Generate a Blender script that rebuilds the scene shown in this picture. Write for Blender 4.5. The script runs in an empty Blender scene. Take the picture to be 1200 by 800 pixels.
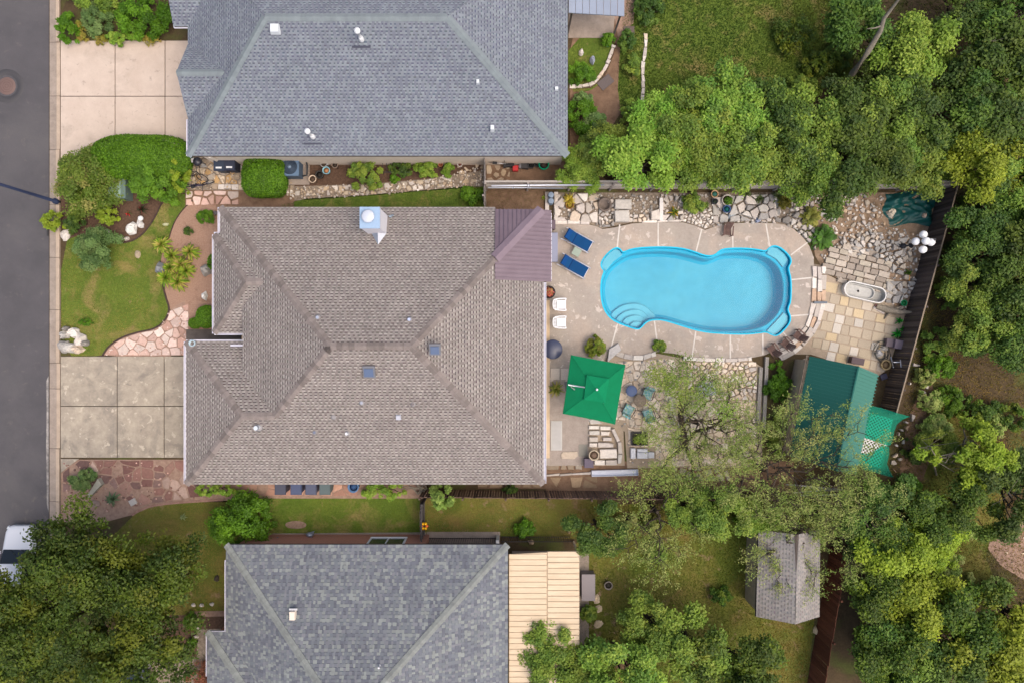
import bpy, math, random
import numpy as np
from mathutils import Vector, Matrix
from mathutils.geometry import tessellate_polygon

# ------------------------------------------------------------------ camera, sky, sun, exposure
scene = bpy.context.scene
COL = scene.collection
CAM_H = 40.0
cam_data = bpy.data.cameras.new('drone_camera')
cam_data.lens = 24.0
cam_data.sensor_width = 36.0
cam_data.clip_start = 0.5
cam_data.clip_end = 2000.0
cam = bpy.data.objects.new('drone_camera', cam_data)
cam.location = (0, 0, CAM_H)
cam.rotation_euler = (0, 0, 0)
COL.objects.link(cam)
scene.camera = cam

SUN_EL, SUN_AZ = math.radians(64), math.radians(-30)      # azimuth from +X (east), clockwise is negative: from the south-east
sdir = Vector((math.cos(SUN_EL) * math.cos(SUN_AZ), math.cos(SUN_EL) * math.sin(SUN_AZ), math.sin(SUN_EL)))
world = bpy.data.worlds.new('World')
scene.world = world
world.use_nodes = True
wn = world.node_tree
for n in list(wn.nodes): wn.nodes.remove(n)
wo = wn.nodes.new('ShaderNodeOutputWorld')
wb = wn.nodes.new('ShaderNodeBackground')
sky = wn.nodes.new('ShaderNodeTexSky')
sky.sky_type = 'NISHITA'
sky.sun_disc = False
sky.sun_elevation = SUN_EL
sky.sun_rotation = math.atan2(sdir.x, sdir.y)
sky.air_density = 1.0
sky.dust_density = 6.0
sky.ozone_density = 0.6
wb.inputs['Strength'].default_value = 0.15
wn.links.new(sky.outputs[0], wb.inputs[0])
wn.links.new(wb.outputs[0], wo.inputs[0])
sun_data = bpy.data.lights.new('sun', 'SUN')
sun_data.energy = 1.05
sun_data.angle = math.radians(75)
sun_data.color = (1.0, 0.93, 0.84)
sun = bpy.data.objects.new('sun', sun_data)
sun.rotation_euler = sdir.to_track_quat('Z', 'Y').to_euler()
sun.location = (30, -20, 60)
COL.objects.link(sun)
scene.view_settings.view_transform = 'Standard'
scene.view_settings.look = 'None'
scene.view_settings.gamma = 1.0
scene.view_settings.use_curve_mapping = False
scene.view_settings.exposure = 0.42
try:
    scene.cycles.max_bounces = 6
    scene.cycles.transparent_max_bounces = 12
    scene.cycles.caustics_reflective = False
    scene.cycles.caustics_refractive = False
except Exception:
    pass

# ------------------------------------------------------------------ helpers
PX = 0.05                                    # metres on the ground for one unit of the survey grid
def W(px, py, z=0.0):
    """survey point: what the drone sees at (px, py) if it stands z metres high"""
    k = PX * (CAM_H - z) / CAM_H
    return Vector(((px - 600) * k, (400 - py) * k, z))
def L(pts, z=0.0):
    return [W(a, b, z) for a, b in pts]
def lin(c):
    c = c / 255.0
    return c / 12.92 if c <= 0.04045 else ((c + 0.055) / 1.055) ** 2.4
def S(r, g, b, k=0.86):
    return (lin(r) * k, lin(g) * k, lin(b) * k, 1.0)
def mixc(a, b, t):
    return tuple(a[i] * (1 - t) + b[i] * t for i in range(3)) + (1.0,)

MATS = {}
def M(name, c=None, c2=None, scale=3.0, rough=0.85, bump=0.0, bscale=60.0, attr=False, rnd=0.0, spec=0.25,
      metal=0.0, c3=None, scale3=0.6, t3=(0.5, 0.65), vary=0.0, vscale=20.0, detail=5.0, stretch=None, extra=()):
    """procedural principled material: noise-mixed colours, optional per-face colour, per-object variation and fine relief"""
    m = bpy.data.materials.new(name)
    MATS[name] = m
    m.use_nodes = True
    nt = m.node_tree
    bs = nt.nodes['Principled BSDF']
    bs.inputs['Roughness'].default_value = rough
    bs.inputs['Specular IOR Level'].default_value = spec
    bs.inputs['Metallic'].default_value = metal
    geo = nt.nodes.new('ShaderNodeNewGeometry')
    pos = geo.outputs['Position']
    if stretch:
        mp = nt.nodes.new('ShaderNodeMapping')
        mp.inputs['Rotation'].default_value = (0, 0, stretch[3] if len(stretch) > 3 else 0)
        mp.inputs['Scale'].default_value = stretch[:3]
        nt.links.new(pos, mp.inputs[0]); pos = mp.outputs[0]
    def noise(sc, det=detail, dis=0.0):
        n = nt.nodes.new('ShaderNodeTexNoise')
        n.inputs['Scale'].default_value = sc
        n.inputs['Detail'].default_value = det
        n.inputs['Roughness'].default_value = 0.62
        n.inputs['Distortion'].default_value = dis
        nt.links.new(pos, n.inputs['Vector'])
        return n.outputs['Fac']
    def ramp(fac, a, b):
        r = nt.nodes.new('ShaderNodeMapRange')
        r.inputs[1].default_value = a; r.inputs[2].default_value = b
        r.clamp = True
        nt.links.new(fac, r.inputs[0]); return r.outputs[0]
    def mix(fac, a, b, mode='MIX'):
        x = nt.nodes.new('ShaderNodeMix'); x.data_type = 'RGBA'; x.blend_type = mode
        if isinstance(fac, float): x.inputs[0].default_value = fac
        else: nt.links.new(fac, x.inputs[0])
        for i, q in ((6, a), (7, b)):
            if isinstance(q, tuple): x.inputs[i].default_value = q
            else: nt.links.new(q, x.inputs[i])
        return x.outputs[2]
    if attr:
        at = nt.nodes.new('ShaderNodeVertexColor'); at.layer_name = 'Col'
        col = at.outputs['Color']
    elif c2 is not None:
        col = mix(ramp(noise(scale), 0.32, 0.68), c, c2)
    else:
        rgb = nt.nodes.new('ShaderNodeRGB'); rgb.outputs[0].default_value = c
        col = rgb.outputs[0]
    if c3 is not None:
        col = mix(ramp(noise(scale3, 6.0, 0.6), t3[0], t3[1]), col, c3)
    for ec, es, e0, e1, ed in extra:
        col = mix(ramp(noise(es, ed, 0.4), e0, e1), col, ec)
    if rnd or vary:
        hs = nt.nodes.new('ShaderNodeHueSaturation')
        nt.links.new(col, hs.inputs['Color']); col = hs.outputs[0]
        if rnd:
            oi = nt.nodes.new('ShaderNodeObjectInfo')
            a = nt.nodes.new('ShaderNodeMapRange')
            a.inputs[3].default_value = 1 - rnd; a.inputs[4].default_value = 1 + rnd
            nt.links.new(oi.outputs['Random'], a.inputs[0])
            val = a.outputs[0]
        if vary:
            b = nt.nodes.new('ShaderNodeMapRange')
            b.inputs[1].default_value = 0.25; b.inputs[2].default_value = 0.75
            b.inputs[3].default_value = 1 - vary; b.inputs[4].default_value = 1 + vary
            nt.links.new(noise(vscale), b.inputs[0])
            if rnd:
                mu = nt.nodes.new('ShaderNodeMath'); mu.operation = 'MULTIPLY'
                nt.links.new(val, mu.inputs[0]); nt.links.new(b.outputs[0], mu.inputs[1]); val = mu.outputs[0]
            else: val = b.outputs[0]
        nt.links.new(val, hs.inputs['Value'])
    nt.links.new(col, bs.inputs['Base Color'])
    if bump:
        bp = nt.nodes.new('ShaderNodeBump'); bp.inputs['Strength'].default_value = bump
        bp.inputs['Distance'].default_value = 0.03
        nt.links.new(noise(bscale, 6.0), bp.inputs['Height'])
        nt.links.new(bp.outputs[0], bs.inputs['Normal'])
    return m

def LEAF(name, rnd=0.17, hue=0.015, trans=0.28, rough=0.55):
    m = bpy.data.materials.new(name); MATS[name] = m
    m.use_nodes = True; nt = m.node_tree
    bs = nt.nodes['Principled BSDF']; out = nt.nodes['Material Output']
    bs.inputs['Roughness'].default_value = rough
    bs.inputs['Specular IOR Level'].default_value = 0.3
    at = nt.nodes.new('ShaderNodeVertexColor'); at.layer_name = 'Col'
    hs = nt.nodes.new('ShaderNodeHueSaturation')
    oi = nt.nodes.new('ShaderNodeObjectInfo')
    a = nt.nodes.new('ShaderNodeMapRange'); a.inputs[3].default_value = 1 - rnd; a.inputs[4].default_value = 1 + rnd
    b = nt.nodes.new('ShaderNodeMapRange'); b.inputs[3].default_value = 0.5 - hue; b.inputs[4].default_value = 0.5 + hue
    nt.links.new(oi.outputs['Random'], a.inputs[0]); nt.links.new(oi.outputs['Random'], b.inputs[0])
    nt.links.new(a.outputs[0], hs.inputs['Value']); nt.links.new(b.outputs[0], hs.inputs['Hue'])
    nt.links.new(at.outputs['Color'], hs.inputs['Color'])
    nt.links.new(hs.outputs[0], bs.inputs['Base Color'])
    tr = nt.nodes.new('ShaderNodeBsdfTranslucent'); nt.links.new(hs.outputs[0], tr.inputs[0])
    mx = nt.nodes.new('ShaderNodeMixShader'); mx.inputs[0].default_value = trans
    nt.links.new(bs.outputs[0], mx.inputs[1]); nt.links.new(tr.outputs[0], mx.inputs[2])
    nt.links.new(mx.outputs[0], out.inputs['Surface'])
    return m

def link(o, parent=None, at=None):
    COL.objects.link(o)
    if parent is not None:
        o.parent = parent
        if at == 'world':
            o.matrix_parent_inverse = parent.matrix_basis.inverted() if parent.parent is None else \
                (parent.parent.matrix_basis @ parent.matrix_parent_inverse @ parent.matrix_basis).inverted()
    return o
def tag(o, label=None, cat=None, group=None, kind=None):
    if label: o['label'] = label
    if cat: o['category'] = cat
    if group: o['group'] = group
    if kind: o['kind'] = kind
    return o
def thing(name, label, cat, loc=(0, 0, 0), rz=0.0, group=None):
    o = bpy.data.objects.new(name, None)
    o.empty_display_size = 0.2
    COL.objects.link(o)
    o.location = loc; o.rotation_euler = (0, 0, rz)
    o.matrix_basis = Matrix.Translation(Vector(loc)) @ Matrix.Rotation(rz, 4, 'Z')
    return tag(o, label, cat, group)
def copy_tree(o, parent=None):
    c = o.copy(); COL.objects.link(c)
    if parent is not None: c.parent = parent
    for ch in list(o.children): copy_tree(ch, c)
    return c

class MB:
    """collects faces, builds ONE mesh object"""
    def __init__(s): s.v = []; s.f = []; s.c = []; s.sm = []
    def face(s, pts, col=None, smooth=False):
        k = len(s.v); s.v.extend([tuple(p) for p in pts]); s.f.append(list(range(k, k + len(pts)))); s.c.append(col); s.sm.append(smooth)
    def mesh(s, vs, fs, col=None, smooth=False):
        k = len(s.v); s.v.extend([tuple(p) for p in vs])
        for f in fs: s.f.append([i + k for i in f]); s.c.append(col); s.sm.append(smooth)
    def box(s, c, d, rz=0.0, col=None, top=1.0, mat=None):
        """box centred at c with sizes d; 'top' scales its upper face; mat: extra 3x3/4x4 rotation"""
        hx, hy, hz = d[0] / 2, d[1] / 2, d[2] / 2
        ca, sa = math.cos(rz), math.sin(rz)
        P = []
        for z in (-1, 1):
            t = top if z > 0 else 1.0
            for x, y in ((-1, -1), (1, -1), (1, 1), (-1, 1)):
                p = Vector((x * hx * t, y * hy * t, z * hz))
                if mat is not None: p = mat @ p
                P.append((c[0] + p.x * ca - p.y * sa, c[1] + p.x * sa + p.y * ca, c[2] + p.z))
        s.mesh(P, [(3, 2, 1, 0), (4, 5, 6, 7), (0, 1, 5, 4), (1, 2, 6, 5), (2, 3, 7, 6), (3, 0, 4, 7)], col)
        return s
    def beam(s, a, b, w, h, col=None):
        a, b = Vector(a), Vector(b); d = (b - a); ln = d.length
        if ln < 1e-6: return s
        q = d.to_track_quat('X', 'Z').to_matrix()
        m = (a + b) / 2
        s.box(m, (ln, w, h), 0, col, 1.0, q); return s
    def prism(s, poly, z0, z1, inset=0.0, drop=0.0, col=None, cols=None, tilt=None):
        """vertical prism over a polygon (list of (x,y)), optionally chamfered at its top"""
        n = len(poly)
        ar = sum(poly[i][0] * poly[(i + 1) % n][1] - poly[(i + 1) % n][0] * poly[i][1] for i in range(n))
        if ar < 0: poly = poly[::-1]
        cx = sum(p[0] for p in poly) / n; cy = sum(p[1] for p in poly) / n
        tz = (lambda x, y: (x - cx) * tilt[0] + (y - cy) * tilt[1]) if tilt else (lambda x, y: 0)
        rings = [[(p[0], p[1], z0) for p in poly]]
        if inset:
            rings.append([(p[0], p[1], z1 - drop + tz(*p[:2])) for p in poly])
            q = []
            for p in poly:
                d = math.hypot(p[0] - cx, p[1] - cy) or 1
                k = max(0.3, 1 - inset / d)
                x, y = cx + (p[0] - cx) * k, cy + (p[1] - cy) * k
                q.append((x, y, z1 + tz(x, y)))
            rings.append(q)
        else:
            rings.append([(p[0], p[1], z1 + tz(*p[:2])) for p in poly])
        k0 = len(s.v)
        for r in rings: s.v.extend(r)
        for j in range(len(rings) - 1):
            for i in range(n):
                s.f.append([k0 + j * n + i, k0 + j * n + (i + 1) % n, k0 + (j + 1) * n + (i + 1) % n, k0 + (j + 1) * n + i]); s.c.append(col); s.sm.append(False)
        t = k0 + (len(rings) - 1) * n
        if n <= 4: s.f.append([t + i for i in range(n)]); s.c.append(col); s.sm.append(False)
        else:
            for tri in tessellate_polygon([[Vector((p[0], p[1], 0)) for p in rings[-1]]]):
                a, b, c = [Vector(rings[-1][i]) for i in tri]
                tri = list(tri)
                if (b - a).cross(c - a).z < 0: tri.reverse()
                s.f.append([t + i for i in tri]); s.c.append(col); s.sm.append(False)
        return s
    def tube(s, pts, radii, n=6, col=None, cap=True):
        pts = [Vector(p) for p in pts]
        if isinstance(radii, (int, float)): radii = [radii] * len(pts)
        k0 = len(s.v); up = Vector((0, 0, 1))
        for i, p in enumerate(pts):
            d = (pts[min(i + 1, len(pts) - 1)] - pts[max(i - 1, 0)])
            if d.length < 1e-9: d = Vector((0, 0, 1))
            d.normalize()
            a = d.cross(up if abs(d.z) < 0.95 else Vector((1, 0, 0))).normalized(); b = d.cross(a)
            for k in range(n):
                t = 2 * math.pi * k / n
                s.v.append(tuple(p + (a * math.cos(t) + b * math.sin(t)) * radii[i]))
        for i in range(len(pts) - 1):
            for k in range(n):
                s.f.append([k0 + i * n + k, k0 + i * n + (k + 1) % n, k0 + (i + 1) * n + (k + 1) % n, k0 + (i + 1) * n + k]); s.c.append(col); s.sm.append(True)
        if cap:
            s.f.append([k0 + k for k in range(n)]); s.c.append(col); s.sm.append(False)
            e = k0 + (len(pts) - 1) * n
            s.f.append([e + k for k in range(n)][::-1]); s.c.append(col); s.sm.append(False)
        return s
    def lathe(s, prof, c=(0, 0, 0), n=16, col=None, sx=1.0, sy=1.0, smooth=True, cap=True):
        """profile [(r,z)...] turned about the vertical through c"""
        k0 = len(s.v)
        for r, z in prof:
            for k in range(n):
                t = 2 * math.pi * k / n
                s.v.append((c[0] + r * sx * math.cos(t), c[1] + r * sy * math.sin(t), c[2] + z))
        for i in range(len(prof) - 1):
            for k in range(n):
                s.f.append([k0 + i * n + k, k0 + i * n + (k + 1) % n, k0 + (i + 1) * n + (k + 1) % n, k0 + (i + 1) * n + k]); s.c.append(col); s.sm.append(smooth)
        for i, rev in ((0, True), (len(prof) - 1, False)):
            if cap and prof[i][0] > 1e-4:
                q = [k0 + i * n + k for k in range(n)]
                s.f.append(q[::-1] if rev else q); s.c.append(col); s.sm.append(False)
        return s
    def ball(s, c, r, n=12, m=7, col=None, sz=1.0):
        return s.lathe([(max(1e-5, r * math.sin(math.pi * i / m)), -r * sz * math.cos(math.pi * i / m)) for i in range(m + 1)], c, n, col)
    def build(s, name, mat, parent=None, world=False):
        me = bpy.data.meshes.new(name)
        me.from_pydata(s.v, [], s.f)
        if any(c is not None for c in s.c):
            ca = me.color_attributes.new('Col', 'FLOAT_COLOR', 'CORNER')
            buf = []
            for f, c in zip(s.f, s.c):
                c = c or (0.5, 0.5, 0.5, 1)
                buf.extend((c[0], c[1], c[2], 1.0) * len(f))
            ca.data.foreach_set('color', buf)
        if any(s.sm): me.polygons.foreach_set('use_smooth', s.sm)
        me.validate()
        if isinstance(mat, str): mat = MATS[mat]
        me.materials.append(mat)
        o = bpy.data.objects.new(name, me)
        return link(o, parent, 'world' if world else None)

def quads_object(name, verts, cols, mat, parent=None, world=False, k=4):
    """many loose k-gons (numpy (n,k,3)) with a colour each -> one mesh object"""
    n = len(verts)
    me = bpy.data.meshes.new(name)
    me.vertices.add(n * k); me.vertices.foreach_set('co', np.ascontiguousarray(verts, dtype=np.float32).ravel())
    me.loops.add(n * k); me.loops.foreach_set('vertex_index', np.arange(n * k, dtype=np.int32))
    me.polygons.add(n); me.polygons.foreach_set('loop_start', np.arange(0, n * k, k, dtype=np.int32))
    try: me.polygons.foreach_set('loop_total', np.full(n, k, dtype=np.int32))
    except Exception: pass
    ca = me.color_attributes.new('Col', 'FLOAT_COLOR', 'CORNER')
    cc = np.ones((n, k, 4), dtype=np.float32); cc[:, :, :3] = cols[:, None, :3]
    ca.data.foreach_set('color', cc.ravel())
    me.update()
    me.materials.append(MATS[mat])
    o = bpy.data.objects.new(name, me)
    return link(o, parent, 'world' if world else None)

def norm(a): return a / np.maximum(1e-9, np.linalg.norm(a, axis=-1, keepdims=True))

def leaf_quads(rng, pos, nrm, size, aspect=0.55, jitter=0.3):
    n = len(pos)
    t = norm(np.cross(nrm, rng.normal(size=(n, 3)))); b = np.cross(nrm, t)
    ln = size * (1 + jitter * rng.uniform(-1, 1, n))[:, None]
    q = np.empty((n, 4, 3))
    q[:, 0] = pos - t * ln; q[:, 2] = pos + t * ln
    fold = nrm * ln * 0.12
    q[:, 1] = pos + b * ln * aspect + fold; q[:, 3] = pos - b * ln * aspect + fold
    return q

def sheet(name, poly, z, mat, parent=None, holes=(), thick=0.0):
    """flat sheet (or slab with edges) over a polygon of world points with holes"""
    polys = [[Vector((p[0], p[1], 0)) for p in poly]] + [[Vector((p[0], p[1], 0)) for p in h] for h in holes]
    flat = [p for q in polys for p in q]
    mb = MB(); vs = [(p.x, p.y, z) for p in flat]
    fs = []
    for tri in tessellate_polygon(polys):
        a, b, c = [flat[i] for i in tri]
        tri = list(tri)
        if (b - a).cross(c - a).z < 0: tri.reverse()
        fs.append(tri)
    mb.mesh(vs, fs)
    if thick:
        for q in polys:
            for i in range(len(q)):
                a, b = q[i], q[(i + 1) % len(q)]
                mb.face([(a.x, a.y, z), (b.x, b.y, z), (b.x, b.y, z - thick), (a.x, a.y, z - thick)])
    return mb.build(name, mat, parent, world=parent is not None)

def inside(p, poly):
    x, y = p[0], p[1]; c = False; j = len(poly) - 1
    for i in range(len(poly)):
        if (poly[i][1] > y) != (poly[j][1] > y) and x < (poly[j][0] - poly[i][0]) * (y - poly[i][1]) / (poly[j][1] - poly[i][1]) + poly[i][0]: c = not c
        j = i
    return c
def np_inside(P, poly):
    x, y = P[:, 0], P[:, 1]; c = np.zeros(len(P), bool); j = len(poly) - 1
    for i in range(len(poly)):
        xi, yi, xj, yj = poly[i][0], poly[i][1], poly[j][0], poly[j][1]
        if yi != yj:
            c ^= ((yi > y) != (yj > y)) & (x < (xj - xi) * (y - yi) / (yj - yi) + xi)
        j = i
    return c
def smooth_poly(pts, it=2):
    for _ in range(it):
        q = []
        for i in range(len(pts)):
            a, b = pts[i], pts[(i + 1) % len(pts)]
            q.append((a[0] * .75 + b[0] * .25, a[1] * .75 + b[1] * .25)); q.append((a[0] * .25 + b[0] * .75, a[1] * .25 + b[1] * .75))
        pts = q
    return pts
def clip_half(poly, px, py, nx, ny):
    out = []
    for i in range(len(poly)):
        a, b = poly[i], poly[(i + 1) % len(poly)]
        da = (a[0] - px) * nx + (a[1] - py) * ny; db = (b[0] - px) * nx + (b[1] - py) * ny
        if da <= 0: out.append(a)
        if (da < 0 < db) or (db < 0 < da):
            t = da / (da - db); out.append((a[0] + (b[0] - a[0]) * t, a[1] + (b[1] - a[1]) * t))
    return out
def area(p): return 0.5 * abs(sum(p[i][0] * p[(i + 1) % len(p)][1] - p[(i + 1) % len(p)][0] * p[i][1] for i in range(len(p))))

def scatter(region, spacing, rng, squash=1.0):
    xs = [p[0] for p in region]; ys = [p[1] for p in region]
    pts = []
    A = (max(xs) - min(xs)) * (max(ys) - min(ys))
    for _ in range(int(A / spacing ** 2 * 14) + 20):
        p = (rng.uniform(min(xs), max(xs)), rng.uniform(min(ys), max(ys)))
        if not inside(p, region): continue
        s = spacing * rng.choice((0.5, 0.75, 0.95, 1.15, 1.5))
        if all((p[0] - q[0]) ** 2 + (p[1] - q[1]) ** 2 > s * s for q in pts): pts.append(p)
    return pts

def stone_field(parent, region, spacing, pal, seed, name='flagstone', z0=-0.02, h=(0.04, 0.07), gap=0.02, mat='stone', prob=1.0, rough=0.12, chamfer=0.03, tilt=0.02, holes=()):
    """crazy paving: cells round scattered points, each cell a stone of its own with open joints; region in world xy"""
    rng = random.Random(seed)
    region = [(p[0], p[1]) for p in region]
    pts = scatter(region, spacing, rng)
    made = []
    for i, p in enumerate(pts):
        if rng.random() > prob or any(inside(p, hh) for hh in holes): continue
        cell = region[:]
        near = sorted(pts, key=lambda q: (q[0] - p[0]) ** 2 + (q[1] - p[1]) ** 2)[1:15]
        ga = gap * rng.uniform(0.6, 1.6)
        for q in near:
            dx, dy = q[0] - p[0], q[1] - p[1]; d = math.hypot(dx, dy)
            if d < 1e-6: continue
            cell = clip_half(cell, p[0] + dx * 0.5 - dx / d * ga, p[1] + dy * 0.5 - dy / d * ga, dx / d, dy / d)
            if len(cell) < 3: break
        if len(cell) < 3 or area(cell) < (spacing * 0.25) ** 2: continue
        if len(cell) > 11: cell = cell[::2]
        # drop near-duplicate corners, wobble the outline
        q = []
        for a in cell:
            if not q or math.hypot(a[0] - q[-1][0], a[1] - q[-1][1]) > 0.04: q.append(a)
        if len(q) < 3: continue
        cx = sum(a[0] for a in q) / len(q); cy = sum(a[1] for a in q) / len(q)
        q = [(cx + (a[0] - cx) * (1 - rng.random() * rough), cy + (a[1] - cy) * (1 - rng.random() * rough)) for a in q]
        r2 = []
        for a, b in zip(q, q[1:] + q[:1]):
            r2.append(a); e = math.hypot(b[0] - a[0], b[1] - a[1])
            if e > 0.2:
                t = rng.uniform(.35, .65); o_ = rng.uniform(-.055, .03) * e
                r2.append((a[0] + (b[0] - a[0]) * t - (b[1] - a[1]) / e * -o_, a[1] + (b[1] - a[1]) * t + (b[0] - a[0]) / e * -o_))
        q = r2
        c = pal[rng.randrange(len(pal))]
        k = rng.uniform(0.8, 1.14)
        c = (min(.9, c[0] * k), min(.9, c[1] * k), min(.9, c[2] * k), 1)
        hh = rng.uniform(*h)
        mb = MB().prism([(a[0] - cx, a[1] - cy) for a in q], z0, hh, chamfer, chamfer * 0.6, c, tilt=(rng.uniform(-tilt, tilt), rng.uniform(-tilt, tilt)))
        o = mb.build(name, mat)
        o.location = (cx, cy, 0)
        o.parent = parent
        if parent is not None: o.matrix_parent_inverse = parent.matrix_basis.inverted()
        made.append(o)
    return made

def rock_mesh(rng, sx, sy, sz, n=7, rings=3, col=None, rough=0.18):
    """a boulder resting on z=0: irregular rings"""
    mb = MB(); k0 = 0
    prof = [(1.0, 0.0), (1.06, 0.32), (0.8, 0.78), (0.42, 1.0)] if rings == 3 else [(1.0, 0.0), (0.95, 0.6), (0.5, 1.0)]
    ang = [rng.uniform(0.75, 1.2) for _ in range(n)]
    for r, z in prof:
        for k in range(n):
            t = 2 * math.pi * k / n
            q = r * ang[k] * (1 + rng.uniform(-rough, rough))
            mb.v.append((sx * q * math.cos(t), sy * q * math.sin(t), sz * z * (1 + rng.uniform(-rough, rough) * (z > 0))))
    for i in range(len(prof) - 1):
        for k in range(n):
            mb.f.append([i * n + k, i * n + (k + 1) % n, (i + 1) * n + (k + 1) % n, (i + 1) * n + k]); mb.c.append(col); mb.sm.append(False)
    mb.f.append([(len(prof) - 1) * n + k for k in range(n)]); mb.c.append(col); mb.sm.append(False)
    return mb

def arc_pts(cx, cy, r, a0, a1, n):
    return [(cx + r * math.cos(a0 + (a1 - a0) * i / (n - 1)), cy + r * math.sin(a0 + (a1 - a0) * i / (n - 1))) for i in range(n)]
# ------------------------------------------------------------------ materials
M('soil', S(96, 80, 58), S(74, 62, 44), 0.9, 0.95, 0.6, 25, c3=S(88, 92, 48), scale3=0.35, t3=(0.5, 0.62), vary=0.25, vscale=9)
M('asphalt', S(96, 93, 96), S(86, 84, 87), 0.5, 0.9, 0.6, 60, vary=0.24, vscale=45, c3=S(102, 99, 100), scale3=0.12, extra=[(S(112, 107, 104), 1.6, .6, .75, 8)])
M('gutter_concrete', S(170, 156, 144), S(148, 135, 124), 2.0, 0.9, 0.25, 60, vary=0.10, vscale=14, rnd=0.04)
M('kerb_concrete', S(196, 176, 156), S(178, 160, 142), 2.0, 0.9, 0.25, 60, vary=0.08, vscale=14, rnd=0.04)
M('drive_new', S(210, 193, 178), S(198, 180, 165), 1.2, 0.9, 0.2, 70, vary=0.05, vscale=20, c3=S(182, 166, 152), scale3=0.5, t3=(0.55, 0.75), extra=[(S(176, 160, 148), 3.0, .6, .7, 8)])
M('drive_old', S(184, 172, 154), S(160, 149, 135), 1.6, 0.9, 0.3, 60, vary=0.12, vscale=8, c3=S(136, 128, 119), scale3=0.75, t3=(0.5, 0.72), rnd=0.04, extra=[(S(196, 184, 166), 2.2, .6, .63, 9), (S(128, 120, 112), 1.4, .64, .72, 9)])
M('joint', S(92, 80, 70), S(70, 62, 54), 4, 0.95)
M('lawn_green', S(110, 126, 50), S(88, 110, 40), 0.9, 0.95, 0.5, 60, vary=0.25, vscale=7, c3=S(146, 132, 80), scale3=0.6, t3=(0.5, 0.66), extra=[(S(150, 130, 92), 1.5, .62, .74, 7)])
M('lawn_dry', S(116, 122, 50), S(128, 110, 64), 0.6, 0.95, 0.5, 60, vary=0.2, vscale=9, c3=S(92, 104, 40), scale3=0.3, t3=(0.45, 0.6), extra=[(S(158, 130, 104), 1.1, .58, .7, 7)])
M('mulch', S(112, 88, 72), S(84, 64, 52), 8, 0.95, 0.9, 55, vary=0.25, vscale=22)
M('mulch_red', S(146, 118, 96), S(116, 92, 74), 2.5, 0.95, 0.6, 45, vary=0.16, vscale=18)
M('gravel', S(180, 148, 128), S(158, 124, 104), 26, 0.95, 0.8, 60, vary=0.18, vscale=30, c3=S(140, 110, 92), scale3=1.0, t3=(0.55, 0.7))
M('sand_joint', S(176, 148, 130), S(150, 122, 106), 5, 0.95, 0.5, 60, vary=0.15)
M('grey_joint', S(160, 146, 130), S(122, 108, 94), 6, 0.95, 0.6, 60, vary=0.2)
M('deck', S(178, 168, 157), S(165, 154, 145), 0.8, 0.88, 0.3, 70, vary=0.1, vscale=9, c3=S(188, 172, 158), scale3=0.4, t3=(0.45, 0.65), extra=[(S(158, 148, 139), 0.9, .56, .72, 8), (S(206, 194, 184), 1.7, .6, .625, 9), (S(202, 186, 174), 4.2, .64, .66, 7)])
M('joint_white', S(226, 220, 212), S(208, 200, 192), 3, 0.8)
M('stone', attr=True, rough=0.9, bump=0.6, bscale=18, vary=0.16, vscale=7, rnd=0.05)
M('stone_fine', attr=True, rough=0.9, bump=0.4, bscale=40, vary=0.12, vscale=16, rnd=0.05)
M('paint', attr=True, rough=0.6, vary=0.05, vscale=12, spec=0.35)
M('paint_gloss', attr=True, rough=0.3, spec=0.5)
M('metal', attr=True, rough=0.42, metal=0.55, vary=0.06, vscale=6)
M('wood', attr=True, rough=0.85, bump=0.5, bscale=30, vary=0.22, vscale=14, rnd=0.14)
M('bark', S(84, 74, 64), S(58, 50, 44), 14, 0.95, 0.9, 40, vary=0.2)
M('bark_pale', S(150, 142, 128), S(118, 110, 98), 14, 0.95, 0.7, 40, vary=0.2)
LEAF('leaf'); LEAF('leaf_still', 0.03, 0.004)
LEAF('grassblade', 0.02, 0.0, 0.2, 0.7)

# ------------------------------------------------------------------ pool outline (world metres)
POOL_PX = [(730,297),(740,292.6),(756,291),(774,290.4),(790,291),(804,293),(816,297),(824,300),(831,301.2),(838,299.6),(842.4,295.6),(846,293.2),(856,292),(872,292),(886,293.2),(897,295.6),
 (901,291.6),(906,289),(912,290),(920,296),(925.6,303),(926,308),(923,313),(923.4,318),(925.6,326),(926,340),(925.4,354),(923,359),(922,364),
 (925,370),(925,377),(920,384),(913,391),(908,393),(903,391),(897,388),(886,390),(870,391),(850,390.4),(830,389),(816,386.4),(800,381.6),(786,377),(776,374.4),(768,374),(761,375),(756,377.6),(751,383),(747.6,385.6),
 (740,383.6),(722,377),(714,371),(708,362),(705,350),(704.4,338),(705.6,326),(709,317.6),(706,315),(704.4,310),(707,304),(714,296),(721,291.4),(725,291.6),(728,295)]
POOL = [(W(a, b).x, W(a, b).y) for a, b in smooth_poly(POOL_PX, 1)]

# ------------------------------------------------------------------ ground sheet
big = [(-320, -320), (320, -320), (320, 320), (-320, 320)]
tag(sheet('ground', big, 0.0, 'soil', holes=[POOL]), kind='structure')

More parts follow.
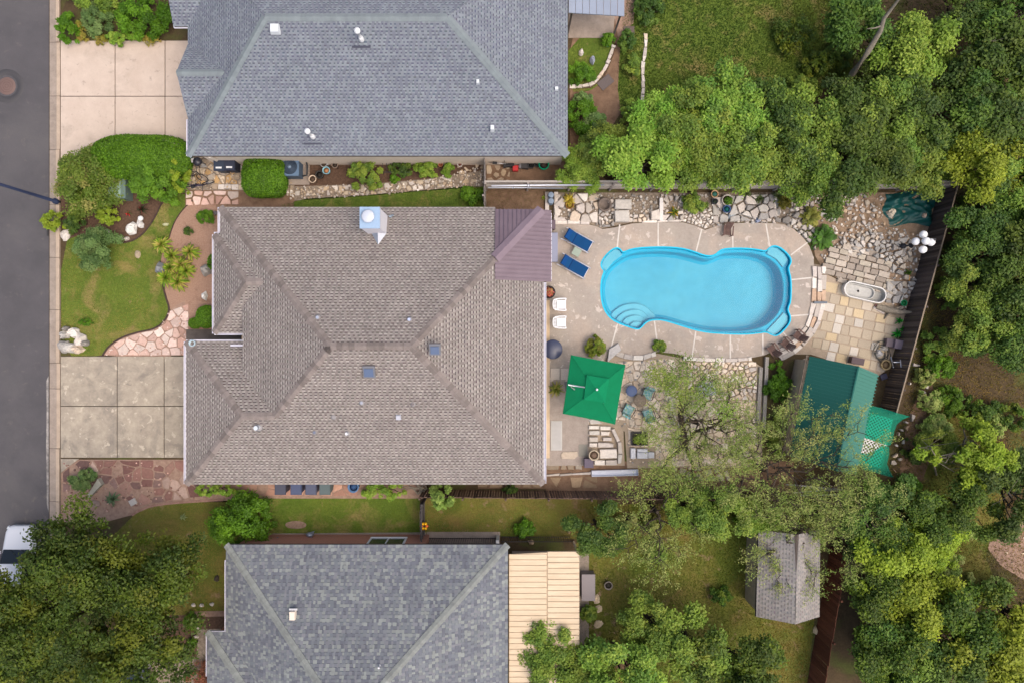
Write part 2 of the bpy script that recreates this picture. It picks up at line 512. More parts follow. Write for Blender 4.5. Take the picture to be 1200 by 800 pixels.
# road, gutter and kerb
tag(sheet('road', [W(57.5, 0).xy.to_tuple()[:1] + (-200,), (W(57.5, 0).x, 200), (-37.5, 200), (-37.5, -200)], 0.02, 'asphalt'), kind='structure')
kerb = tag(sheet('kerb', [(W(56.8, 0).x, -200), (W(71.5, 0).x, -200), (W(71.5, 0).x, 200), (W(56.8, 0).x, 200)], 0.008, 'joint'), kind='structure')
ys = [-12, 50, 113, 176, 240, 302, 363, 425, 455, 525, 587, 650, 712, 774, 836]
for i in range(len(ys) - 1):
    y0, y1 = W(0, ys[i]).y - 0.012, W(0, ys[i + 1]).y + 0.012
    x0, x1, x2 = W(58.6, 0).x, W(67, 0).x, W(71, 0).x
    mb = MB(); mb.prism([(x0, y1), (x1, y1), (x1, y0), (x0, y0)], 0.0, 0.034, 0.012, 0.008)
    mb.build('gutter_slab', 'gutter_concrete', kerb)
    ycen = (ys[i] + ys[i + 1]) / 2
    hk = 0.06 if (45 < ycen < 180 or 410 < ycen < 540) else 0.12
    mb = MB(); mb.prism([(x1 + 0.006, y1), (x2, y1), (x2, y0), (x1 + 0.006, y0)], 0.0, hk, 0.02, 0.02)
    mb.build('kerb_stone', 'kerb_concrete', kerb)
for s_, nm in ((1, 'gutter_slab'), (-1, 'gutter_slab')):
    ya, yb = (W(0, -12).y, 200) if s_ > 0 else (-200, W(0, 836).y)
    MB().prism([(W(58.6, 0).x, ya), (W(71, 0).x, ya), (W(71, 0).x, yb), (W(58.6, 0).x, yb)], 0, 0.05, 0.01, 0.008).build(nm, 'gutter_concrete', kerb)
M('silt', S(178, 172, 166), S(120, 116, 114), 3.0, .95, .3, 60, vary=.2, vscale=8)
tag(sheet('gutter_silt', L([(54.6, 446), (57.2, 440), (57.3, 600), (55.2, 590), (54.4, 520), (55.0, 480)]), 0.026, 'silt'), kind='structure')
# far kerb of the road, beyond the frame
tag(MB().prism([(-38.1, -200), (-37.4, -200), (-37.4, 200), (-38.1, 200)], 0, 0.12, 0.02, 0.02).build('kerb', 'kerb_concrete'), kind='structure')
# manhole
mh = thing('manhole_cover', 'round rusty manhole cover set in the asphalt road', 'manhole', W(8, 101, 0.02))
MB().lathe([(0.0001, 0.012), (0.5, 0.012), (0.52, 0.004), (0.52, -0.02)], n=28, col=S(118, 96, 90)).build('lid', 'paint', mh)
r_ = MB(); r_.lathe([(0.62, -0.01), (0.63, 0.006), (0.98, 0.006), (1.0, -0.01)], n=32, col=S(76, 74, 76), cap=False); r_.build('asphalt_collar', 'paint', mh)
for k in range(3):
    MB().lathe([(0.08 + 0.13 * k, 0.012), (0.085 + 0.13 * k, 0.018), (0.12 + 0.13 * k, 0.018), (0.125 + 0.13 * k, 0.012)], n=24, col=S(110, 88, 82), cap=False).build('rib_ring', 'paint', mh)

# ------------------------------------------------------------------ driveways: slabs with open joints
def driveway(name, xs, ys_, mat, z, extra=()):
    d = tag(sheet(name, L([(xs[0], ys_[0]), (xs[-1], ys_[0]), (xs[-1], ys_[-1]), (xs[0], ys_[-1])]), 0.012, 'joint'), kind='structure')
    g = 0.022
    for i in range(len(xs) - 1):
        for j in range(len(ys_) - 1):
            a, b = W(xs[i], ys_[j + 1]), W(xs[i + 1], ys_[j])
            MB().prism([(a.x + g, a.y + g), (b.x - g, a.y + g), (b.x - g, b.y - g), (a.x + g, b.y - g)], 0.0, z, 0.02, 0.012).build('concrete_slab', mat, d)
    for e in extra:
        MB().prism([tuple(p[:2]) for p in L(e)], 0.0, z - 0.004, 0.02, 0.012).build('concrete_slab', mat, d)
    return d
driveway('driveway_upper', [71.5, 135.5, 194, 236], [48, 113.5, 186], 'drive_new', 0.07)
driveway('driveway_main', [71.5, 138, 193, 240], [417, 475.5, 536], 'drive_old', 0.07, [[(71.8, 537), (93, 537), (72.2, 553)]])

# ------------------------------------------------------------------ planted ground
def zone(name, pts, mat, z, smooth=1, holes=()):
    p = [W(a, b) for a, b in (smooth_poly(pts, smooth) if smooth else pts)]
    return tag(sheet(name, p, z, mat, holes=holes), kind='structure'), [(q.x, q.y) for q in p]
zone('mulch_bed', [(72, 160), (222, 168), (222, 224), (196, 236), (182, 262), (167, 278), (150, 286), (130, 285), (100, 276), (72, 286)], 'mulch', 0.006)
FRONT_LAWN = [(72, 283), (100, 274), (132, 284), (150, 285), (165, 277), (178, 262), (190, 238), (205, 230), (219, 227), (226, 235), (214, 247), (204, 262), (198, 280), (188, 300), (190, 330), (195, 350), (199, 362), (194, 376), (182, 385), (160, 389), (140, 396), (127, 406), (120, 418), (72, 418)]
_, FRONT_LAWN_W = zone('lawn_front', FRONT_LAWN, 'lawn_green', 0.012)
zone('gravel_bed', [(226, 235), (262, 240), (262, 400), (214, 400), (205, 372), (199, 362), (195, 350), (190, 330), (188, 300), (198, 280), (204, 262), (214, 247)], 'gravel', 0.016)
zone('path_front', [(199, 362), (222, 350), (222, 420), (119, 418), (127, 406), (140, 396), (160, 389), (182, 385), (194, 376)], 'sand_joint', 0.02)
zone('path_side', [(218, 222), (345, 226), (345, 250), (218, 250)], 'sand_joint', 0.006, 0)
_, SIDE_LAWN_W = zone('lawn_side', [(330, 240), (360, 233), (430, 229), (500, 223), (545, 219), (567, 219), (567, 256), (330, 256)], 'lawn_green', 0.012, 0)
zone('garden_bed', [(345, 176), (567, 176), (567, 222), (345, 238)], 'mulch', 0.006, 0)
zone('patio_side', [(216, 172), (345, 172), (345, 225), (216, 225)], 'grey_joint', 0.008, 0)
_, NICHE_LAWN_W = zone('lawn_niche', [(569, 222), (640, 222), (640, 256), (569, 256)], 'mulch_red', 0.012, 0)
zone('dirt_yard', [(566, 176), (700, 176), (735, 120), (742, 20), (745, -40), (690, -40), (668, 60), (668, 176), (720, 219), (566, 219)], 'mulch_red', 0.006, 0)
_, NYARD_W = zone('lawn_north_garden', [(666, 44), (722, 44), (716, 75), (704, 98), (690, 108), (666, 108)], 'lawn_green', 0.014)
_, NTOP_W = zone('lawn_north_yard', [(742, -60), (990, -60), (1010, 80), (960, 110), (880, 130), (760, 130), (730, 150), (722, 90)], 'lawn_green', 0.01)
zone('flagstone_forecourt', [(71.5, 538), (240, 538), (240, 592), (200, 589), (180, 592), (158, 602), (120, 612), (71.5, 612)], 'sand_joint', 0.01, 0)
_, SW_LAWN_W = zone('lawn_corner', [(158, 602), (180, 592), (210, 589), (262, 586), (300, 584), (300, 640), (276, 720), (160, 720), (120, 640)], 'lawn_dry', 0.012, 0)
zone('dirt_south', [(195, 716), (276, 716), (276, 830), (195, 830)], 'mulch', 0.008, 0)
zone('path_south', [(236, 556), (500, 556), (500, 584), (236, 588)], 'sand_joint', 0.012, 0)
_, S_LAWN_W = zone('lawn_south', [(280, 583.5), (492, 583.5), (492, 625), (290, 625)], 'lawn_green', 0.015, 0)
_, S_LAWN2_W = zone('lawn_south_gate', [(497, 583), (700, 583), (700, 632), (497, 624)], 'lawn_dry', 0.012, 0)
_, SE_LAWN_W = zone('lawn_south_yard', [(676, 590), (960, 590), (958, 690), (940, 860), (676, 860)], 'lawn_dry', 0.008, 0)
zone('dirt_south_east', [(640, 540), (930, 540), (930, 583), (640, 583)], 'mulch_red', 0.01, 0)
zone('dirt_east', [(1066, 470), (1100, 440), (1090, 560), (1050, 580)], 'mulch_red', 0.012)
zone('clearing_east', [(1150, 632), (1200, 605), (1260, 600), (1260, 700), (1180, 672)], 'sand_joint', 0.012)
zone('meadow_east', [(1080, 450), (1130, 470), (1190, 600), (1150, 640), (1170, 690), (1080, 690), (1050, 600)], 'lawn_dry', 0.008)

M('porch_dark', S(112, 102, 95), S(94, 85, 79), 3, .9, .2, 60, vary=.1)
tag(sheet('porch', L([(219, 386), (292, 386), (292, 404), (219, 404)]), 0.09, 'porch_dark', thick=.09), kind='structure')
# concrete strips beside the brick house
for nm, p in (('footpath_brick_house', [(300, 624.5), (499, 623), (499, 640), (300, 640)]), ('footpath_gate', [(500, 622.5), (586, 622.5), (586, 640), (500, 640)])):
    tag(sheet(nm, L(p), 0.03, 'gutter_concrete', thick=0.03), kind='structure')
tag(sheet('footpath_entry_lower', L([(222, 716), (300, 714), (300, 721), (222, 722)]), 0.03, 'sand_joint', thick=0.03), kind='structure')
tag(sheet('footpath_entry', L([(231, 736), (270, 736), (270, 770), (231, 770)]), 0.03, 'grey_joint', thick=0.03), kind='structure')
tag(sheet('driveway_lower', L([(72, 769.5), (270, 769.5), (270, 900), (72, 900)]), 0.026, 'grey_joint', thick=0.02), kind='structure')

# lawn edging: a dark curved strip
def strip(name, pts, w, z, mat, kind='structure', lab=None, cat=None):
    P = [W(a, b) for a, b in pts]
    mb = MB()
    for i in range(len(P) - 1):
        a, b = P[i], P[i + 1]
        def nrm_at(k):
            d = (P[min(k + 1, len(P) - 1)] - P[max(k - 1, 0)]).normalized(); return Vector((-d.y, d.x, 0))
        n0, n1 = nrm_at(i) * w / 2, nrm_at(i + 1) * w / 2
        q = [a - n0, b - n1, b + n1, a + n0]
        mb.face([(p.x, p.y, z) for p in q])
        mb.face([(q[0].x, q[0].y, 0), (q[1].x, q[1].y, 0), (q[1].x, q[1].y, z), (q[0].x, q[0].y, z)])
        mb.face([(q[3].x, q[3].y, z), (q[2].x, q[2].y, z), (q[2].x, q[2].y, 0), (q[3].x, q[3].y, 0)])
    o = mb.build(name, mat)
    if lab: tag(o, lab, cat)
    else: tag(o, kind=kind)
    return o
def curve(pts, k=4):
    q = [(float(a), float(b)) for a, b in pts]
    for _ in range(2):
        r = [q[0]]
        for i in range(len(q) - 1):
            a, b = q[i], q[i + 1]
            r += [(a[0] * .75 + b[0] * .25, a[1] * .75 + b[1] * .25), (a[0] * .25 + b[0] * .75, a[1] * .25 + b[1] * .75)]
        q = r + [q[-1]]
    return q
M('edging_dark', S(84, 66, 60), S(64, 50, 46), 6, 0.8)
M('edging_pink', S(176, 140, 124), S(150, 116, 102), 6, 0.9, 0.3)
strip('lawn_edging', curve([(188, 306), (190, 330), (195, 350), (199.5, 362), (194, 376), (182, 385.5), (160, 389.5), (140, 396.5), (127, 406), (120, 417)]), 0.09, 0.06, 'edging_dark', lab='dark curved metal edging between front lawn and pink flagstones', cat='edging')
strip('lawn_edging', curve([(226, 235), (214, 246), (204, 261), (198, 280)]), 0.05, 0.05, 'edging_dark', lab='thin dark edging between grass and round gravel bed', cat='edging')
strip('lawn_edging', curve([(190, 238), (180, 259), (166, 277), (150, 285), (133, 284)]), 0.07, 0.06, 'edging_dark', lab='dark edging around mulch bed with white boulders', cat='edging')
strip('lawn_edging', curve([(155, 603), (165, 596), (180, 591.5), (200, 589), (225, 587), (262, 585)]), 0.12, 0.06, 'edging_pink', lab='pinkish concrete edging curving below the red flagstones', cat='edging')
# ------------------------------------------------------------------ roofs
M('shingle', attr=True, rough=0.95, bump=0.35, bscale=120, vary=0.1, vscale=0.8)
M('roof_deck', S(96, 86, 80), S(84, 76, 70), 3, 0.95)
M('ridge_brown', S(143, 133, 128), S(127, 117, 113), 5, 0.95, 0.4, 90, rnd=0.22, vary=0.06, vscale=12)
M('ridge_green', S(136, 146, 149), S(124, 133, 138), 3, 0.95, 0.4, 90, rnd=0.05)
M('ridge_sage', S(146, 150, 146), S(128, 132, 130), 4, 0.95, 0.4, 90, rnd=0.08)
M('gutter_white', S(236, 234, 244), S(222, 220, 234), 4, 0.45, spec=0.4)
M('wall_cream', S(236, 222, 206), S(224, 210, 194), 2, 0.9, 0.15, 60)
M('wall_tan', S(196, 176, 152), S(180, 160, 136), 2, 0.9, 0.2, 60)
M('brick', S(214, 156, 134), S(184, 128, 110), 14, 0.9, 0.5, 40, vary=0.2, vscale=26, stretch=(1, 1, 3))
M('standing_seam', S(128, 112, 122), S(118, 102, 112), 1.2, 0.45, spec=0.4, metal=0.1, vary=0.05, vscale=2)
M('seam_flashing', S(140, 124, 134), S(130, 114, 124), 1.2, 0.5)
M('cream_metal', S(220, 198, 166), S(206, 182, 150), 1.0, 0.4, spec=0.45, rnd=0.03, stretch=(1, 6, 1), vary=0.05, vscale=1.5)
M('glass_dark', S(60, 80, 72), S(40, 58, 54), 3, 0.08, spec=0.6)

def plane_frame(poly, A, B):
    n = Vector((0, 0, 0))
    for i in range(len(poly)):
        a, b = poly[i], poly[(i + 1) % len(poly)]
        n += Vector(((a.y - b.y) * (a.z + b.z), (a.z - b.z) * (a.x + b.x), (a.x - b.x) * (a.y + b.y)))
    n.normalize()
    if n.z < 0: n = -n
    u = (B - A).normalized(); v = n.cross(u)
    if v.z < 0: u = -u; v = n.cross(u)
    return u, v.normalized(), n
def spans(P2, v):
    xs = []
    for i in range(len(P2)):
        a, b = P2[i], P2[(i + 1) % len(P2)]
        if (a[1] > v) != (b[1] > v): xs.append(a[0] + (b[0] - a[0]) * (v - a[1]) / (b[1] - a[1]))
    xs.sort(); return list(zip(xs[::2], xs[1::2]))

def shingles(parent, poly, A, B, style, seed, e=0.166):
    """one slope: courses of shingle tabs, each with its own edge and thickness"""
    rng = random.Random(seed)
    u, v, n = plane_frame(poly, A, B)
    P2 = [((p - A).dot(u), (p - A).dot(v)) for p in poly]
    vmax = max(p[1] for p in P2); vmin = min(p[1] for p in P2)
    verts, cols = [], []
    def q3(x, y, h): p = A + u * x + v * y + n * h; return (p.x, p.y, p.z)
    def quad(a, b, c, d, col): verts.append((a, b, c, d)); cols.append(col[:3])
    st = STYLES[style]
    rows = int(math.ceil((vmax - vmin) / e))
    for r in range(rows):
        v0, v1 = vmin + r * e, min(vmin + (r + 1) * e, vmax)
        s0, s1 = spans(P2, v0 + 0.002), spans(P2, v1 - 0.002)
        if len(s0) != len(s1) or not s0:
            s0 = s1 = spans(P2, (v0 + v1) / 2)
        rowk = rng.uniform(0.97, 1.03)
        for (a0, b0), (a1, b1) in zip(s0, s1):
            x = min(a0, a1) - rng.random() * 0.3; xe = max(b0, b1)
            tooth = rng.random() < 0.5
            def cl(t, lo, hi): return min(max(t, lo), hi)
            while x < xe:
                w = rng.uniform(*st['tooth' if tooth else 'slot'])
                xa, xb = x, min(x + w, xe); x += w
                ba, bb, ta, tb = cl(xa, a0, b0), cl(xb, a0, b0), cl(xa, a1, b1), cl(xb, a1, b1)
                if bb - ba < 0.004 and tb - ta < 0.004: tooth = not tooth; continue
                lo, hi = 0.016, 0.003
                up = st['lift'] * rng.uniform(0.7, 1.2) if tooth else 0.0
                k = rowk * rng.uniform(1 - st['var'], 1 + st['var'])
                if tooth:
                    c = st['ct'][rng.randrange(len(st['ct']))]; c = (c[0] * k, c[1] * k, c[2] * k)
                    quad(q3(ba, v0, lo + up), q3(bb, v0, lo + up), q3(tb, v1, hi + up), q3(ta, v1, hi + up), c)
                    quad(q3(ba, v0, lo), q3(ba, v0, lo + up), q3(ta, v1, hi + up), q3(ta, v1, hi), c)
                    quad(q3(bb, v0, lo + up), q3(bb, v0, lo), q3(tb, v1, hi), q3(tb, v1, hi + up), c)
                    quad(q3(ba, v0, 0), q3(bb, v0, 0), q3(bb, v0, lo + up), q3(ba, v0, lo + up), c)
                else:
                    c = st['cs'][rng.randrange(len(st['cs']))]; c = (c[0] * k, c[1] * k, c[2] * k)
                    f = st['band']; hm = lo + (hi - lo) * f
                    ma, mb_ = ba + (ta - ba) * f, bb + (tb - bb) * f; vm = v0 + (v1 - v0) * f
                    d = tuple(t * rng.uniform(0.9, 1.1) for t in st['cd'])
                    quad(q3(ba, v0, lo), q3(bb, v0, lo), q3(mb_, vm, hm), q3(ma, vm, hm), c)
                    quad(q3(ma, vm, hm), q3(mb_, vm, hm), q3(tb, v1, hi), q3(ta, v1, hi), d)
                    quad(q3(ba, v0, 0), q3(bb, v0, 0), q3(bb, v0, lo), q3(ba, v0, lo), c)
                tooth = not tooth
    o = quads_object('shingles', np.array(verts), np.array(cols), 'shingle', parent, world=True)
    return tag(o, kind='stuff')
STYLES = {
    'brown': dict(tooth=(0.09, 0.15), slot=(0.10, 0.17), lift=0.008, var=0.07, band=0.58,
                  ct=[S(140, 132, 127), S(133, 125, 121), S(146, 138, 133)], cs=[S(162, 155, 149), S(152, 145, 140), S(169, 162, 156)], cd=S(97, 87, 86)[:3]),
    'slate': dict(tooth=(0.09, 0.17), slot=(0.07, 0.15), lift=0.007, var=0.06, band=0.55,
                  ct=[S(122, 127, 138), S(131, 138, 146), S(117, 121, 133)], cs=[S(138, 146, 152), S(130, 137, 146)], cd=S(94, 98, 111)[:3]),
    'blend': dict(tooth=(0.09, 0.22), slot=(0.08, 0.2), lift=0.007, var=0.06, band=0.85,
                  ct=[S(122, 126, 132), S(110, 113, 122), S(142, 147, 145), S(117, 122, 128), S(126, 128, 134)],
                  cs=[S(115, 118, 126), S(137, 142, 141), S(125, 130, 133), S(106, 109, 118)], cd=S(90, 93, 100)[:3]),
}

def caps(parent, P, Q, n1, n2, mat, spacing=0.3, width=0.21, lift=0.03, seed=0):
    d = (Q - P); ln = d.length; d.normalize()
    sides = []
    for n in (n1, n2):
        s_ = n.cross(d)
        if s_.z > 0.02: s_ = -s_
        elif abs(s_.z) <= 0.02: s_ = s_
        sides.append(s_.normalized())
    if sides[0].dot(sides[1]) > 0.2: sides[1] = -sides[1]
    nn = (n1 + n2).normalized()
    mb = MB(); Lc = spacing * 1.25
    lo, hi = lift + 0.03, lift
    for s_, n in zip(sides, (n1, n2)):
        a, b = nn * lo, nn * lo + s_ * width
        c, e_ = nn * hi + d * Lc + s_ * width * 0.96, nn * hi + d * Lc
        mb.face([a, b, c, e_] if (b - a).cross(e_ - a).z > 0 else [a, e_, c, b])
        mb.face([a - nn * 0.03, b - nn * 0.03, b, a])
        mb.face([b - n * 0.03, c - n * 0.03, c, b])
    me = None
    k = 0; t = 0.0
    while t < ln - 0.02:
        if me is None:
            o = mb.build('ridge_cap', mat, parent, world=True); me = o.data
        else:
            o = bpy.data.objects.new('ridge_cap', me); link(o, parent, 'world')
        o.location = P + d * min(t, max(0, ln - Lc)); k += 1; t += spacing

def gutter(parent, a, b, w=0.17, h=0.12, mat='gutter_white', name='gutter'):
    """open trough from a to b (top edge height = a.z)"""
    a, b = Vector(a), Vector(b)
    d = (b - a).normalized(); s_ = Vector((-d.y, d.x, 0)).normalized()
    mb = MB(); c0 = Vector((0, 0, -h / 2))
    for o_ in (-w / 2, w / 2):
        mb.beam(a + s_ * o_ + c0, b + s_ * o_ + c0, 0.028, h)
    mb.beam(a + Vector((0, 0, -h + 0.01)), b + Vector((0, 0, -h + 0.01)), w - 0.03, 0.015)
    ln = (b - a).length
    for k in range(int(ln / 1.6) + 1):
        p = a + d * min(ln, 0.02 + k * 1.6)
        mb.beam(p - s_ * w * 0.46, p + s_ * w * 0.46, 0.03, 0.012)
    return mb.build(name, mat, parent, world=True)

def deck_mesh(parent, polys, name='roof', mat='roof_deck', off=0.012):
    mb = MB()
    for p in polys:
        tri = tessellate_polygon([[Vector(q) for q in p]])
        fs = []
        for t in tri:
            a, b, c = [p[i] for i in t]; t = list(t)
            if (b - a).cross(c - a).z < 0: t.reverse()
            fs.append(t)
        mb.mesh([(q.x, q.y, q.z - off) for q in p], fs)
        for i in range(len(p)):                                   # fascia edge, thin
            a, b = p[i], p[(i + 1) % len(p)]
            if abs(a.z - b.z) < 1e-3 and a.z < 2.95:
                mb.face([(a.x, a.y, a.z - off), (b.x, b.y, b.z - off), (b.x, b.y, b.z - 0.2), (a.x, a.y, a.z - 0.2)])
    return mb.build(name, mat, parent, world=True)
def walls(parent, foot, z1, mat, name='wall', z0=0.0):
    """outer wall shell over a footprint, with a soffit lid"""
    mb = MB(); n = len(foot)
    ar = sum(foot[i][0] * foot[(i + 1) % n][1] - foot[(i + 1) % n][0] * foot[i][1] for i in range(n))
    if ar < 0: foot = foot[::-1]
    for i in range(n):
        a, b = foot[i], foot[(i + 1) % n]
        mb.face([(a[0], a[1], z0), (b[0], b[1], z0), (b[0], b[1], z1), (a[0], a[1], z1)])
    fs = [list(t) for t in tessellate_polygon([[Vector((p[0], p[1], 0)) for p in foot]])]
    mb.mesh([(p[0], p[1], z1) for p in foot], fs)
    return mb.build(name, mat, parent, world=True)
def G(gx, gy, z): return Vector((gx * PX, -gy * PX, z))          # plan units of the survey grid (y down) at height z
def box_part(name, parent, c, d, col, mat='paint', rz=0):
    return MB().box(c, d, rz, col).build(name, mat, parent, world=True)

EZ = 2.8
# ------------------------------------------------------------------ the brown house
house = thing('house', 'large house with brown shingled hip roof beside the pool', 'house', W(430, 405))
zr = 5.96
NW, NE, SE = G(-318, -146, EZ), G(34.4, -146, EZ), G(34.4, 155.3, EZ)
RW, RE = G(-181, 4.65, zr), G(-100.4, 4.65, zr)
def west_z(x): return EZ + (x + 318) / 137 * (zr - EZ)
def east_z(x): return EZ + (34.4 - x) / 134.8 * (zr - EZ)
gz = 4.43
GSW, GNW = G(-355, 155.3, EZ), G(-355, 0, EZ)
GRW, GRE = G(-282, 77.6, gz), G(-318 + 137 * (gz - EZ) / (zr - EZ), 77.6, gz)
xn = -288.0; zn = west_z(xn)
yv = 77.6 * (zn - EZ) / (gz - EZ)
pz = 4.1
PNW, PSW = G(-324.6, -116, EZ), G(-324.6, -9.3, EZ)
PRW = G(-279.6, -62.7, pz); PRE = G(-318 + 137 * (pz - EZ) / (zr - EZ), -62.7, pz)
yp = -9.3 - 53.4 * (zn - EZ) / (pz - EZ)
cutx = -18.2
def north_z(y): return EZ + (y + 146) / 150.65 * (zr - EZ)
def south_z(y): return EZ + (155.3 - y) / 150.65 * (zr - EZ)
# NE hip at x = cutx
th = (34.4 - cutx) / 134.8; hip_cut = G(cutx, -146 + 150.65 * th, EZ + th * (zr - EZ))
my = -66.0                                                        # south edge of the metal corner roof
slopes = {
    'north': ([NW, G(cutx, -146, EZ), hip_cut, RE, RW], NW, NE),
    'south': ([GSW, SE, RE, RW, GRE, GRW], GSW, SE),
    'east': ([SE, G(34.4, my, EZ), G(cutx, my, east_z(cutx)), hip_cut, RE], SE, NE),
    'west': ([NW, RW, GRE, G(xn, yv, zn), G(xn, yp, zn), PRE, G(-318, -116, EZ)], NW, G(-318, 100, EZ)),
    'garage_west': ([GSW, GRW, GNW], GSW, GNW),
    'garage_north': ([GNW, GRW, GRE, G(xn, yv, zn), G(xn, 0, EZ)], GNW, G(xn, 0, EZ)),
    'porch_west': ([PNW, PRW, PSW], PNW, PSW),
    'porch_north': ([PNW, PRW, PRE, G(-318, -116, EZ)], PNW, G(-318, -116, EZ)),
    'porch_south': ([PSW, G(xn, -9.3, EZ), G(xn, yp, zn), PRE, PRW], PSW, G(xn, -9.3, EZ)),
}
roof = deck_mesh(house, [s_[0] for s_ in slopes.values()])
NRM = {}
for i, (k, (poly, A, B)) in enumerate(slopes.items()):
    shingles(roof, poly, A, B, 'brown', 100 + i)
    NRM[k] = plane_frame(poly, A, B)[2]
for i, (a, b, n1, n2) in enumerate([(NW, RW, 'north', 'west'), (hip_cut, RE, 'north', 'east'), (SE, RE, 'south', 'east'), (GRE, RW, 'south', 'west'),
        (GSW, GRW, 'south', 'garage_west'), (GNW, GRW, 'garage_west', 'garage_north'), (PNW, PRW, 'porch_north', 'porch_west'), (PSW, PRW, 'porch_south', 'porch_west'),
        (RW, RE, 'north', 'south'), (GRW, GRE, 'garage_north', 'south'), (PRW, PRE, 'porch_north', 'porch_south')]):
    caps(roof, a, b, NRM[n1], NRM[n2], 'ridge_brown', seed=i)
# walls under the roof
walls(house, [tuple(G(a, b, 0).xy) for a, b in [(-308, -136), (24, -136), (24, 145), (-345, 145), (-345, 12), (-296, 12), (-296, -20), (-314, -20), (-314, -106), (-308, -106)]], 2.62, 'wall_tan')
m_ = MB(); m_.face([G(xn, 0, EZ - 0.2), G(xn, -9.3, EZ - 0.2), G(xn, -9.3, zn - .01), G(xn, 0, zn - .01)]); m_.face([G(xn, 0, EZ - 0.2), G(xn, 0, zn - .01), G(xn, yv, zn - .01)]); m_.face([G(xn, -9.3, EZ - .2), G(xn, yp, zn - .01), G(xn, -9.3, zn - .01)])
m_.build('fascia', 'wall_cream', house, world=True)
# gutters (pale troughs)
for a, b in [(((257.2, 243), (257.2, 275))), (((250.6, 274.2), (270, 274.2))), (((250.6, 275), (250.6, 391))), (((251, 390.4), (283.5, 390.4))),
             (((218, 400), (286, 400))), (((217.4, 400), (217.4, 566))), (((638, 331), (638, 566)))]:
    gutter(house, W(*a, EZ), W(*b, EZ))
gutter(house, W(286, 389, zn + .03), W(286, 405, zn + .03), 0.09)
gutter(house, W(270, 404.6, zn - 0.05), W(286, 404.6, zn - 0.05), 0.07)
ds = MB(); ds.lathe([(0.16, 0.0), (0.18, 0.1), (0.18, 0.2), (0.13, 0.2), (0.11, 0.05)], W(226.5, 402, EZ), 12, S(176, 196, 204), cap=False); ds.build('rain_head', 'paint', house, world=True)
# metal corner roof: standing seam panels
def seam_roof(poly, A, B, off, pitch, parent, name):
    u, v, n = plane_frame(poly, A, B)
    sl = [p + n * off for p in poly]
    mb = MB()
    mb.mesh(sl, [list(range(len(sl)))])
    for i in range(len(sl)):
        a, b = sl[i], sl[(i + 1) % len(sl)]
        mb.face([a, b, b - n * 0.06, a - n * 0.06])
    P2 = [((p - A).dot(u), (p - A).dot(v)) for p in poly]
    base = mb.build(name, 'standing_seam', parent, world=True)
    lo, hi = min(p[0] for p in P2), max(p[0] for p in P2)
    Pt = [(b_, a_) for a_, b_ in P2]
    x = lo + pitch * 0.5
    while x < hi:
        for (y0, y1) in spans(Pt, x):
            if y1 - y0 > 0.1:
                a = A + u * x + v * y0 + n * (off + 0.018); b = A + u * x + v * (y1 - 0.02) + n * (off + 0.018)
                MB().beam(a, b, 0.035, 0.075).build('seam', 'standing_seam', base, world=True)
        x += pitch
    return base, n
ex = 42.5
pn = [G(cutx, -143, north_z(-143)), G(34.4 + (146 - 143) / 150.65 * -134.8, -143, north_z(-143)), hip_cut]
corner_top = pn[1]
pe = [G(ex, -143, east_z(ex)), corner_top, hip_cut, G(cutx, my + 1, east_z(cutx)), G(ex, my + 1, east_z(ex))]
b1, n1 = seam_roof(pn, pn[0], pn[1], 0.05, 0.235, house, 'metal_roof')
b2, n2 = seam_roof(pe, pe[4], pe[0], 0.05, 0.235, house, 'metal_roof')
hc = MB(); off = (n1 + n2).normalized() * 0.17
dvec = (hip_cut - corner_top).normalized()
for nn_ in (n1, n2):
    s_ = nn_.cross(dvec); s_ = -s_ if s_.z > 0 else s_
    s_.normalize()
    q = [corner_top + off, corner_top + s_ * 0.26 + nn_ * 0.13, hip_cut + s_ * 0.26 + nn_ * 0.13, hip_cut + off]
    hc.face(q); hc.face([q[1], q[1] - nn_ * 0.04, q[2] - nn_ * 0.04, q[2]])
hc.build('hip_flashing', 'seam_flashing', house, world=True)
gutter(house, W(645.5, 250, 2.6), W(645.5, 329, 2.6), 0.07, 0.1)

# roof furniture of the brown house
def roof_pt(px, py, which):
    """where the sight line to (px,py) meets a slope"""
    poly, A, B = slopes[which]; n = NRM[which]
    o = Vector((0, 0, CAM_H)); d = W(px, py) - o
    t = (A - o).dot(n) / d.dot(n)
    return o + d * t
ch = MB()
cx0, cx1, cy0, cy1 = -154, -134.6, -135.6, -115
ch.prism([tuple(G(cx0, cy1, 0).xy), tuple(G(cx1, cy1, 0).xy), tuple(G(cx1, cy0, 0).xy), tuple(G(cx0, cy0, 0).xy)], 2.75, 5.3, col=S(236, 234, 240))
chim = ch.build('chimney', 'paint', house, world=True)
cc = G((cx0 + cx1) / 2, (cy0 + cy1) / 2, 5.3)
MB().box((cc.x, cc.y, 5.34), (1.03, 1.09, 0.07), 0, S(158, 184, 212)).build('chimney_top', 'paint', chim, world=True)
mb = MB(); mb.lathe([(0.26, 0), (0.26, 0.16), (0.33, 0.17), (0.33, 0.2), (0.28, 0.24), (0.001, 0.27)], (cc.x - 0.06, cc.y + 0.04, 5.37), 18, S(206, 212, 224)); mb.build('flue_cap', 'paint', chim, world=True)
mb = MB()
a, b = G(cx0 + 4, cy1, north_z(cy1) + .02), G(cx1, cy1, north_z(cy1) + .02)
t_ = (a + b) / 2 + Vector((0, 0, 0.34)); f_ = (a + b) / 2 + Vector((0, -0.62, 0.62 / 7.53 * 3.16 + .01))
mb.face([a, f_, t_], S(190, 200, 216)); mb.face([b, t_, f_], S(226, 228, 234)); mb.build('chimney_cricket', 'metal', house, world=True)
p = roof_pt(458, 255, 'north')
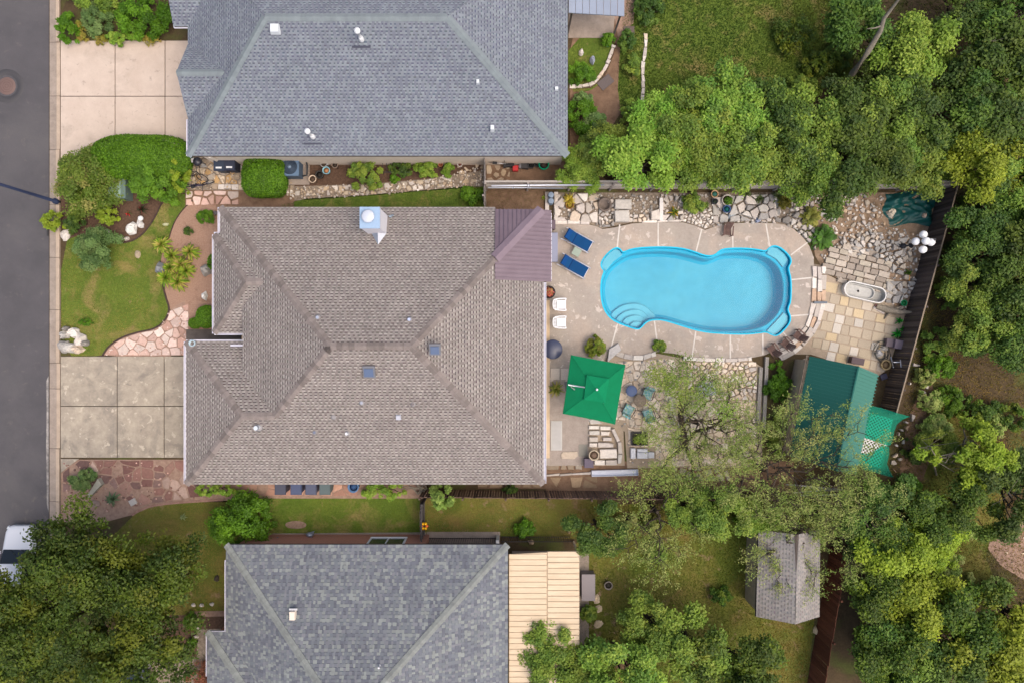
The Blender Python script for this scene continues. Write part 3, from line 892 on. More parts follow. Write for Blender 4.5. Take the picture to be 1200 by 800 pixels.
mb = MB(); mb.tube([p, p + Vector((0, 0, .35)), p + Vector((.2, 0.04, .42))], 0.05, 8, S(190, 210, 226)); mb.build('vent_pipe', 'metal', house, world=True)
for px, py, s_, sl in ((433, 434, 0.5, 'south'), (510, 408, 0.46, 'south')):
    p = roof_pt(px, py, sl); n = NRM[sl]
    tilt = Matrix.Rotation(math.atan2(3.16, 7.53), 3, 'X')
    mb = MB(); mb.box(p + n * 0.09, (s_ + .1, s_ + .14, 0.16), 0, S(120, 122, 130), 1.0, tilt); vb = mb.build('roof_vent', 'paint', house, world=True)
    MB().box(p + n * 0.19 + Vector((0, -.02, 0)), (s_ - 0.04, s_ - 0.06, 0.05), 0, S(92, 108, 138), 1.0, tilt).build('lid', 'paint_gloss', vb, world=True)
    mb = MB(); mb.beam(p + n * 0.02 + Vector((-s_ * .6, s_ * .52, .22)), p + n * 0.02 + Vector((s_ * .6, s_ * .52, .22)), 0.06, 0.03, S(96, 88, 86)); mb.build('flashing', 'paint', vb, world=True)
tilt = Matrix.Rotation(math.atan2(3.16, 7.53), 3, 'X')
for px, py in ((467, 488),):
    p = roof_pt(px, py, 'south')
    MB().box(p + NRM['south'] * .06, (.28, .3, .12), 0, S(190, 192, 202), .8, tilt).build('roof_vent', 'paint', house, world=True)
for px, py, sl, c, r, h in ((407.5, 507, 'south', S(226, 226, 232), .08, .3), (303, 500, 'south', S(206, 214, 222), .12, .42), (369, 506, 'south', S(120, 128, 148), .07, .12), (424, 471.5, 'south', S(166, 170, 184), .08, .1),
                        (484, 473, 'south', S(120, 112, 112), .07, .1), (372.5, 372, 'north', S(164, 172, 190), .08, .12), (480, 374.5, 'north', S(186, 196, 224), .08, .2), (391, 488, 'south', S(150, 148, 150), .08, .05)):
    p = roof_pt(px, py, sl)
    mb = MB(); mb.tube([p, p + Vector((0, 0, h))], r, 8, c); mb.lathe([(r * 2.1, 0.0), (r * 1.6, .05), (r, .09)], p, 10, S(150, 146, 146)); mb.build('vent_pipe', 'paint', house, world=True)

# ------------------------------------------------------------------ the slate-grey house (north)
nh = thing('house', 'house with blue grey shingled roof beside the upper driveway', 'house', W(440, 90))
nzr = 5.45
A_, B_ = G(-353, -202, EZ), G(60.5, -202, EZ)
nRW, nRE = G(-250, -328, nzr), G(-65.5, -328, nzr)
C_, D_ = G(60.5, -454, EZ), G(-353, -454, EZ)
gz2 = 4.1
g_tip = G(-353, -283, gz2); g_s = G(-353, -242, EZ); g_n = G(-353, -324, EZ)
g_in = G(-353 + 103 * (gz2 - EZ) / (nzr - EZ), -283, gz2)
nsl = {
    'south': ([A_, B_, nRE, nRW], A_, B_),
    'east': ([B_, C_, nRE], B_, C_),
    'north': ([C_, D_, nRW, nRE], C_, D_),
    'west': ([A_, nRW, D_, g_n, g_in, g_s], A_, D_),
    'gable_south': ([g_s, g_in, g_tip], g_s, g_s + Vector((1, 0, 0))),
    'gable_north': ([g_n, g_tip, g_in], g_n, g_n + Vector((1, 0, 0))),
}
wS = G(-369, -343, EZ); wE = G(-300, -343, EZ)
nsl['wing_south'] = ([wS, wE, G(-300, -400, 4.0), G(-369, -400, 4.0)], wS, wE)
nroof = deck_mesh(nh, [s_[0] for s_ in nsl.values()])
NN = {}
for i, (k, (poly, A, B)) in enumerate(nsl.items()):
    shingles(nroof, poly, A, B, 'slate', 200 + i, 0.168); NN[k] = plane_frame(poly, A, B)[2]
for i, (a, b, n1, n2) in enumerate([(A_, nRW, 'south', 'west'), (B_, nRE, 'south', 'east'), (nRW, nRE, 'south', 'north'), (g_tip, g_in, 'gable_south', 'gable_north')]):
    caps(nroof, a, b, NN[n1], NN[n2], 'ridge_green', 0.3, 0.22, seed=20 + i)
walls(nh, [tuple(G(a, b, 0).xy) for a, b in [(-346, -206.5), (57, -206.5), (57, -446), (-346, -446)]], 2.66, 'wall_cream')
m_ = MB(); m_.face([G(-346, -324, EZ - .15), G(-346, -242, EZ - .15), G(-346, -283, gz2 - .12)]); m_.build('gable_wall', 'wall_cream', nh, world=True)
for a, b in (((219.6, 140), (219.6, 183)), ((203.5, 31.5), (238, 31.5))):
    gutter(nh, W(*a, EZ), W(*b, EZ), 0.09)
mb = MB(); mb.beam(W(206, 160, 2.6) + Vector((.75, 0, 0)), W(206, 160, 2.6) + Vector((.75, -.5, .1)), .08, .08, S(240, 240, 244)); mb.build('downpipe', 'paint', nh, world=True)
mb = MB(); mb.beam(W(246, 184, 2.4), W(258, 190, 0.4), .14, .1, S(236, 226, 214)); mb.build('downpipe', 'paint', nh, world=True)
def npt(px, py, k='south'):
    poly, A, B = nsl[k]; n = NN[k]; o = Vector((0, 0, CAM_H)); d = W(px, py) - o
    return o + d * ((A - o).dot(n) / d.dot(n))
for px, py, top in ((367, 161, (356.5, 150)), (424, 47, (417, 31))):
    p = npt(px, py); q = W(*top, p.z + 0.9); q = Vector((p.x, p.y, 0)) + Vector((0, 0, p.z + .95))
    mb = MB(); mb.lathe([(.15, 0), (.14, .06), (.11, .3), (.09, .32)], p, 10, S(222, 224, 226)); mb.tube([p + Vector((0, 0, .2)), q], .07, 8, S(214, 216, 218)); mb.lathe([(.13, 0), (.15, .04), (.15, .16), (.02, .22)], q, 12, S(244, 246, 248)); mb.build('flue', 'paint', nh, world=True)
    mb = MB(); mb.box(p + Vector((-.05, -.3, -.11)), (.95, .12, .03), 0, S(74, 76, 90)); mb.build('flashing', 'paint', nh, world=True)
for px, py, s_ in ((323, 35, (.5, .5, .26)), (577, 151, (.22, .3, .3)), (560, 97, (.16, .22, .22)), (652, 105, (.2, .2, .2))):
    p = npt(px, py, 'east' if px > 640 else 'south'); MB().box(p + Vector((0, 0, .1)), s_, 0, S(222, 228, 232), .8).build('roof_vent', 'paint', nh, world=True)
# blue-grey patio cover behind it
pc = thing('patio_cover', 'blue grey metal patio cover behind slate roof house', 'patio cover', W(700, 10))
for k in range(8):
    x0, x1 = 666.5 + 8.2 * k, 666.5 + 8.2 * (k + 1) - 0.5
    a, b, c, d = W(x0, -40, 2.9), W(x1, -40, 2.9), W(x1, 15.5 + k * .5, 2.5), W(x0, 15 + k * .5, 2.5)
    m_ = MB(); m_.face([d, c, b, a]); m_.face([a - Vector((0, 0, .08)), b - Vector((0, 0, .08)), c - Vector((0, 0, .08)), d - Vector((0, 0, .08))]); m_.face([d, d - Vector((0, 0, .08)), c - Vector((0, 0, .08)), c]); m_.face([b, c, c - Vector((0, 0, .05)), b - Vector((0, 0, .05))])
    m_.build('roof_panel', M('cover_blue', S(150, 160, 178), S(140, 150, 168), 1, .5, rnd=.03) if k == 0 else 'cover_blue', pc, world=True)
for px in (670, 728):
    m_ = MB(); m_.tube([W(px, 15, 2.5).xy.to_3d(), W(px, 15, 2.5)], .06, 8, S(90, 86, 84)); m_.build('post', 'paint', pc, world=True)
tag(sheet('patio_north', L([(666, -20), (724, -20), (718, 45), (666, 45)]), 0.05, 'gutter_concrete', thick=.05), kind='structure')
tag(sheet('path_north', L([(724, -40), (750, -40), (742, 28), (724, 44), (720, 20)]), 0.03, 'sand_joint'), kind='structure')

# ------------------------------------------------------------------ the brick house (south)
sh = thing('house', 'red brick house with mottled grey shingled roof and cream patio cover', 'house', W(430, 760))
szr = 5.95
sA, sB = G(-311.5, 221, EZ), G(-4.65, 221, EZ)
sRW, sRE = G(-311.5 + 138, 371, szr), G(-154.65, 371, szr)
sC, sD = G(-4.65, 521, EZ), G(-311.5, 521, EZ)
wz = 4.06
w1, w2 = G(-332, 316, EZ), G(-332, 442, EZ)
wR = G(-332 + 60, 379, wz); wRi = G(-311.5 + 138 * (wz - EZ) / (szr - EZ), 379, wz)
jx = -311.5
ssl = {
    'north': ([sA, sB, sRE, sRW], sA, sB),
    'east': ([sB, sC, sRE], sB, sC),
    'south': ([sC, sD, sRW, sRE], sC, sD),
    'west': ([sA, sRW, sD, G(jx, 442, EZ), wRi, G(jx, 316, EZ)], sA, sD),
    'wing_north': ([w1, G(jx, 316, EZ), wRi, wR], w1, G(jx, 316, EZ)),
    'wing_west': ([w1, wR, w2], w1, w2),
    'wing_south': ([w2, wR, wRi, G(jx, 442, EZ)], w2, G(jx, 442, EZ)),
}
sroof = deck_mesh(sh, [s_[0] for s_ in ssl.values()])
SN = {}
for i, (k, (poly, A, B)) in enumerate(ssl.items()):
    shingles(sroof, poly, A, B, 'blend', 300 + i, 0.178); SN[k] = plane_frame(poly, A, B)[2]
for i, (a, b, n1, n2) in enumerate([(sA, sRW, 'north', 'west'), (sB, sRE, 'north', 'east'), (sRW, sRE, 'north', 'south'), (w1, wR, 'wing_north', 'wing_west'), (wR, wRi, 'wing_north', 'wing_south')]):
    caps(sroof, a, b, SN[n1], SN[n2], 'ridge_sage', 0.3, 0.2, seed=40 + i)
walls(sh, [tuple(G(a, b, 0).xy) for a, b in [(-305, 225.5), (-97, 225.5), (-97, 250), (-10, 250), (-10, 515), (-305, 515), (-305, 436), (-326, 436), (-326, 322), (-305, 322)]], 2.66, 'brick')
for a, b in (((264.6, 656), (264.6, 740)), ((242.6, 740.5), (264.6, 740.5)), ((242.6, 741), (242.6, 792))):
    gutter(sh, W(*a, EZ), W(*b, EZ), 0.1)
wf = MB(); wc = G(-141, 225.5, 1.5)
fx0, fx1 = wc.x - 1.0, wc.x + 1.0
yy = wc.y + 0.03
for c, d in (((wc.x, yy, 2.15), (2.1, .08, .12)), ((wc.x, yy, .85), (2.1, .12, .12)), ((fx0, yy, 1.5), (.1, .08, 1.3)), ((fx1, yy, 1.5), (.1, .08, 1.3)), ((wc.x, yy, 1.5), (.06, .07, 1.3))):
    wf.box(c, d, 0, S(236, 236, 238))
win = wf.build('window', 'paint', sh, world=True)
for s_ in (-.5, .5): MB().box((wc.x + s_, yy - .01, 1.5), (.9, .03, 1.2)).build('pane', 'glass_dark', win, world=True)
def spt(px, py, k='north'):
    poly, A, B = ssl[k]; n = SN[k]; o = Vector((0, 0, CAM_H)); d = W(px, py) - o
    return o + d * ((A - o).dot(n) / d.dot(n))
p = spt(344, 719); MB().box(p + Vector((0, 0, .14)), (.32, .5, .26), 0, S(236, 222, 204), .85).build('roof_vent', 'paint', sh, world=True)
MB().box(p + Vector((.02, .3, .13)), (.42, .1, .04), 0, S(200, 200, 204)).build('flashing', 'paint', sh, world=True)
for px, py, k, h in ((445, 779, 'north', .3), (558, 796, 'east', .5)):
    p = spt(px, py, k); mb = MB(); mb.tube([p, p + Vector((0, 0, h))], .05, 8, S(228, 228, 232)); mb.build('vent_pipe', 'paint', sh, world=True)
# cream patio cover: panels laid side by side
cov = MB(); cov.prism([tuple(p.xy) for p in L([(596.5, 649), (678.5, 645), (678.5, 900), (596.5, 900)], 2.52)], 2.42, 2.50); cover = cov.build('patio_cover', 'cream_metal', sh, world=True)
y = 649.0; k = 0
while y < 830:
    h = 6.55
    for xa, xb, dy, dz in ((596.2, 640.8, 0, .0), (641.4, 679, -3.2, .012)):
        a, b = W(xa, y + dy + h - .5, 2.56 + dz), W(xb, y + dy, 2.56 + dz)
        m_ = MB(); m_.prism([(a.x, a.y), (b.x, a.y), (b.x, b.y), (a.x, b.y)], 2.50, 2.55 + dz, 0.03, 0.022); m_.build('roof_panel', 'cream_metal', cover, world=True)
    y += h; k += 1
for px, py in ((677, 650), (677, 740), (677, 830)):
    q = W(px, py, 2.5); m_ = MB(); m_.tube([(q.x, q.y, 0), (q.x, q.y, 2.48)], .06, 8, S(220, 200, 170)); m_.build('post', 'paint', sh, world=True)
tag(sheet('patio_south', L([(600, 645), (690, 645), (690, 860), (600, 860)]), 0.04, 'gutter_concrete', thick=.04), kind='structure')
# ------------------------------------------------------------------ swimming pool
M('pool_wall', S(60, 204, 238), S(48, 198, 234), 1.0, 0.7, spec=0.05)
M('pool_floor', S(128, 202, 224), S(112, 192, 218), 0.45, 0.5, vary=0.07, vscale=2.2, c3=S(100, 184, 214), scale3=0.28, t3=(0.45, 0.7))
M('pool_step', S(160, 214, 232), S(146, 206, 228), 1.5, 0.5)
def water_mat():
    m = bpy.data.materials.new('water'); MATS['water'] = m; m.use_nodes = True; nt = m.node_tree
    for n in list(nt.nodes): nt.nodes.remove(n)
    out = nt.nodes.new('ShaderNodeOutputMaterial'); tr = nt.nodes.new('ShaderNodeBsdfTransparent'); gl = nt.nodes.new('ShaderNodeBsdfGlossy')
    tr.inputs[0].default_value = (0.66, 0.95, 0.99, 1); gl.inputs['Roughness'].default_value = 0.04
    fr = nt.nodes.new('ShaderNodeFresnel'); fr.inputs[0].default_value = 1.33
    bp = nt.nodes.new('ShaderNodeBump'); bp.inputs['Strength'].default_value = 0.09; bp.inputs['Distance'].default_value = 0.05
    no = nt.nodes.new('ShaderNodeTexNoise'); no.inputs['Scale'].default_value = 5.5; no.inputs['Detail'].default_value = 3
    nt.links.new(no.outputs[0], bp.inputs['Height']); nt.links.new(bp.outputs[0], gl.inputs['Normal']); nt.links.new(bp.outputs[0], fr.inputs['Normal'])
    mx = nt.nodes.new('ShaderNodeMixShader'); nt.links.new(fr.outputs[0], mx.inputs[0]); nt.links.new(tr.outputs[0], mx.inputs[1]); nt.links.new(gl.outputs[0], mx.inputs[2])
    nt.links.new(mx.outputs[0], out.inputs[0])
water_mat()
pool = thing('swimming_pool', 'turquoise fibreglass swimming pool with corner seats and steps', 'pool', W(815, 340))
def ccw(p): 
    return p if sum(p[i][0] * p[(i + 1) % len(p)][1] - p[(i + 1) % len(p)][0] * p[i][1] for i in range(len(p))) > 0 else p[::-1]
POOL = ccw(POOL)
def offset(p, d):
    q = []
    n = len(p)
    for i in range(n):
        a, b = p[i - 2], p[(i + 2) % n]
        tx, ty = b[0] - a[0], b[1] - a[1]; l = math.hypot(tx, ty) or 1
        q.append((p[i][0] - ty / l * d, p[i][1] + tx / l * d))
    return q
BASIN_PX = [(731, 302), (745, 296.8), (774, 294.8), (800, 297.2), (818, 301.8), (831, 305.5), (842, 301.5), (850, 297.4), (872, 296.4), (890, 298.4), (904, 304), (913, 313), (918, 326), (919, 340), (918, 354), (913, 366), (904, 376), (893, 383), (870, 387), (850, 386.4), (830, 385), (812, 381), (795, 376), (782, 372.4), (770, 371.4), (760, 373), (754, 377), (748, 382), (740, 380.5), (723, 374), (716, 368), (710.5, 359), (708, 348), (707.6, 338), (709, 326), (716, 313)]
BASIN = offset(ccw([(W(a, b).x, W(a, b).y) for a, b in smooth_poly(BASIN_PX, 2)]), -0.1)
rim = offset(POOL, -0.07)
mb = MB(); n = len(POOL)
for i in range(n):
    j = (i + 1) % n
    mb.face([(*POOL[i], 0.085), (*rim[i], 0.082), (*rim[j], 0.082), (*POOL[j], 0.085)])
    mb.face([(*POOL[i], 0.085), (*POOL[j], 0.085), (*POOL[j], -0.26), (*POOL[i], -0.26)], smooth=True)
mb.build('pool_rim', 'pool_wall', pool, world=True)
sheet('seat_ledge', POOL, -0.26, 'pool_wall', pool, holes=[BASIN])
def depth(x): 
    return -0.85 - 0.45 * (x - 5.3) / 11.0
R = [(BASIN, lambda x: -0.26), (offset(BASIN, 0.05), lambda x: -0.33), (offset(BASIN, 0.12), lambda x: depth(x) + 0.16), (offset(BASIN, 0.28), depth)]
mb = MB(); n = len(BASIN)
for (a, fa), (b, fb) in zip(R[:-1], R[1:]):
    for i in range(n):
        j = (i + 1) % n
        mb.face([(*a[i], fa(a[i][0])), (*a[j], fa(a[j][0])), (*b[j], fb(b[j][0])), (*b[i], fb(b[i][0]))], smooth=True)
mb.build('pool_wall', 'pool_wall', pool, world=True)
mb = MB(); fl = R[-1][0]
tri = tessellate_polygon([[Vector((*p, 0)) for p in fl]])
mb.mesh([(p[0], p[1], depth(p[0])) for p in fl], [list(t)[::-1] if (Vector(fl[t[1]]) - Vector(fl[t[0]])).cross(Vector(fl[t[2]]) - Vector(fl[t[0]])) < 0 else list(t) for t in tri], smooth=True)
mb.build('pool_floor', 'pool_floor', pool, world=True)
for ear in ([(705.5, 311.5), (708.5, 304), (715, 296.5), (721.5, 292.2), (726, 294.5), (728.5, 299), (719, 306), (711, 316)], [(902.5, 292.5), (907, 290), (912.5, 291.2), (920.5, 298), (923, 304), (918, 311.5), (911, 303), (900.5, 297)], [(919, 367.5), (923.5, 371.5), (923.5, 378), (912.5, 390), (907.5, 391.5), (901, 387), (911, 376.5)]):
    ecx, ecy = sum(p[0] for p in ear) / len(ear), sum(p[1] for p in ear) / len(ear)
    MB().prism([(W(ecx + (a - ecx) * 1.1, ecy + (b - ecy) * 1.1).x, W(ecx + (a - ecx) * 1.1, ecy + (b - ecy) * 1.1).y) for a, b in ear], -0.27, -0.13, 0.02, 0.02).build('corner_seat', 'pool_step', pool, world=True)
for z, st in ((-0.7, [(717, 369), (722, 363), (731, 357), (746, 354), (757, 356.5), (764, 362), (773, 371.6), (762, 373), (754, 377), (748, 382), (738, 380.5), (724, 375)]),
              (-0.54, [(722, 375), (728, 368), (736, 363.6), (747, 361.4), (756, 364), (764, 372.2), (754, 377), (748, 382), (738, 380.3)]),
              (-0.37, [(730, 378), (734, 372.5), (740, 369.6), (749, 368.6), (755, 371.5), (759, 374), (754, 377.3), (748, 382.3), (738, 381)]),
              (-0.2, [(738, 382), (741, 377.6), (747, 376.2), (752.5, 377.4), (753.5, 378.4), (748, 383.2), (745, 383)])):
    MB().prism([(W(a, b).x, W(a, b).y) for a, b in smooth_poly(st, 1)], depth(6) - .02, z, 0.05, 0.04).build('pool_stair', 'pool_step', pool, world=True)
sheet('water', offset(POOL, 0.004), -0.09, 'water', pool)

# ------------------------------------------------------------------ pool deck
DECK_PX = [(644, 262), (668, 262.5), (690, 263.5), (700, 266), (706, 269), (720, 267), (740, 262.5), (760, 261), (800, 261), (814, 265), (826, 270), (840, 265), (856, 262), (880, 261.5), (905, 262), (918, 263.5), (930, 269), (940, 278), (948, 289), (953, 302), (953.5, 330), (952, 355), (947, 376), (938, 391), (926, 401), (912, 409), (895, 416), (870, 421), (840, 422), (812, 420), (790, 414), (770, 412), (752, 417), (738, 417), (722, 412), (708, 421), (698, 432), (691, 452), (690, 500), (689, 545), (640, 545), (640, 262)]
DECK = [(W(a, b).x, W(a, b).y) for a, b in DECK_PX]
deck = tag(sheet('pool_deck', DECK, 0.07, 'deck', holes=[rim], thick=0.07), kind='structure')
for a, b in (((726, 263.5), (723, 291)), ((771, 261.5), (771, 288.6)), ((822, 269), (815.5, 294.8)), ((858, 263), (858.4, 290.4)), ((897, 262.6), (901.6, 290)), ((945.6, 284.6), (926.4, 299)), ((952.6, 325.4), (927.4, 328)), ((951.6, 368.4), (926.4, 370.4)), ((893.4, 391.2), (893.4, 415)), ((855.4, 392.4), (855.4, 420)), ((815, 388.4), (810.6, 418)), ((766.6, 376), (770, 402)), ((723.4, 379.6), (715, 411)), ((917, 388.8), (925, 399))):
    A_w, B_w = W(*a), W(*b)
    mb = MB(); mb.beam((A_w.x, A_w.y, 0.074), (B_w.x, B_w.y, 0.074), 0.075, 0.006); mb.build('joint_strip', 'joint_white', deck)
# darker concrete of the lower terrace
M('deck_grey', S(176, 164, 154), S(158, 146, 138), 3, 0.9, 0.4, 60, vary=0.12, vscale=14)
tag(sheet('patio_lower', L([(644.2, 447), (689, 447), (689, 544), (644.2, 544)]), 0.075, 'deck_grey'), kind='structure')
M('tan_concrete', S(222, 198, 168), S(206, 182, 152), 1.5, 0.85, 0.15, 60, vary=0.06, vscale=8)
led = tag(MB().prism([tuple(p.xy) for p in L([(636, 352), (644, 352), (644, 536), (636, 536)])], 0.0, 0.16, 0.02, 0.02).build('door_step', 'tan_concrete'), kind='structure')

M('paver_joint', S(184, 166, 146), S(168, 152, 132), 4, .95, .5, 60, vary=.12)
M('dirt_tan', S(164, 142, 120), S(134, 112, 92), 2.5, .95, .6, 45, vary=.2, vscale=14, c3=S(116, 98, 80), scale3=1.2, t3=(.52, .66))
# ------------------------------------------------------------------ paving and rockery
PINK = [S(214, 178, 164), S(200, 164, 148), S(224, 196, 184), S(190, 150, 134), S(208, 190, 178)]
PINKW = [S(222, 196, 184), S(208, 176, 162), S(228, 208, 196), S(198, 160, 144)]
RUST = [S(150, 112, 101), S(166, 130, 116), S(134, 98, 90), S(184, 158, 144), S(146, 118, 110), S(120, 94, 88)]
TAN = [S(196, 174, 146), S(180, 160, 138), S(206, 188, 164), S(170, 152, 130), S(188, 176, 160)]
PEACH = [S(236, 216, 192), S(226, 204, 180), S(238, 222, 204), S(216, 196, 174), S(228, 212, 194)]
PALE = [S(222, 212, 202), S(206, 196, 188), S(232, 224, 214), S(196, 186, 176), S(214, 196, 176)]
GREY = [S(186, 182, 176), S(168, 164, 160), S(202, 196, 188), S(154, 148, 142), S(190, 178, 162)]
def wp(pts, sm=0): return [(W(a, b).x, W(a, b).y) for a, b in (smooth_poly(pts, sm) if sm else pts)]
def bed(name, pts, mat, z=0.016, sm=0):
    return tag(sheet(name, [Vector((*p, 0)) for p in wp(pts, sm)], z, mat), kind='structure')
pf = bed('flagstone_path', [(200, 364), (221, 356), (221, 416), (122, 416), (129, 407), (141, 398), (161, 391), (183, 387), (195, 378)], 'sand_joint', 0.024)
stone_field(pf, wp([(200, 364), (221, 356), (221, 416), (122, 416), (129, 407), (141, 398), (161, 391), (183, 387), (195, 378)]), 0.62, PINKW, 11, h=(0.045, 0.065), gap=0.012)
fc = bed('flagstone_court', [(73, 539), (238, 539), (238, 584), (200, 587), (178, 590), (156, 600), (125, 606), (73, 606)], 'sand_joint', 0.014)
stone_field(fc, wp([(94, 539), (238, 539), (238, 582), (200, 586), (178, 589), (160, 594), (128, 566), (74, 576), (74, 553)]), 0.66, RUST, 12, h=(0.03, 0.05), gap=0.022, prob=0.9, rough=0.16)
ps = bed('stone_patio', [(217, 173), (345, 173), (345, 221), (217, 221)], 'grey_joint', 0.012)
stone_field(ps, wp([(218, 178), (344, 178), (344, 216), (218, 216)]), 0.48, TAN + [S(196, 160, 112), S(180, 178, 176)], 13, gap=0.022)
def block_row(parent, pts, w, ln, pal, seed, h=(0.1, 0.16), name='edging_block', gap=0.02, skew=0.03):
    rng = random.Random(seed)
    P = [Vector((*p, 0)) for p in wp(pts)]
    seg = []
    for i in range(len(P) - 1): seg.append((P[i + 1] - P[i]).length)
    tot = sum(seg)
    def at(t):
        for i, s_ in enumerate(seg):
            if t <= s_ or i == len(seg) - 1: return P[i] + (P[i + 1] - P[i]) * min(1, t / max(s_, 1e-6))
            t -= s_
    t = 0.0
    while t < tot - 0.08:
        l = rng.uniform(*ln); l = min(l, tot - t)
        a, b = at(t + gap), at(min(t + l, tot)); d = (b - a)
        if d.length < 0.06: t += l; continue
        s_ = Vector((-d.y, d.x, 0)).normalized() * (w / 2) * rng.uniform(0.85, 1.08)
        c = (a + b) / 2
        q = [a - s_, b - s_, b + s_, a + s_]
        q = [(p.x - c.x + rng.uniform(-skew, skew), p.y - c.y + rng.uniform(-skew, skew)) for p in q]
        col = pal[rng.randrange(len(pal))]; k = rng.uniform(.9, 1.08)
        o = MB().prism(q, 0, rng.uniform(*h), 0.025, 0.018, (min(.9, col[0] * k), min(.9, col[1] * k), min(.9, col[2] * k), 1)).build(name, 'stone', parent)
        o.location = (c.x, c.y, 0)
        t += l
block_row(ps, [(249, 219), (344, 221)], 0.3, (0.3, 0.6), PALE + TAN, 14, (0.06, 0.1))
sp = bed('pink_slab_path', [(217, 223), (345, 224), (345, 246), (217, 246)], 'mulch_red', 0.014)
stone_field(sp, wp([(218, 224), (280, 224.5), (280, 240), (218, 241)]), 0.72, PINK, 15, h=(0.05, 0.08), gap=0.035, rough=.15)
gpth = bed('stepping_path', [(335, 219), (430, 216), (500, 210), (566, 200), (566, 219), (500, 224), (430, 230), (335, 236)], 'grey_joint', 0.012)
stone_field(gpth, wp([(336, 220), (430, 217), (500, 211), (530, 206), (530, 219), (500, 222), (430, 229), (336, 230)]), 0.42, TAN + PALE[:2], 16, h=(0.05, 0.08), gap=0.03, prob=0.85, rough=.2)
stone_field(gpth, wp([(535, 192), (566, 190), (566, 212), (540, 216)]), 0.5, TAN, 17, h=(0.04, 0.06), gap=0.06, prob=.6)
st = bed('stepping_court', [(569, 190), (602, 190), (602, 219), (569, 219)], 'mulch_red', 0.01)
stone_field(st, wp([(570, 194), (598, 193), (597, 217), (570, 218)]), 0.62, TAN + [S(190, 150, 108)], 18, h=(0.04, 0.06), gap=0.07, rough=.2)

# north rockery between deck and fence
rk = bed('rockery', [(648, 226), (955, 226), (955, 262), (935, 270), (905, 261), (880, 260), (856, 261), (826, 269), (800, 260), (740, 261), (706, 268), (690, 262), (648, 261)], 'grey_joint', 0.018)
stone_field(rk, wp([(649, 228), (700, 228), (700, 262), (690, 261), (649, 260)]), 0.62, PALE, 21, 'rockery_stone', h=(0.12, 0.32), gap=0.03, tilt=.12, chamfer=.05, rough=.2, holes=[wp([(659, 228), (672, 228), (672, 258), (662, 258)])])
stone_field(rk, wp([(701, 234), (719, 234), (719, 266), (705, 267), (701, 262)]), 0.3, PALE + GREY, 22, 'rockery_stone', h=(0.08, 0.26), gap=0.03, tilt=.15, rough=.25, holes=[wp(arc_pts(708, 241, 6, 0, 6.28, 12))])
for q in ([(720, 235), (739, 235), (739, 246.5), (719.5, 246)], [(719, 248), (736, 247.5), (737, 261), (720, 261)], [(762, 249), (771, 246), (772, 259), (762, 258)]):
    c = random.Random(str(q)).choice(PALE[:2] + GREY[2:3])
    MB().prism(wp(q), 0, .34, .05, .04, c, tilt=(.03, -.04)).build('rockery_slab', 'stone', rk)
stone_field(rk, wp([(737, 252), (760, 252), (760, 260.5), (737, 261)]), 0.34, PALE, 23, 'rockery_stone', h=(.1, .2), gap=.025)
stone_field(rk, wp([(774, 228), (800, 232), (800, 259), (774, 259.5)]), 0.42, GREY + PALE, 24, 'rockery_stone', h=(.1, .3), gap=.05, prob=.6, tilt=.12)
stone_field(rk, wp([(796, 248), (833, 246), (838, 262), (826, 268.5), (812, 263), (797, 259.5)]), 0.26, PALE[:3], 25, 'cobble', h=(.1, .2), gap=.02, tilt=.15, rough=.28, chamfer=.06)
stone_field(rk, wp([(834, 232), (912, 228), (914, 252), (898, 258), (835, 262)]), 0.56, GREY[:3] + PALE[:2], 26, 'rockery_stone', h=(.1, .34), gap=.025, tilt=.16, rough=.15)
stone_field(rk, wp([(880, 250), (900, 248), (908, 260), (880, 260)]), 0.26, PALE, 27, 'cobble', h=(.06, .14), gap=.02, rough=.25)
stone_field(rk, wp([(905, 228), (953, 228), (954, 294), (945, 282), (932, 269), (918, 262), (908, 260)]), 0.42, GREY + PALE[:2], 28, 'rockery_stone', h=(.08, .3), gap=.04, tilt=.14, rough=.22, prob=.85)
block_row(rk, [(649, 261), (690, 261.5)], .22, (.5, 1.0), PALE[:3], 29, (.16, .22))
block_row(rk, [(752, 260.5), (796, 259.5)], .12, (.6, 1.1), PALE[:3], 30, (.12, .16))
for a, b in (((641, 226), (641, 266)), ((651.5, 226), (651.5, 262))):
    MB().beam(W(*a, 0) + Vector((0, 0, .1)), W(*b, 0) + Vector((0, 0, .1)), .22, .2, S(208, 198, 190)).build('edging_beam', 'stone_fine', rk)
for a, b in (((774, 233), (774, 260)),):
    MB().beam(W(*a, 0) + Vector((0, 0, .2)), W(*b, 0) + Vector((0, 0, .2)), .2, .1, S(232, 226, 222)).build('edging_beam', 'stone_fine', rk)
# east rock garden
re_ = bed('rock_garden', [(945, 226), (1098, 226), (1083, 292), (1064, 372), (1040, 372), (1036, 345), (985, 330), (962, 312), (955, 300)], 'dirt_tan', 0.02)
stone_field(re_, wp([(955, 228), (1012, 228), (1036, 262), (1030, 292), (1000, 290), (985, 282), (972, 262), (958, 250)]), 0.34, GREY + PALE + [S(206, 180, 150)], 31, 'rockery_stone', h=(.06, .24), gap=.035, tilt=.15, rough=.25, prob=.72, holes=[wp(arc_pts(987, 262, 12, 0, 6.28, 10))])
stone_field(re_, wp([(985, 282), (1000, 275), (1040, 272), (1062, 275), (1068, 300), (1045, 318), (1020, 300), (1002, 300), (975, 290)]), 0.36, GREY, 32, 'rockery_stone', h=(.08, .3), gap=.03, tilt=.16, rough=.22, prob=.85, holes=[wp([(1047, 275), (1062, 275), (1062, 296), (1047, 296)])])
stone_field(re_, wp([(1044, 274), (1070, 272), (1074, 330), (1062, 350), (1040, 345), (1044, 318)]), 0.4, GREY, 33, 'rockery_stone', h=(.08, .3), gap=.04, tilt=.2, rough=.25, prob=.6)
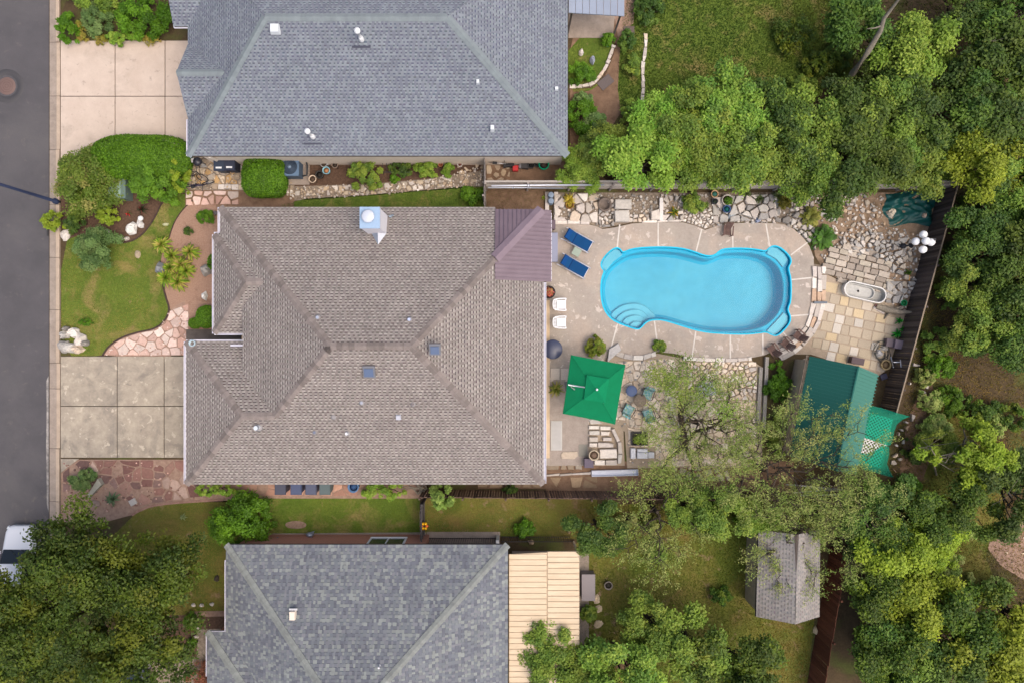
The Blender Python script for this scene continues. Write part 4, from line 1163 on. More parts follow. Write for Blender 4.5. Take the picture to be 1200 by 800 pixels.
stone_field(re_, wp([(1037, 330), (1056, 330), (1056, 356), (1037, 355)]), 0.55, GREY[:2], 34, 'rockery_stone', h=(.12, .3), gap=.03, tilt=.14)
def paver_grid(parent, region, org, ang, rw, cl, pal, seed, name, h=(.05, .07), gap=.02, mat='stone_fine', chamfer=.02, z=0):
    rng = random.Random(seed); R_ = wp(region); o_ = W(*org); ca, sa = math.cos(ang), math.sin(ang)
    y = -8.0
    while y < 8.0:
        hgt = rng.uniform(*rw); x = -9 + rng.uniform(0, .5)
        while x < 9:
            wd = rng.uniform(*cl); cx, cy = x + wd / 2, y + hgt / 2
            X, Y = o_.x + cx * ca - cy * sa, o_.y + cx * sa + cy * ca
            if inside((X, Y), R_):
                q = [(-wd / 2 + gap, -hgt / 2 + gap), (wd / 2 - gap, -hgt / 2 + gap), (wd / 2 - gap, hgt / 2 - gap), (-wd / 2 + gap, hgt / 2 - gap)]
                q = [(a + rng.uniform(-.02, .02), b + rng.uniform(-.02, .02)) for a, b in q]
                q = [(a * ca - b * sa, a * sa + b * ca) for a, b in q]
                c = pal[rng.randrange(len(pal))]; k = rng.uniform(.92, 1.06)
                o = MB().prism(q, 0, z + rng.uniform(*h), chamfer, chamfer * .7, (min(.9, c[0] * k), min(.9, c[1] * k), min(.9, c[2] * k), 1)).build(name, mat, parent)
                o.location = (X, Y, 0)
            x += wd
        y += hgt
pp = bed('paver_patio', [(962, 318), (985, 330), (1040, 346), (1062, 372), (1040, 432), (1030, 440), (950, 415), (930, 415), (948, 385), (958, 350)], 'paver_joint', 0.026)
paver_grid(pp, [(972, 335), (1036, 350), (1056, 372), (1034, 436), (955, 412), (960, 380), (968, 350)], (1000, 380), math.radians(-12), (.5, .62), (.42, .8), [S(200, 186, 164), S(190, 175, 152), S(210, 202, 190), S(184, 170, 150), S(206, 186, 152), S(196, 184, 168)], 35, 'paver', (.045, .055), .028)
paver_grid(re_, [(962, 300), (985, 284), (1045, 305), (1040, 345), (985, 330), (958, 314)], (1000, 315), math.radians(-14), (.3, .38), (.42, .72), [S(178, 166, 152), S(196, 184, 170), S(160, 148, 136), S(186, 176, 160)], 36, 'paver', (.14, .2), .025, 'stone')
ed = bed('stone_edging', [(951, 309), (970, 312), (966, 350), (955, 380), (938, 402), (915, 418), (906, 412), (925, 404), (938, 392), (948, 375), (953, 350)], 'grey_joint', 0.022)
for k, (dx, s_) in enumerate(((2.2, 41), (8, 42), (13.2, 43))):
    block_row(ed, [(951 + dx * 1.0, 312), (951.5 + dx, 335), (950.5 + dx, 355), (946 + dx * .92, 376 + dx * .15), (937 + dx * .75, 392 + dx * .45), (924 + dx * .5, 402 + dx * .75), (909 + dx * .35, 410 + dx * .8)], .25, (.45, .95), PALE[:4] + [S(206, 176, 150)], s_, (.1, .2), gap=.03)
MB().box(W(961.5, 354.5, .25), (.75, .12, .1), 0, S(108, 116, 126)).build('metal_bracket', 'paint', ed)
# flagstones under the tree
uf = bed('flagstone_terrace', [(690, 432), (708, 421), (722, 414), (740, 419), (770, 414), (812, 422), (880, 422), (893, 430), (893, 547), (735, 548), (732, 505), (690, 490)], 'paver_joint', 0.024)
stone_field(uf, wp([(722, 424), (790, 420), (800, 470), (800, 545), (768, 545), (768, 505), (738, 500), (733, 470), (732, 428)]), 0.52, PEACH, 51, h=(.05, .07), gap=.014)
stone_field(uf, wp([(692, 437), (708, 424), (722, 424), (733, 440), (737, 500), (732, 492), (692, 488)]), 0.55, PEACH, 58, h=(.05, .07), gap=.014)
bed('shed_path', [(940, 421), (947, 418), (924, 532), (915, 532)], 'gutter_concrete', .03)
stone_field(uf, wp([(802, 470), (886, 470), (886, 545), (802, 545)]), 0.55, PEACH, 52, h=(.05, .07), gap=.014)
stone_field(uf, wp([(805, 424), (886, 424), (886, 468), (805, 468)]), 0.34, PEACH + PALE[:2], 53, 'cobble', h=(.08, .2), gap=.02, rough=.2, tilt=.1)
stone_field(uf, wp([(735, 500), (768, 506), (768, 523), (737, 523)]), 0.5, PEACH, 54, h=(.05, .07), gap=.014)
block_row(uf, [(722, 414), (736, 419), (752, 419), (768, 414)], .28, (.4, .8), PALE[:4], 55, (.16, .22))
block_row(uf, [(800, 419.5), (818, 421), (860, 422), (880, 420)], .24, (.4, .8), PALE[:3], 56, (.14, .2))
block_row(uf, [(773, 543), (830, 541), (872, 537), (890, 536)], .32, (.6, 1.1), PEACH, 57, (.1, .16))
MB().prism(wp([(713, 409), (724, 402), (727, 410), (711, 424)]), 0, .3, .03, .02, S(192, 188, 186)).build('stone_slab', 'stone', uf)
for x0, x1, y0, y1 in ((886.5, 890.5, 430, 498), (893.5, 897.5, 418, 502)):
    a, b = W((x0 + x1) / 2 + 2, y0), W((x0 + x1) / 2 - 2, y1)
    MB().beam(a + Vector((0, 0, .12)), b + Vector((0, 0, .12)), .2, .22, S(164, 158, 152)).build('timber_sleeper', 'wood', uf)
for q in ([(783, 466), (790, 465), (791, 480), (784, 481)], [(783.5, 482), (791, 481), (791, 497), (783, 497)]):
    MB().prism(wp(q), 0, .28, .03, .02, S(206, 196, 186)).build('stone_slab', 'stone', uf)
for q, c in (([(788 + 27, 452), (823, 450), (826, 460), (817, 463)], S(196, 200, 208)), ([(824, 448), (836, 447), (838, 462), (826, 463)], S(188, 192, 200))):
    MB().prism(wp(q), 0, .3, .08, .06, c, tilt=(.1, .05)).build('boulder', 'stone', uf)
# blocky stone steps below the parasol
sb = bed('stone_steps', [(689, 488), (730, 490), (732, 545), (689, 545)], 'paver_joint', 0.028)
rr = random.Random(5)
for q, h in (([(689.5, 491), (699, 490.6), (706, 496), (692, 496.5)], .1), ([(689.5, 498), (702, 498), (702, 502), (689.5, 502)], .2), ([(703, 498.5), (715, 499), (715, 503), (703, 503)], .2), ([(690, 504), (702, 503.6), (702, 508.6), (690, 508.6)], .25),
             ([(703.5, 504.5), (714, 505), (713, 509), (703.5, 509)], .25), ([(690, 511), (700, 511), (700, 516.6), (690, 516.6)], .3), ([(706, 511.5), (716, 511.5), (716, 515.4), (706, 515.4)], .3), ([(690, 518), (699, 518), (699, 522.6), (690, 522.6)], .3), ([(700, 517.5), (712, 517.5), (718, 519), (718, 523), (700, 523)], .3),
             ([(702, 525), (721.5, 524.5), (722, 535), (702, 535.5)], .4), ([(696, 537.5), (708, 538), (708, 543.5), (696, 543.5)], .3), ([(709, 538), (722, 537.5), (722, 543.5), (709, 543.5)], .3), ([(715.5, 502), (719, 501), (725.5, 515), (722.5, 517)], .35), ([(723, 517), (727, 516.5), (728.5, 530), (723.5, 530)], .35), ([(723.5, 531), (728.6, 531), (727, 541), (723, 542)], .3)):
    MB().prism(wp(q), 0, h, .03, .025, rr.choice(PALE[:4] + GREY[2:3])).build('step_block', 'stone', sb)
# southern path flags
sf = bed('flag_path_south', [(560, 556), (760, 556), (760, 572), (560, 572)], 'mulch_red', 0.02)
stone_field(sf, wp([(640, 544), (682, 544), (682, 549.5), (640, 549.5)]), 0.55, TAN, 61, h=(.05, .08), gap=.04)
stone_field(sf, wp([(560, 560), (700, 558), (700, 571), (560, 571)]), 0.75, [S(170, 146, 118), S(156, 134, 108)], 62, h=(.03, .05), gap=.04, prob=.8)
stone_field(sf, wp([(786, 543), (850, 541), (856, 563), (790, 562)]), 0.62, [S(176, 166, 154), S(162, 152, 140), S(188, 174, 156)], 63, h=(.03, .06), gap=.05, prob=.85)
block_row(sf, [(640, 556.5), (692, 553.5)], .14, (.5, 1.1), PALE[1:4], 64, (.1, .16))
sgp = bed('flag_path_house', [(238, 566), (420, 566), (420, 581), (238, 583)], 'sand_joint', 0.016)
stone_field(sgp, wp([(285, 567), (420, 567), (420, 580.5), (285, 580.5)]), 0.7, [S(190, 150, 130), S(176, 136, 118)], 65, h=(.025, .04), gap=.02, prob=.8)

def pebbles(parent, region, n, size, pal, seed, holes=()):
    rng = random.Random(seed); R_ = wp(region); xs = [p[0] for p in R_]; ys_ = [p[1] for p in R_]; mb = MB(); k = 0
    while k < n:
        p = (rng.uniform(min(xs), max(xs)), rng.uniform(min(ys_), max(ys_))); k += 1
        if not inside(p, R_) or any(inside(p, h_) for h_ in holes): continue
        r = size * rng.uniform(.5, 1.6); m = rng.choice((4, 5, 6)); a0 = rng.uniform(0, 6.28); c = pal[rng.randrange(len(pal))]; q = rng.uniform(.8, 1.15)
        mb.prism([(p[0] + r * rng.uniform(.7, 1.2) * math.cos(a0 + 6.283 * i / m), p[1] + r * rng.uniform(.7, 1.2) * math.sin(a0 + 6.283 * i / m)) for i in range(m)], 0, .03 + r * rng.uniform(.5, 1.1), r * .35, r * .25, (c[0] * q, c[1] * q, c[2] * q, 1))
    return tag(mb.build('pebbles', 'stone', parent), kind='stuff')
pebbles(rk, [(649, 228), (953, 228), (953, 290), (940, 275), (918, 262), (856, 261), (826, 268), (800, 259), (740, 260), (706, 266), (649, 260)], 1500, .065, PALE + GREY, 201)
pebbles(re_, [(950, 228), (1095, 228), (1080, 292), (1062, 370), (1042, 370), (1036, 345), (985, 330), (960, 310)], 1000, .06, GREY + PALE + [S(170, 140, 110)], 202, [wp([(1034, 222), (1098, 222), (1098, 268), (1034, 268)])])
pebbles(uf, [(692, 434), (740, 420), (880, 424), (890, 545), (737, 546), (732, 505), (692, 490)], 900, .06, PEACH + GREY, 203)
pebbles(ps, [(218, 175), (344, 175), (344, 222), (218, 222)], 500, .05, TAN, 204)
pebbles(gpth, [(336, 219), (430, 216), (500, 210), (566, 195), (566, 218), (500, 223), (430, 230), (336, 234)], 1100, .05, TAN + PALE, 205)
pebbles(fc, [(75, 541), (238, 541), (238, 583), (178, 589), (120, 600), (75, 600)], 160, .045, RUST + PINK[:2], 206)
pebbles(pf, [(200, 364), (221, 356), (221, 416), (122, 416), (141, 398), (183, 387)], 350, .04, PINKW, 207)

# ------------------------------------------------------------------ fences: every board a part
def fence(label, a, b, h, cols, seed, bw=0.14, thick=0.025, rail_side=1, gap=0.012, top_rail=True, name='board_fence', posts=True, mat='wood', post_h=.06):
    rng = random.Random(seed)
    A, B = W(*a), W(*b); d = (B - A); ln = d.length; ang = math.atan2(d.y, d.x)
    f = thing(name, label, 'fence', A, ang)
    meshes = []
    for k in range(5):
        hh = h * (1 - .03 * rng.random())
        m_ = MB(); m_.box((0, 0, hh / 2), (bw - gap, thick, hh), 0, cols[k % len(cols)], 1.0)
        meshes.append(m_.build('board', mat, f))
    n = int(ln / bw); first = list(meshes)
    for i in range(n):
        src = meshes[rng.randrange(5)]
        if i < 5: o = first[i]
        else:
            o = bpy.data.objects.new('board', src.data); COL.objects.link(o); o.parent = f
        o.location = ((i + .5) * bw, rng.uniform(-.006, .006), 0); o.rotation_euler = (rng.uniform(-.012, .012), rng.uniform(-.008, .008), 0)
    for z in ([.3, h * .55, h - .25] if top_rail else [.3, h - .2]):
        m_ = MB(); m_.box((ln / 2, rail_side * .05, z), (ln, .05, .09), 0, cols[0]); m_.build('rail', mat, f)
    if posts:
        for k in range(int(ln / 2.4) + 1):
            m_ = MB(); m_.box((min(ln - .05, k * 2.4 + .05), rail_side * .1, h / 2 + post_h / 2), (.1, .1, h + post_h), 0, cols[-1]); m_.build('post', mat, f)
    return f
DARKW = [S(92, 82, 80), S(78, 70, 68), S(100, 90, 86), S(70, 62, 60), S(88, 78, 74)]
fe = fence('tall dark weathered board fence between rock garden and woodland', (1100.5, 221), (1030, 482), 1.76, DARKW, 71, rail_side=1)
mb = MB(); ln = (W(1030, 482) - W(1100.5, 221)).length; mb.box((ln / 2, 0, 1.79), (ln, .07, .035), 0, S(150, 134, 116)); mb.build('cap_rail', 'wood', fe)
GREYW = [S(170, 160, 152), S(156, 146, 138), S(180, 170, 160), S(146, 136, 130), S(162, 152, 146)]
fn = fence('weathered grey board fence behind the pool rockery', (569, 221.5), (1102, 221.5), 1.8, GREYW, 72, bw=.3, rail_side=-1)
for z, o_ in ((1.83, .0), (1.4, -.09), (.9, -.09)):
    MB().box((26.6 / 2, o_, z), (26.6, .11, .04), 0, S(178, 170, 162)).build('cap_rail', 'wood', fn)
fsd = fence('dark brown picket fence between the southern lawn and brown house', (496, 573), (925, 577), 2.0, [S(104, 84, 74), S(88, 70, 64), S(116, 96, 84), S(78, 62, 58), S(98, 80, 72)], 73, bw=.15, rail_side=-1, gap=.035)
fence('short dark board fence closing the passage beside brick house', (497, 582), (497, 626), 1.75, [S(86, 82, 82), S(74, 70, 70)], 74, bw=.14, rail_side=1)
fence('narrow pale grey fence panel between two side gardens', (569.5, 187), (569.5, 245), 1.6, GREYW, 75, bw=.2, rail_side=-1)
fence('reddish brown board fence beside the grey shed', (973, 640), (944, 812), 2.0, [S(112, 70, 54), S(98, 60, 46), S(122, 78, 60)], 76, bw=.2, rail_side=1)
def iron_fence(label, a, b, h):
    A, B = W(*a), W(*b); d = B - A; ln = d.length
    f = thing('iron_railing', label, 'railing', A, math.atan2(d.y, d.x))
    src = None
    for i in range(int(ln / .13)):
        if src is None:
            m_ = MB(); m_.tube([(0, 0, 0), (0, 0, h)], .012, 5, S(58, 52, 56)); src = o = m_.build('bar', 'paint', f)
        else: o = bpy.data.objects.new('bar', src.data); COL.objects.link(o); o.parent = f
        o.location = (.06 + i * .13, 0, 0)
    for z in (.12, h - .05):
        m_ = MB(); m_.box((ln / 2, 0, z), (ln, .035, .035), 0, S(58, 52, 56)); m_.build('rail', 'paint', f)
    return f
iron_fence('dark iron railing on concrete strip beside grey roof', (501, 629.5), (585, 629.5), 1.25)
iron_fence('dark iron railing beside cream patio cover', (588, 628), (668, 628), 1.1)
# ------------------------------------------------------------------ plants
def F(r, g, b, k=1.08): return np.array(S(min(255, r * 1.06), g, b * .86, k)[:3])
PAL = {
    'oak':    [F(74, 106, 34), F(90, 120, 38), F(60, 90, 30), F(112, 130, 42), F(54, 82, 30)],
    'dark':   [F(62, 92, 40), F(78, 108, 44), F(52, 78, 36), F(92, 118, 48)],
    'mid':    [F(98, 132, 58), F(118, 150, 62), F(82, 116, 52), F(132, 156, 70)],
    'bright': [F(108, 148, 56), F(124, 160, 66), F(94, 134, 48), F(136, 166, 76)],
    'yellow': [F(124, 150, 44), F(138, 162, 52), F(108, 138, 40), F(120, 144, 48)],
    'olive':  [F(136, 160, 96), F(152, 170, 110), F(120, 150, 82), F(112, 148, 70), F(164, 174, 122)],
    'hedge':  [F(82, 128, 26), F(70, 114, 22), F(94, 140, 34), F(60, 100, 20)],
    'sage':   [F(88, 122, 76), F(104, 136, 88), F(76, 108, 66), F(112, 140, 94)],
    'grassy': [F(150, 150, 70), F(130, 144, 60), F(166, 156, 90)],
}
def hsv_noise(P, rng, sc):
    f = np.zeros(len(P))
    for _ in range(5):
        d = rng.normal(size=3) * sc; f += np.sin(P @ d + rng.uniform(0, 6.28))
    return f / 5
def foliage(rng, centers, radii, n, size, pal, aspect=.6, up=.95, shell=.2, colvar=.16, squash=.8):
    centers, radii = np.array(centers), np.array(radii)
    w = radii ** 2; idx = rng.choice(len(centers), n, p=w / w.sum())
    d = norm(rng.normal(size=(n, 3)) + np.array([0, 0, .25]))
    rr_ = radii[idx] * (shell + (1 - shell) * rng.random(n)) ** .6
    p = centers[idx] + d * rr_[:, None] * np.array([1, 1, squash]) + rng.normal(size=(n, 3)) * (radii[idx] * .22)[:, None]
    nrm = norm(d * .5 + np.array([0, 0, up]) + rng.normal(size=(n, 3)) * .45)
    q = leaf_quads(rng, p, nrm, size, aspect)
    pal = np.array(pal); cb = rng.integers(0, len(pal), len(centers))
    base = pal[cb[idx]] * .7 + pal[rng.integers(0, len(pal), n)] * .3
    ck = rng.uniform(1 - colvar, 1 + colvar, len(centers))[idx] * rng.uniform(1 - colvar * .7, 1 + colvar * .7, n)
    return q, base * ck[:, None]
def crown_clumps(rng, R, H, n, cr, lobes=5):
    """clump centres filling a lumpy dome of radius R and height H (base z=0)"""
    C, r = [], []
    ph = rng.uniform(0, 6.28, 4)
    while len(C) < n:
        a = rng.uniform(0, 2 * math.pi); t = math.sqrt(rng.random()) * .9
        edge = R * (1 + .16 * math.sin(lobes * a + ph[0]) + .1 * math.sin((lobes + 3) * a + ph[1]))
        x, y = edge * t * math.cos(a), edge * t * math.sin(a)
        top = H * math.sqrt(max(0.02, 1 - (t * .94) ** 2))
        z = top * (rng.random() ** .35) * (1 + .12 * math.sin(3 * a + ph[2] + 4 * t))
        rb = R * rng.uniform(.16, .3)                       # a bough: a handful of clumps close together
        for _ in range(int(rng.integers(4, 9))):
            v = rng.normal(size=3); v /= np.linalg.norm(v)
            C.append((x + v[0] * rb * .8, y + v[1] * rb * .8, max(.05, z + (abs(v[2]) * .9 - .35) * rb))); r.append(cr * rng.uniform(.55, 1.1))
    return C, r
def limb(mb, rng, a, b, r0, r1, n=5, seg=5, wob=.08, col=None):
    a, b = Vector(a), Vector(b); ln = (b - a).length; pts, rad = [], []
    for i in range(seg + 1):
        t = i / seg; p = a.lerp(b, t)
        if 0 < i < seg: p += Vector(rng.normal(size=3) * wob * ln)
        p.z += math.sin(t * math.pi) * .06 * ln
        pts.append(p); rad.append(r0 + (r1 - r0) * t)
    mb.tube(pts, rad, n, col); return pts
def make_tree(name, label, cat, seed, R, H, trunk_h, n_clumps, n_leaves, size, pal, group=None, cr=None, bark='bark', aspect=.55, limbs=9, leafmat='leaf'):
    rng = np.random.default_rng(seed)
    t = thing(name, label, cat, (0, 0, 0), 0, group)
    C, r = crown_clumps(rng, R, H, n_clumps, cr or R * .2)
    q, c = foliage(rng, C, r, n_leaves, size, PAL[pal] if isinstance(pal, str) else pal, aspect)
    q[:, :, 2] += trunk_h
    quads_object('crown', q, c, leafmat, t)
    mb = MB()
    fork = Vector((rng.normal() * .1, rng.normal() * .1, trunk_h * .8))
    limb(mb, rng, (0, 0, -.05), fork, R * .06, R * .045, 8, 4, .03)
    for k in rng.choice(len(C), min(limbs, len(C)), replace=False):
        p = C[k]; pts = limb(mb, rng, fork, (p[0] * .9, p[1] * .9, p[2] * .85 + trunk_h), R * .035, R * .008, 5, 5, .05)
        for _ in range(2):
            e = pts[3] + Vector(rng.normal(size=3) * R * .22); limb(mb, rng, pts[3], e, R * .012, R * .004, 4, 3, .06)
    mb.build('trunk', bark, t)
    return t
def place(o, px, py, z=0., rz=0., s=1.0, label=None, group=None, sz=None):
    o.location = W(px, py, z).xy.to_3d(); o.rotation_euler = (0, 0, rz); o.scale = (s, s, sz or s)
    if label: o['label'] = label
    if group: o['group'] = group
    return o

# --- woodland prototypes, then copies
prot = {}
SPEC = {'dark': ('dark', .085), 'dark2': ('dark', .09), 'mid': ('mid', .085), 'mid2': ('mid', .09), 'bright': ('bright', .09), 'bright2': ('bright', .085), 'yellow': ('yellow', .085), 'oak': ('oak', .085), 'sage': ('sage', .075)}
WORD = {'dark': 'dense dark green tree', 'mid': 'leafy mid green tree', 'bright': 'bright fresh green tree', 'yellow': 'yellow green tree', 'oak': 'olive green oak tree', 'sage': 'greyish green tree'}
used = {}
R0 = 2.3
LAND = {'NF': [(667, 'golden grass pot'), (708, 'dark stone bowl'), (735, 'large rockery slabs'), (789, 'spiky rockery plant'), (836, 'terracotta pot'), (851, 'ring planter'), (888, 'dark yuccas'), (925, 'olive rockery shrub'), (962, 'deep green sago palm'), (1010, 'rock garden'), (1066, 'tarpaulin'), (1105, 'fence corner')],
        'EF': [(230, 'tarpaulin'), (285, 'globe lamp'), (340, 'oval basin'), (380, 'driftwood log'), (415, 'garden hose'), (470, 'rubble strip'), (530, 'torn green net'), (590, 'pale dead branches')]}
def spot(where, px, py):
    if where in (NF, NW_):
        n = min(LAND['NF'], key=lambda t: abs(t[0] - px))[1]
        return ('overhanging the grey fence opposite the ' if where == NF else 'in the thicket behind the fence near the ') + n
    if where == EF: return 'behind the board fence level with the ' + min(LAND['EF'], key=lambda t: abs(t[0] - py))[1]
    if where == SF:
        return 'in the southern woodland ' + ('beside the red brown fence' if px < 1050 and py > 660 else 'beside the bare clearing' if px > 1140 else 'just beyond the torn net' if py < 630 else 'between the clearing and the red brown fence')
    if where == SY: return 'in the southern yard ' + ('at the picket fence' if py < 640 else 'beside the cream patio cover' if px < 750 else 'in the middle of the grass')
    return where
def wood_tree(kind, px, py, rpx, where, seed, zc=None, sz=None):
    """a woodland tree whose crown centre is seen at (px,py) with radius rpx; where = words for its label"""
    R = rpx * PX * 1.0
    s_ = R / R0
    zc = zc if zc is not None else 3.4 * s_
    rng = random.Random(seed)
    base = kind.rstrip('2'); where = spot(where, px, py)
    lab = WORD[base] + ' ' + where; grp = WORD[base] + 's ' + where
    if kind not in prot:
        pal, sz_ = SPEC[kind]
        o = make_tree('woodland_tree', lab, 'tree', 900 + sum(map(ord, kind)), R0, 2.3, 2.0, 95, 13000, sz_, pal, grp, cr=.5)
        prot[kind] = o
    else:
        o = copy_tree(prot[kind])
    place(o, px, py, zc, rng.uniform(0, 6.28), s_, lab, grp, (sz or s_))
    return o
NF = 'overhanging the grey fence behind the pool'
NW_ = 'in the thicket north of the grey fence'
EF = 'in the woodland behind the dark board fence'
SF = 'beyond the shed in the southern woodland'
SY = 'in the grassy yard south of the picket fence'
rows = [
 ('bright', 745, 199, 44, NF), ('mid', 712, 173, 30, NF), ('bright2', 788, 164, 40, NF), ('mid2', 828, 176, 40, NF), ('mid', 872, 178, 42, NF), ('mid2', 912, 183, 40, NF), ('bright', 850, 151, 40, NF), ('mid', 950, 191, 38, NF), ('dark', 985, 195, 44, NF), ('dark2', 1030, 199, 42, NF), ('mid2', 1068, 191, 38, NF), ('mid', 1103, 177, 30, NF), ('mid', 1040, 175, 36, NF),
 ('bright2', 775, 148, 40, NW_), ('mid', 815, 140, 42, NW_), ('mid2', 860, 130, 44, NW_), ('dark', 905, 140, 44, NW_), ('mid2', 950, 150, 44, NW_), ('dark2', 995, 140, 46, NW_), ('mid', 1040, 130, 44, NW_), ('dark', 1090, 125, 46, NW_), ('dark2', 1140, 120, 46, NW_), ('dark', 1190, 130, 50, NW_),
 ('bright', 1080, 72, 46, NW_), ('dark', 1030, 90, 34, NW_), ('dark2', 1175, 75, 50, NW_), ('dark2', 1010, 20, 44, NW_), ('dark', 1200, 20, 50, NW_), ('dark', 1130, 10, 40, NW_),
 ('yellow', 1151, 183, 44, NF), ('mid', 1196, 215, 40, EF),
 ('dark', 1166, 255, 40, EF), ('dark2', 1208, 270, 46, EF), ('dark', 1156, 300, 38, EF), ('mid', 1146, 335, 34, EF), ('dark2', 1196, 330, 44, EF), ('mid2', 1171, 372, 38, EF), ('dark', 1216, 390, 44, EF), ('mid', 1134, 385, 28, EF),
 ('dark', 1196, 575, 44, EF), ('mid', 1101, 520, 24, EF), ('oak', 1136, 595, 36, EF),
 ('dark', 1030, 600, 40, SF), ('oak', 1075, 612, 38, SF), ('dark2', 1030, 640, 36, SF), ('yellow', 1055, 655, 44, SF), ('yellow', 1095, 640, 34, SF), ('oak', 1038, 700, 40, SF), ('yellow', 1075, 705, 46, SF), ('oak', 1120, 735, 48, SF), ('dark', 1060, 760, 42, SF), ('oak', 1036, 780, 42, SF), ('yellow', 1170, 770, 52, SF), ('dark2', 1120, 790, 46, SF), ('oak', 1200, 725, 46, SF), ('mid', 1070, 800, 44, SF),
 ('dark', 702, 622, 32, SY), ('mid', 850, 604, 34, SY), ('mid2', 812, 600, 28, SY), ('bright', 900, 606, 26, SY), ('mid', 760, 730, 34, SY), ('mid2', 815, 765, 44, SY), ('oak', 868, 780, 48, SY), ('mid', 730, 785, 46, SY), ('mid2', 690, 790, 34, SY),
]
for i, r in enumerate(rows): wood_tree(*r, seed=i)
wood_tree('mid', 645, 768, 32, 'leaning over the cream patio cover', 950, zc=4.2)
wood_tree('mid2', 652, 800, 36, 'leaning over the cream patio cover', 953, zc=4.0)
yt = make_tree('mesquite_tree', 'open yellow green tree with pale dead branches behind torn net', 'tree', 79, 2.3, 2.2, 1.8, 62, 9500, .08, 'yellow', cr=.34, limbs=12, bark='bark_pale'); place(yt, 1142, 535, 3.0)
wood_tree('mid2', 695, 188, 26, 'beside the corner of the blue grey roof', 951)
wood_tree('bright2', 676, 196, 27, 'beside the corner of the blue grey roof', 952)

# --- the big oak by the street
oak = make_tree('oak_tree', 'huge spreading oak tree over the street and white car', 'tree', 77, 5.1, 4.6, 3.0, 460, 92000, .08, [c * .78 for c in PAL['oak']], cr=.62, limbs=16)
place(oak, 106, 712, 5.0, 0, 1.0)
oak2 = make_tree('oak_tree', 'tree with yellowing leaves at the kerb beside white car', 'tree', 78, 2.6, 2.6, 2.4, 90, 13000, .095, 'oak', cr=.5, limbs=9)
place(oak2, 0, 775, 4.2, 0, 1.15)

# --- feathery tree by the pool
def feathery(name, label, seed, base, trunk_h, spread, n_limb, leaves_per, pal, size, dirs=None, lift=.35, aspect=.3, tw=14, rad=.13):
    rng = np.random.default_rng(seed)
    t = thing(name, label, 'tree', base)
    mb = MB(); sprays = []
    fork = Vector((0, 0, trunk_h))
    limb(mb, rng, (0, 0, -.05), fork, rad, rad * .7, 8, 5, .05)
    for k in range(n_limb):
        a = dirs[k][0] if dirs else 2 * math.pi * (k + rng.uniform(-.3, .3)) / n_limb
        ln = dirs[k][1] if dirs else spread * rng.uniform(.75, 1.05)
        e = fork + Vector((math.cos(a) * ln, math.sin(a) * ln, ln * lift * rng.uniform(.7, 1.3)))
        pts = limb(mb, rng, fork + Vector((rng.normal() * .5, rng.normal() * .5, rng.uniform(-.9, .2))), e, rad * .38, rad * .1, 6, 8, .07)
        for j in range(2, 9):
            for _ in range(2):
                p = pts[min(j, 8)]; aa = a + rng.choice([-1, 1]) * rng.uniform(.3, 1.3); l2 = ln * rng.uniform(.2, .42) * (1.25 - j / 12)
                q = p + Vector((math.cos(aa) * l2, math.sin(aa) * l2, l2 * rng.uniform(-.1, .5)))
                sub = limb(mb, rng, p, q, rad * .16, rad * .05, 4, 4, .07)
                for _ in range(tw // 4):
                    s0 = sub[rng.integers(1, 5)]; ab = aa + rng.normal() * .9; l3 = rng.uniform(.35, 1.0)
                    s1 = s0 + Vector((math.cos(ab) * l3, math.sin(ab) * l3, l3 * rng.uniform(-.25, .4)))
                    limb(mb, rng, s0, s1, rad * .05, rad * .02, 3, 2, .06)
                    sprays.append((s0, s1))
    mb.build('trunk', 'bark', t)
    A = np.array([s_[0][:] for s_ in sprays]); B = np.array([s_[1][:] for s_ in sprays])
    m = len(A) * leaves_per; idx = rng.integers(0, len(A), m); tt = rng.uniform(.1, 1.1, m)[:, None]
    P = A[idx] + (B[idx] - A[idx]) * tt + rng.normal(size=(m, 3)) * .09
    nrm = norm(rng.normal(size=(m, 3)) * .6 + np.array([0, 0, .8]))
    q = leaf_quads(rng, P, nrm, size, aspect, .4)
    pal = np.array(PAL[pal]); sc = rng.integers(0, len(pal), len(A))
    c = (pal[sc[idx]] * .6 + pal[rng.integers(0, len(pal), m)] * .4) * rng.uniform(.82, 1.18, m)[:, None]
    quads_object('crown', q, c, 'leaf_still', t)
    return t
feathery('feathery_tree', 'feathery olive green tree spreading between pool and flagstones', 31, W(806, 492), 2.3, 3.4, 9, 34, 'olive', .055, dirs=[(.1, 2.6), (.8, 2.8), (1.5, 2.9), (2.2, 2.8), (2.9, 2.4), (3.9, 2.0), (4.7, 2.3), (5.3, 2.2), (5.9, 2.4)])
feathery('feathery_tree', 'feathery tree with twisted dark limbs leaning over teal shed', 32, W(876, 540), 3.0, 4.0, 10, 44, 'olive', .052, dirs=[(-.1, 4.2), (.2, 4.6), (.5, 4.8), (.85, 4.2), (1.3, 3.4), (2.0, 2.6), (2.7, 2.4), (3.3, 2.8), (5.4, 2.4), (5.9, 3.4)])
feathery('feathery_tree', 'pale feathery tree growing against the picket fence', 33, W(762, 590), 2.0, 2.8, 7, 30, 'olive', .055)
feathery('feathery_tree', 'pale feathery tree beside the metal poles', 34, W(905, 612), 2.2, 3.0, 7, 30, 'olive', .055)
feathery('feathery_tree', 'pale feathery tree above the grey shed roof', 35, W(978, 606), 2.6, 2.3, 7, 26, 'olive', .055)
